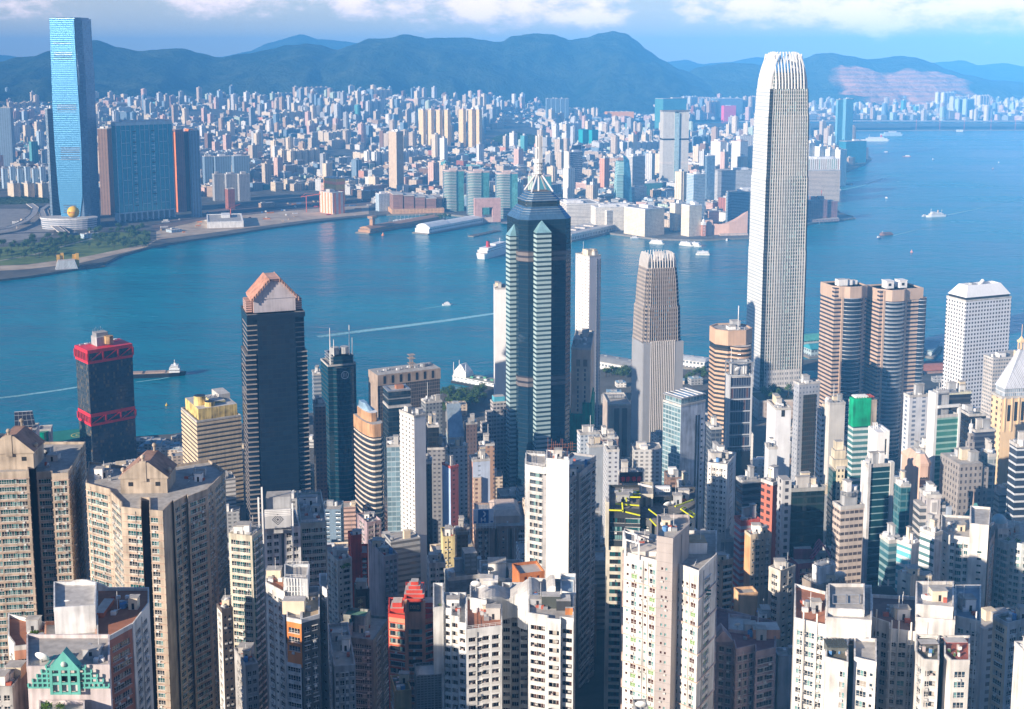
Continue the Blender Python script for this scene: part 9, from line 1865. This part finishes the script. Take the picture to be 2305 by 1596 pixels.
quay_hall("long grey-blue pier roof right of the twin bow towers",2084,795,1660,62,60,26,9,(.4,.46,.48),(.24,.36,.40));quay_hall("terracotta-roofed pier house behind the twin bow towers",2098,832,1540,12,46,26,9,(.4,.25,.2),(.42,.16,.10),5)
for k in range(42):
 a,b,c,d,wh=((1352,1592,856,905,'between the rib towers'),(1796,2128,842,884,"around the twin bow towers' feet"),(300,420,998,1030,'left of the cream banded block'))[0 if k<14 else 1 if k<26 else 2];xd,yd=RS.uniform(a,b),RS.uniform(c,d);x,y=sea(xd,yd,5);m=MB();w,d,h=RS.uniform(9,22),RS.uniform(8,14),RS.uniform(4,10);m.box(-w/2,w/2,-d/2,d/2,0,h,kmat(RS.choice(('pale grey','white','beige','grey')),'grid'),RS.choice((ROOFL,ROOFM,plain("tin_blue",(.3,.45,.55)))));m.box(-w*.2,w*.2,-d*.2,d*.2,h,h+1.5,GREYP);o=m.build("quay_shed");o.location=(x,y,4.9);o.rotation_euler=(0,0,RS.uniform(-.3,.5));tag(o,"small shed on the island quay "+wh,"shed","sheds on the island quay "+wh)
# ships and boats
HULL_K=plain("hull_black",(.02,.022,.025),.5,amt=.1);HULL_W=plain("hull_white",(.80,.80,.79),.45,amt=.06);HULL_R=plain("hull_red",(.35,.07,.05),.6);SHIP_B=plain("ship_blue",(.05,.12,.3),.5);SHIP_G=plain("ship_green",(.1,.35,.2),.5)
def ship(label,name,xd,yd,yaw,L,B,Hh,hull,decks,funnel=None,masts=(),cat=None,blunt=False):
 x,y=sea(xd,yd);t=thing(name,label,cat or name.replace('_',' '),(x,y,0),yaw);b=B/2;P=[(-L*.5,-b*.75),(-L*.46,-b),(L*.28,-b),(L*(.42 if not blunt else .47),-b*.55),(L*.5,0),(L*(.42 if not blunt else .47),b*.55),(L*.28,b),(-L*.46,b),(-L*.5,b*.75)]
 m=MB();m.loft([([(px*.96,py*.86)for px,py in P],-1.0),(P,Hh*.75),([(px*1.01,py)for px,py in P],Hh)],hull,top=plain("ship_deck",(.45,.36,.28)));m.build("hull",t)
 for x0,x1,wk,z0,z1,mt in decks:m=MB();m.prism(rect((x1-x0)*L,B*wk,(x0+x1)/2*L,0),z0,z1,mt,mt);m.prism(rect((x1-x0)*L*1.01,B*wk*1.03,(x0+x1)/2*L,0),(z0+z1)/2-.2,(z0+z1)/2+.4,GL_D,GL_D,GL_D)if z1-z0>2.4 else None;m.build("deckhouse",t)
 if funnel:fx,z0,z1,r,mt=funnel;m=MB();m.loft([(ngon(10,r,fx*L,0,0,1.3,1),z0),(ngon(10,r*.8,fx*L-r*.4,0,0,1.3,1),z1)],mt,HULL_K);m.build("funnel",t)
 for mx,z0,z1 in masts:m=MB();m.tube((mx*L,0,z0),(mx*L,0,z1),max(.18,L*.004),HULL_W,5);m.tube((mx*L,-B*.25,z0+(z1-z0)*.7),(mx*L,B*.25,z0+(z1-z0)*.7),.12,HULL_W,4);m.build("mast",t)
 return t
W3=HULL_W
ship("white cruise liner with a red funnel moored left of the spired skyscraper","cruise_ship",1118,573,62,135,24,12,W3,[(-.44,.36,.94,12,17,W3),(-.40,.28,.86,17,21,W3),(-.1,.2,.7,21,24,W3)],(-.26,21,33,4.2,plain("funnel_red",(.55,.05,.05),.5)),((.1,24,33),))
ship("white passenger ship steaming with a faint smoke trail, right side of the harbour","passenger_ship",2106,488,198,58,12,5,W3,[(-.34,.30,.9,5,8,W3),(-.26,.24,.8,8,10.6,W3),(.06,.22,.7,10.6,13,W3)],(-.1,10.6,17,2,plain("funnel_buff",(.5,.4,.3))),((.25,10,22),(-.3,8,19)));ship("small white launch ahead of the white passenger ship's bow","motor_boat",2080,487,200,14,4.5,2,W3,[(-.3,.2,.7,2,4.6,W3)])
ship("rusty brown deck barge heaped with cargo","barge",1994,529,205,34,13,3.2,plain("rust_hull",(.28,.13,.09)),[(-.4,.36,.8,3.2,6,plain("barge_load",(.26,.15,.12)))],None,((.3,3,11),),blunt=True);ship("tug in front of the rusty deck barge","tug_boat",1978,537,205,13,5,2,SHIP_B,[(-.1,.25,.7,2,5.4,W3)],(-.15,2,5.5,.7,HULL_K))
ship("white double-ended ferry off the clock tower quay","ferry",1582,574,174,29,9,3,plain("ferry_cream",(.72,.70,.62)),[(-.42,.42,.92,3,5.6,W3),(-.36,.36,.86,5.6,8.2,W3)],(0,8.2,10,.8,W3),((-.4,5,12),(.4,5,12)))
for xd,yd,yw,lb in((1479,549,-30,"green and white ferry berthed at the leftmost pier by the hotel row"),(1563,554,-38,"green and white ferry berthed below the pink hall's left end"),(1545,553,-42,"smaller ferry tied up next to the berthed ferry left of the clock tower")):ship(lb,"ferry",xd,yd,yw,34,9.5,3,plain("ferry_cream",0),[(-.42,.42,.92,3,5.6,W3),(-.36,.36,.86,5.6,8.4,W3)],(0,8.4,10.5,.8,W3),((-.4,5,12),))
ship("black-hulled coaster with white wheelhouse at the bow, behind the red-banded tower","cargo_ship",335,848,9,92,15,5.5,HULL_K,[(.28,.42,.86,5.5,11,W3),(.30,.40,.7,11,14,W3),(-.42,-.34,.6,5.5,10,W3),(-.3,-.08,.7,5.5,6.6,plain("hatch_tan",(.45,.33,.26))),(-.04,.22,.7,5.5,6.6,plain("hatch_tan",0))],(.36,14,17,1.4,W3),((.35,14,21),(-.36,10,16)))
ship("white motor yacht leaving a thin wake in mid-harbour","motor_yacht",1007,687,12,17,5,2.2,W3,[(-.3,.2,.8,2.2,4.2,W3),(-.15,.1,.6,4.2,5.6,W3)])
ship("near white cruise ship at anchor beside the twin teal towers","cruise_ship",1969,318,184,138,20,9,W3,[(-.42,.3,.9,9,15,W3),(-.3,.22,.8,15,20,W3)],(-.22,20,30,4,plain("funnel_red",0)),((.2,20,32),));ship("pale blue cruise ship lying behind the near white one","cruise_ship",2006,306,186,120,20,12,plain("hull_paleblue",(.45,.56,.66),.5),[(-.4,.3,.9,12,19,plain("hull_paleblue",0)),(-.2,.1,.8,19,23,W3)],(-.25,19,27,4,SHIP_B))
for xd,yd,yw,L,hl,lb in((1887,428,190,18,W3,"white speedboat towing a long pale wake near the breakwater"),(1995,446,100,12,W3,"small white launch coming straight on, mid-right harbour"),(1993,344,184,30,SHIP_B,"dark blue workboat below the anchored white liners"),(2041,353,175,34,HULL_R,"red-hulled lighter right of the dark blue workboat"),(2101,359,40,14,W3,"tiny white sail-like launch far right of the red lighter"),(2158,297,182,70,HULL_K,"black tug and tow lying off the old runway"),(2248,366,60,9,W3,"speck of a white boat near the right edge of the harbour"),(1430,536,4,22,W3,"white launch in the glittering basin before the hotel row"),(1636,541,80,14,W3,"white launch just off the promenade of the wedge-roofed hall"),(800,488,12,16,W3,"small boat at the end of the construction shore"),(2235,380,20,9,HULL_R,"tiny red boat near the right edge, lower than the white speck")):ship(lb,"motor_boat",xd,yd,yw,L,L*.3,2,hl,[(-.3,.15,.7,2,2+L*.14,W3)])
for k in range(7):xd=892+k*8.5;ship("white pleasure yacht in the boat basin before the terraced brown hotel","sailing_yacht",xd,497-k*.9,20,16,4.4,1.8,W3,[(-.2,.2,.6,1.8,3.2,W3)],None,((.1,2,12),));bpy.context.scene.collection.objects[-1]
for o in[o for o in COL.objects if o.name.startswith("sailing_yacht")]:o['group']="yachts in the boat basin"
def buoy(xd,yd,r,col,label):x,y=sea(xd,yd);t=thing("buoy",label,"buoy",(x,y,0));m=MB();m.cyl(0,0,r,-.5,r*.8,plain("buoy_"+col,dict(yellow=(.6,.42,.05),orange=(.7,.25,.08),pink=(.7,.35,.3))[col],.5),12);m.build("float",t);m=MB();m.loft([(ngon(8,r*.5),r*.8),(ngon(8,r*.15),r*2.2)],plain("buoy_"+col,0),plain("buoy_"+col,0));m.build("top_mark",t)
buoy(375,913,1.6,"yellow","yellow mooring buoy left of the cream banded block");buoy(862,530,3.2,"orange","orange buoy off the brown pier's tip");buoy(2052,568,2.6,"pink","pinkish buoy in open water, right side");
def tent_pier():
 x,y=sea(1078,868);t=thing("ferry_pier","white-decked pier shaped like a ship with tent roof and masts, left of the spired skyscraper","ferry pier",(x,y,0),-36);m=MB();m.box(-36,42,-10,12,-2,3,HULL_K,PAVE);m.build("deck",t);m=MB();m.box(-34,40,-9,11,3,8.5,facade("pier_tent_wall",(.76,.76,.74),(.12,.16,.18),5.5,6,.4,.7,.3),ROOFM);m.build("wall",t);m=MB();m.box(-34.5,40.5,-9.5,11.5,8.5,9.3,WHITE,plain("roof_olive",(.32,.34,.28)));m.build("roof",t)
 m=MB();m.loft([(rect(20,17,-25,1),9.3),(rect(18,14,-25,1),15),(rect(1.5,11,-25,1),24)],WHITE,WHITE);m.build("tent_roof",t)
 for mx in(-34,-25,-15):m=MB();m.tube((mx,-7,9),(mx,-7,30 if mx==-25 else 26),.4,WHITE,5);m.build("mast",t)
 for k in range(6):m=MB();m.cbox(-8+k*7,(k%3)*4-3,4,3,9.3,11,WHITE if k%2 else SHIP_G);m.build("cooling_unit",t)
tent_pier()
def foam_mat():
 m,N,L,B=new_mat("wake_foam");tc=N.new('ShaderNodeTexCoord');n=N.new('ShaderNodeTexNoise');n.inputs['Scale'].default_value=.16;n.inputs['Detail'].default_value=8;n.inputs['Roughness'].default_value=.7;L.new(tc.outputs['Object'],n.inputs['Vector']);uv=N.new('ShaderNodeUVMap');uv.uv_map="wall";sp=N.new('ShaderNodeSeparateXYZ');L.new(uv.outputs[0],sp.inputs[0])
 e=nmath(N,L,'SUBTRACT',1.0,nmath(N,L,'POWER',nmath(N,L,'ABSOLUTE',sp.outputs[1]),2.0));a=nmath(N,L,'MULTIPLY',nmath(N,L,'MULTIPLY',e,sp.outputs[0]),nmath(N,L,'MULTIPLY_ADD',n.outputs['Fac'],2.6));mr=N.new('ShaderNodeMapRange');L.new(nmath(N,L,'SUBTRACT',a,.55),mr.inputs[0]);mr.inputs[2].default_value=.9;L.new(mr.outputs[0],B.inputs['Alpha']);B.inputs['Base Color'].default_value=(.30,.58,.64,1);B.inputs['Roughness'].default_value=.7;return m
FOAM=foam_mat()
def wake(pts_,w0,w1,s0,s1):
 P=[Vector((*sea(a,b,.05),.05))for a,b in pts_];m=MB();n=len(P);Ls=[]
 for i,p in enumerate(P):d=(P[min(i+1,n-1)]-P[max(i-1,0)]).normalized();q=Vector((-d.y,d.x,0));w=w0+(w1-w0)*i/(n-1);Ls.append((p+q*w,p,p-q*w,s0+(s1-s0)*i/(n-1)))
 for a,b in zip(Ls,Ls[1:]):
  m.face([a[0],a[1],b[1],b[0]],FOAM,[(a[3],1),(a[3],0),(b[3],0),(b[3],1)]);m.face([a[1],a[2],b[2],b[1]],FOAM,[(a[3],0),(a[3],-1),(b[3],-1),(b[3],0)])
 tag(m.build("wake"),kind='stuff')
wake([(1180,697),(1110,706),(1000,722),(900,735),(800,747),(715,758)],6,15,1.3,.62);wake([(998,688),(975,692),(930,700)],1.5,3.5,1.2,.4);wake([(196,868),(120,880),(40,891),(-30,899)],4,8,.95,.55);wake([(2132,484),(2200,470),(2300,448)],5,12,.8,.3);wake([(2010,530),(2060,518),(2120,505)],4,9,.7,.3);wake([(1893,428),(1940,418),(1990,402),(2020,388)],3,9,1.0,.3);wake([(1600,574),(1660,577),(1690,578)],2,5,.7,.3);wake([(395,846),(360,853),(305,860)],1.4,1.8,1.3,.8);wake([(1995,450),(1993,458)],1,3,.8,.3)
# the packed low blocks between the towers
R=random.Random(19);ISL=[]
for o in list(COL.objects):
 if o.parent is None and o.type=='EMPTY' and 0<o.location.y<1700 and o.get('category')not in("satellite dish","plant","tree","sign","ship"):
  r=0
  for c in o.children:
   if c.type=='MESH' and c.name.split('.')[0]in('wall','wing','side_wing','deck','base_storey'):
    cs,sn=cos(o.rotation_euler.z),sin(o.rotation_euler.z)
    for v in(c.bound_box[0],c.bound_box[4],c.bound_box[3],c.bound_box[7]):ISL.append((o.location.x+v[0]*cs-v[1]*sn,o.location.y+v[0]*sn+v[1]*cs,9))
    b=c.bound_box;ISL.append((o.location.x+((b[0][0]+b[7][0])/2)*cs-((b[0][1]+b[7][1])/2)*sn,o.location.y+((b[0][0]+b[7][0])/2)*sn+((b[0][1]+b[7][1])/2)*cs,max(b[4][0]-b[0][0],b[3][1]-b[0][1])*.5))
ANCH=[("the red-banded tower",235,900),("the cream banded block",475,980),("the black gabled tower",620,1000),("the mast tower",762,950),("the copper-topped tower",830,1080),("the white slab",930,1150),("the spired skyscraper",1210,950),("the tapering rib tower",1480,950),("the canopy tower",1540,1020),("the navy framed tower",1664,950),("the notched white tower",1753,1000),("the twin bow towers",1960,880),("the bottle-green tower",1978,1150),("the stepped spire",2176,1060),("the porthole tower",2205,850),("the brown ribbed block",1125,1220),("the red brick tower",1743,1150),("the plum tower",1850,1290),("the scarlet tower",800,1250),("the beige gabled towers",330,1200),("the mauve tower",1680,1450),("the lettered salmon tower",925,1420),("the pyramid-roofed cream tower",2290,950)]
FC=['pale grey','grey','beige','white','pale pink','slate blue','tan','cream','brown'];cnt={};made=[]
for k in range(5200):
 y=R.uniform(430,1420);q=R.uniform(-.43,.43);x=q*y
 if y>shore_y(x)-95:continue
 z0=ground_z(x,y);w,d=R.uniform(12,24),R.uniform(11,20);h=R.uniform(24,62)if y<1000 else R.uniform(16,44)
 if y>shore_y(x)-260:h*=.45
 if any((x-a)**2+(y-b)**2<(c+max(w,d)*.62)**2 for a,b,c in ISL)or any((x-a)**2+(y-b)**2<(c+max(w,d)*.5)**2 for a,b,c in made):continue
 xd,yd=project(x,y,z0+h)
 if yd<905 or(xd>1340 and xd<1600 and yd<935)or yd>1640:continue
 if len(made)>=210:break
 made.append((x,y,max(w,d)*.5));col=R.choices(FC,(8,7,6,6,3,3,3,4,2))[0];st=R.choice(('grid','grid','band','strip'));m=MB();mt=kmat(col,st);m.prism(rect(w,d),-6,h-1,mt,ROOFM);P=rect(w,d);m.loft([(offset(P,.05),h-1.3),(offset(P,.05),h),(offset(P,-.4),h),(offset(P,-.4),h-1)],mt,top=False)
 t=thing("city_block","x","building",(x,y,z0),R.uniform(-6,26),"low blocks packed between the island towers");m.build("wall",t)
 for j in range(R.randint(1,3)):m=MB();pw,pd=w*R.uniform(.18,.4),d*R.uniform(.2,.4);m.cbox(R.uniform(-.25,.25)*w,R.uniform(-.25,.25)*d,pw,pd,h-1,h+R.uniform(1.5,4.5),R.choice((GREYP,WHITE,ROOFL,CREAMP)));m.build("plant_room",t)
 for j in range(R.randint(0,3)):m=MB();m.cyl(R.uniform(-.4,.4)*w,R.uniform(-.4,.4)*d,R.uniform(.6,1.2),h-1,h+R.uniform(.6,1.6),R.choice((STEEL,WHITE)),8);m.build("water_tank",t)
 lm=min(ANCH,key=lambda a:(a[1]-xd)**2+((a[2]-yd)*1.2)**2);side="left of" if xd<lm[1]-20 else "right of" if xd>lm[1]+20 else("behind" if yd<lm[2]else "before");tl="tall" if h>48 else "low" if h<30 else "mid-height";key=(lm[0],side,col,tl);n_=cnt.get(key,0);cnt[key]=n_+1;t['label']=f"{ORD[min(n_, 14)].replace('-', ' ')} {tl} {col} filler block {side} {lm[0]}".replace("filler ","").strip()
print("blocks",len(made))
m=MB();far_=[]
for k in range(1500):
 y=R.uniform(430,1450);q=R.uniform(.47,.80)*R.choice((-1,1,1));x=q*y
 if y>shore_y(x)-60:continue
 w,d,h=R.uniform(14,26),R.uniform(12,22),R.uniform(20,42 if q<0 else 80)
 if any((x-a)**2+(y-b)**2<(c+max(w,d)*.55)**2 for a,b,c in far_):continue
 far_.append((x,y,max(w,d)*.5));mt=kmat(R.choice(FC),R.choice(('grid','band','strip')));m.at(x,y,ground_z(x,y),R.uniform(-6,26));m.prism(rect(w,d),-8,h,mt,ROOFM);m.prism(rect(w*.4,d*.4),h+.01,h+4,kmat('pale grey','band'),ROOFL)
m.T=None;tag(m.build("outlying_city"),kind='stuff')
# air
mb=MB();mb.box(-7500,9500,-60,16800,-1.5,640,plain("haze_skin",(1,1,1)),bottom=plain("haze_skin",(1,1,1)))
hz=mb.build("haze");tag(hz,kind='stuff')
hm=bpy.data.materials.new("haze_air");hm.use_nodes=True;hn=hm.node_tree;hn.nodes.clear()
pv=hn.nodes.new('ShaderNodeVolumePrincipled');ho=hn.nodes.new('ShaderNodeOutputMaterial');hn.links.new(pv.outputs[0],ho.inputs['Volume'])
pv.inputs['Color'].default_value=(0.11,0.45,1.0,1);pv.inputs['Density'].default_value=0.000098;pv.inputs['Anisotropy'].default_value=-0.40
hz.data.materials.clear();hz.data.materials.append(hm)
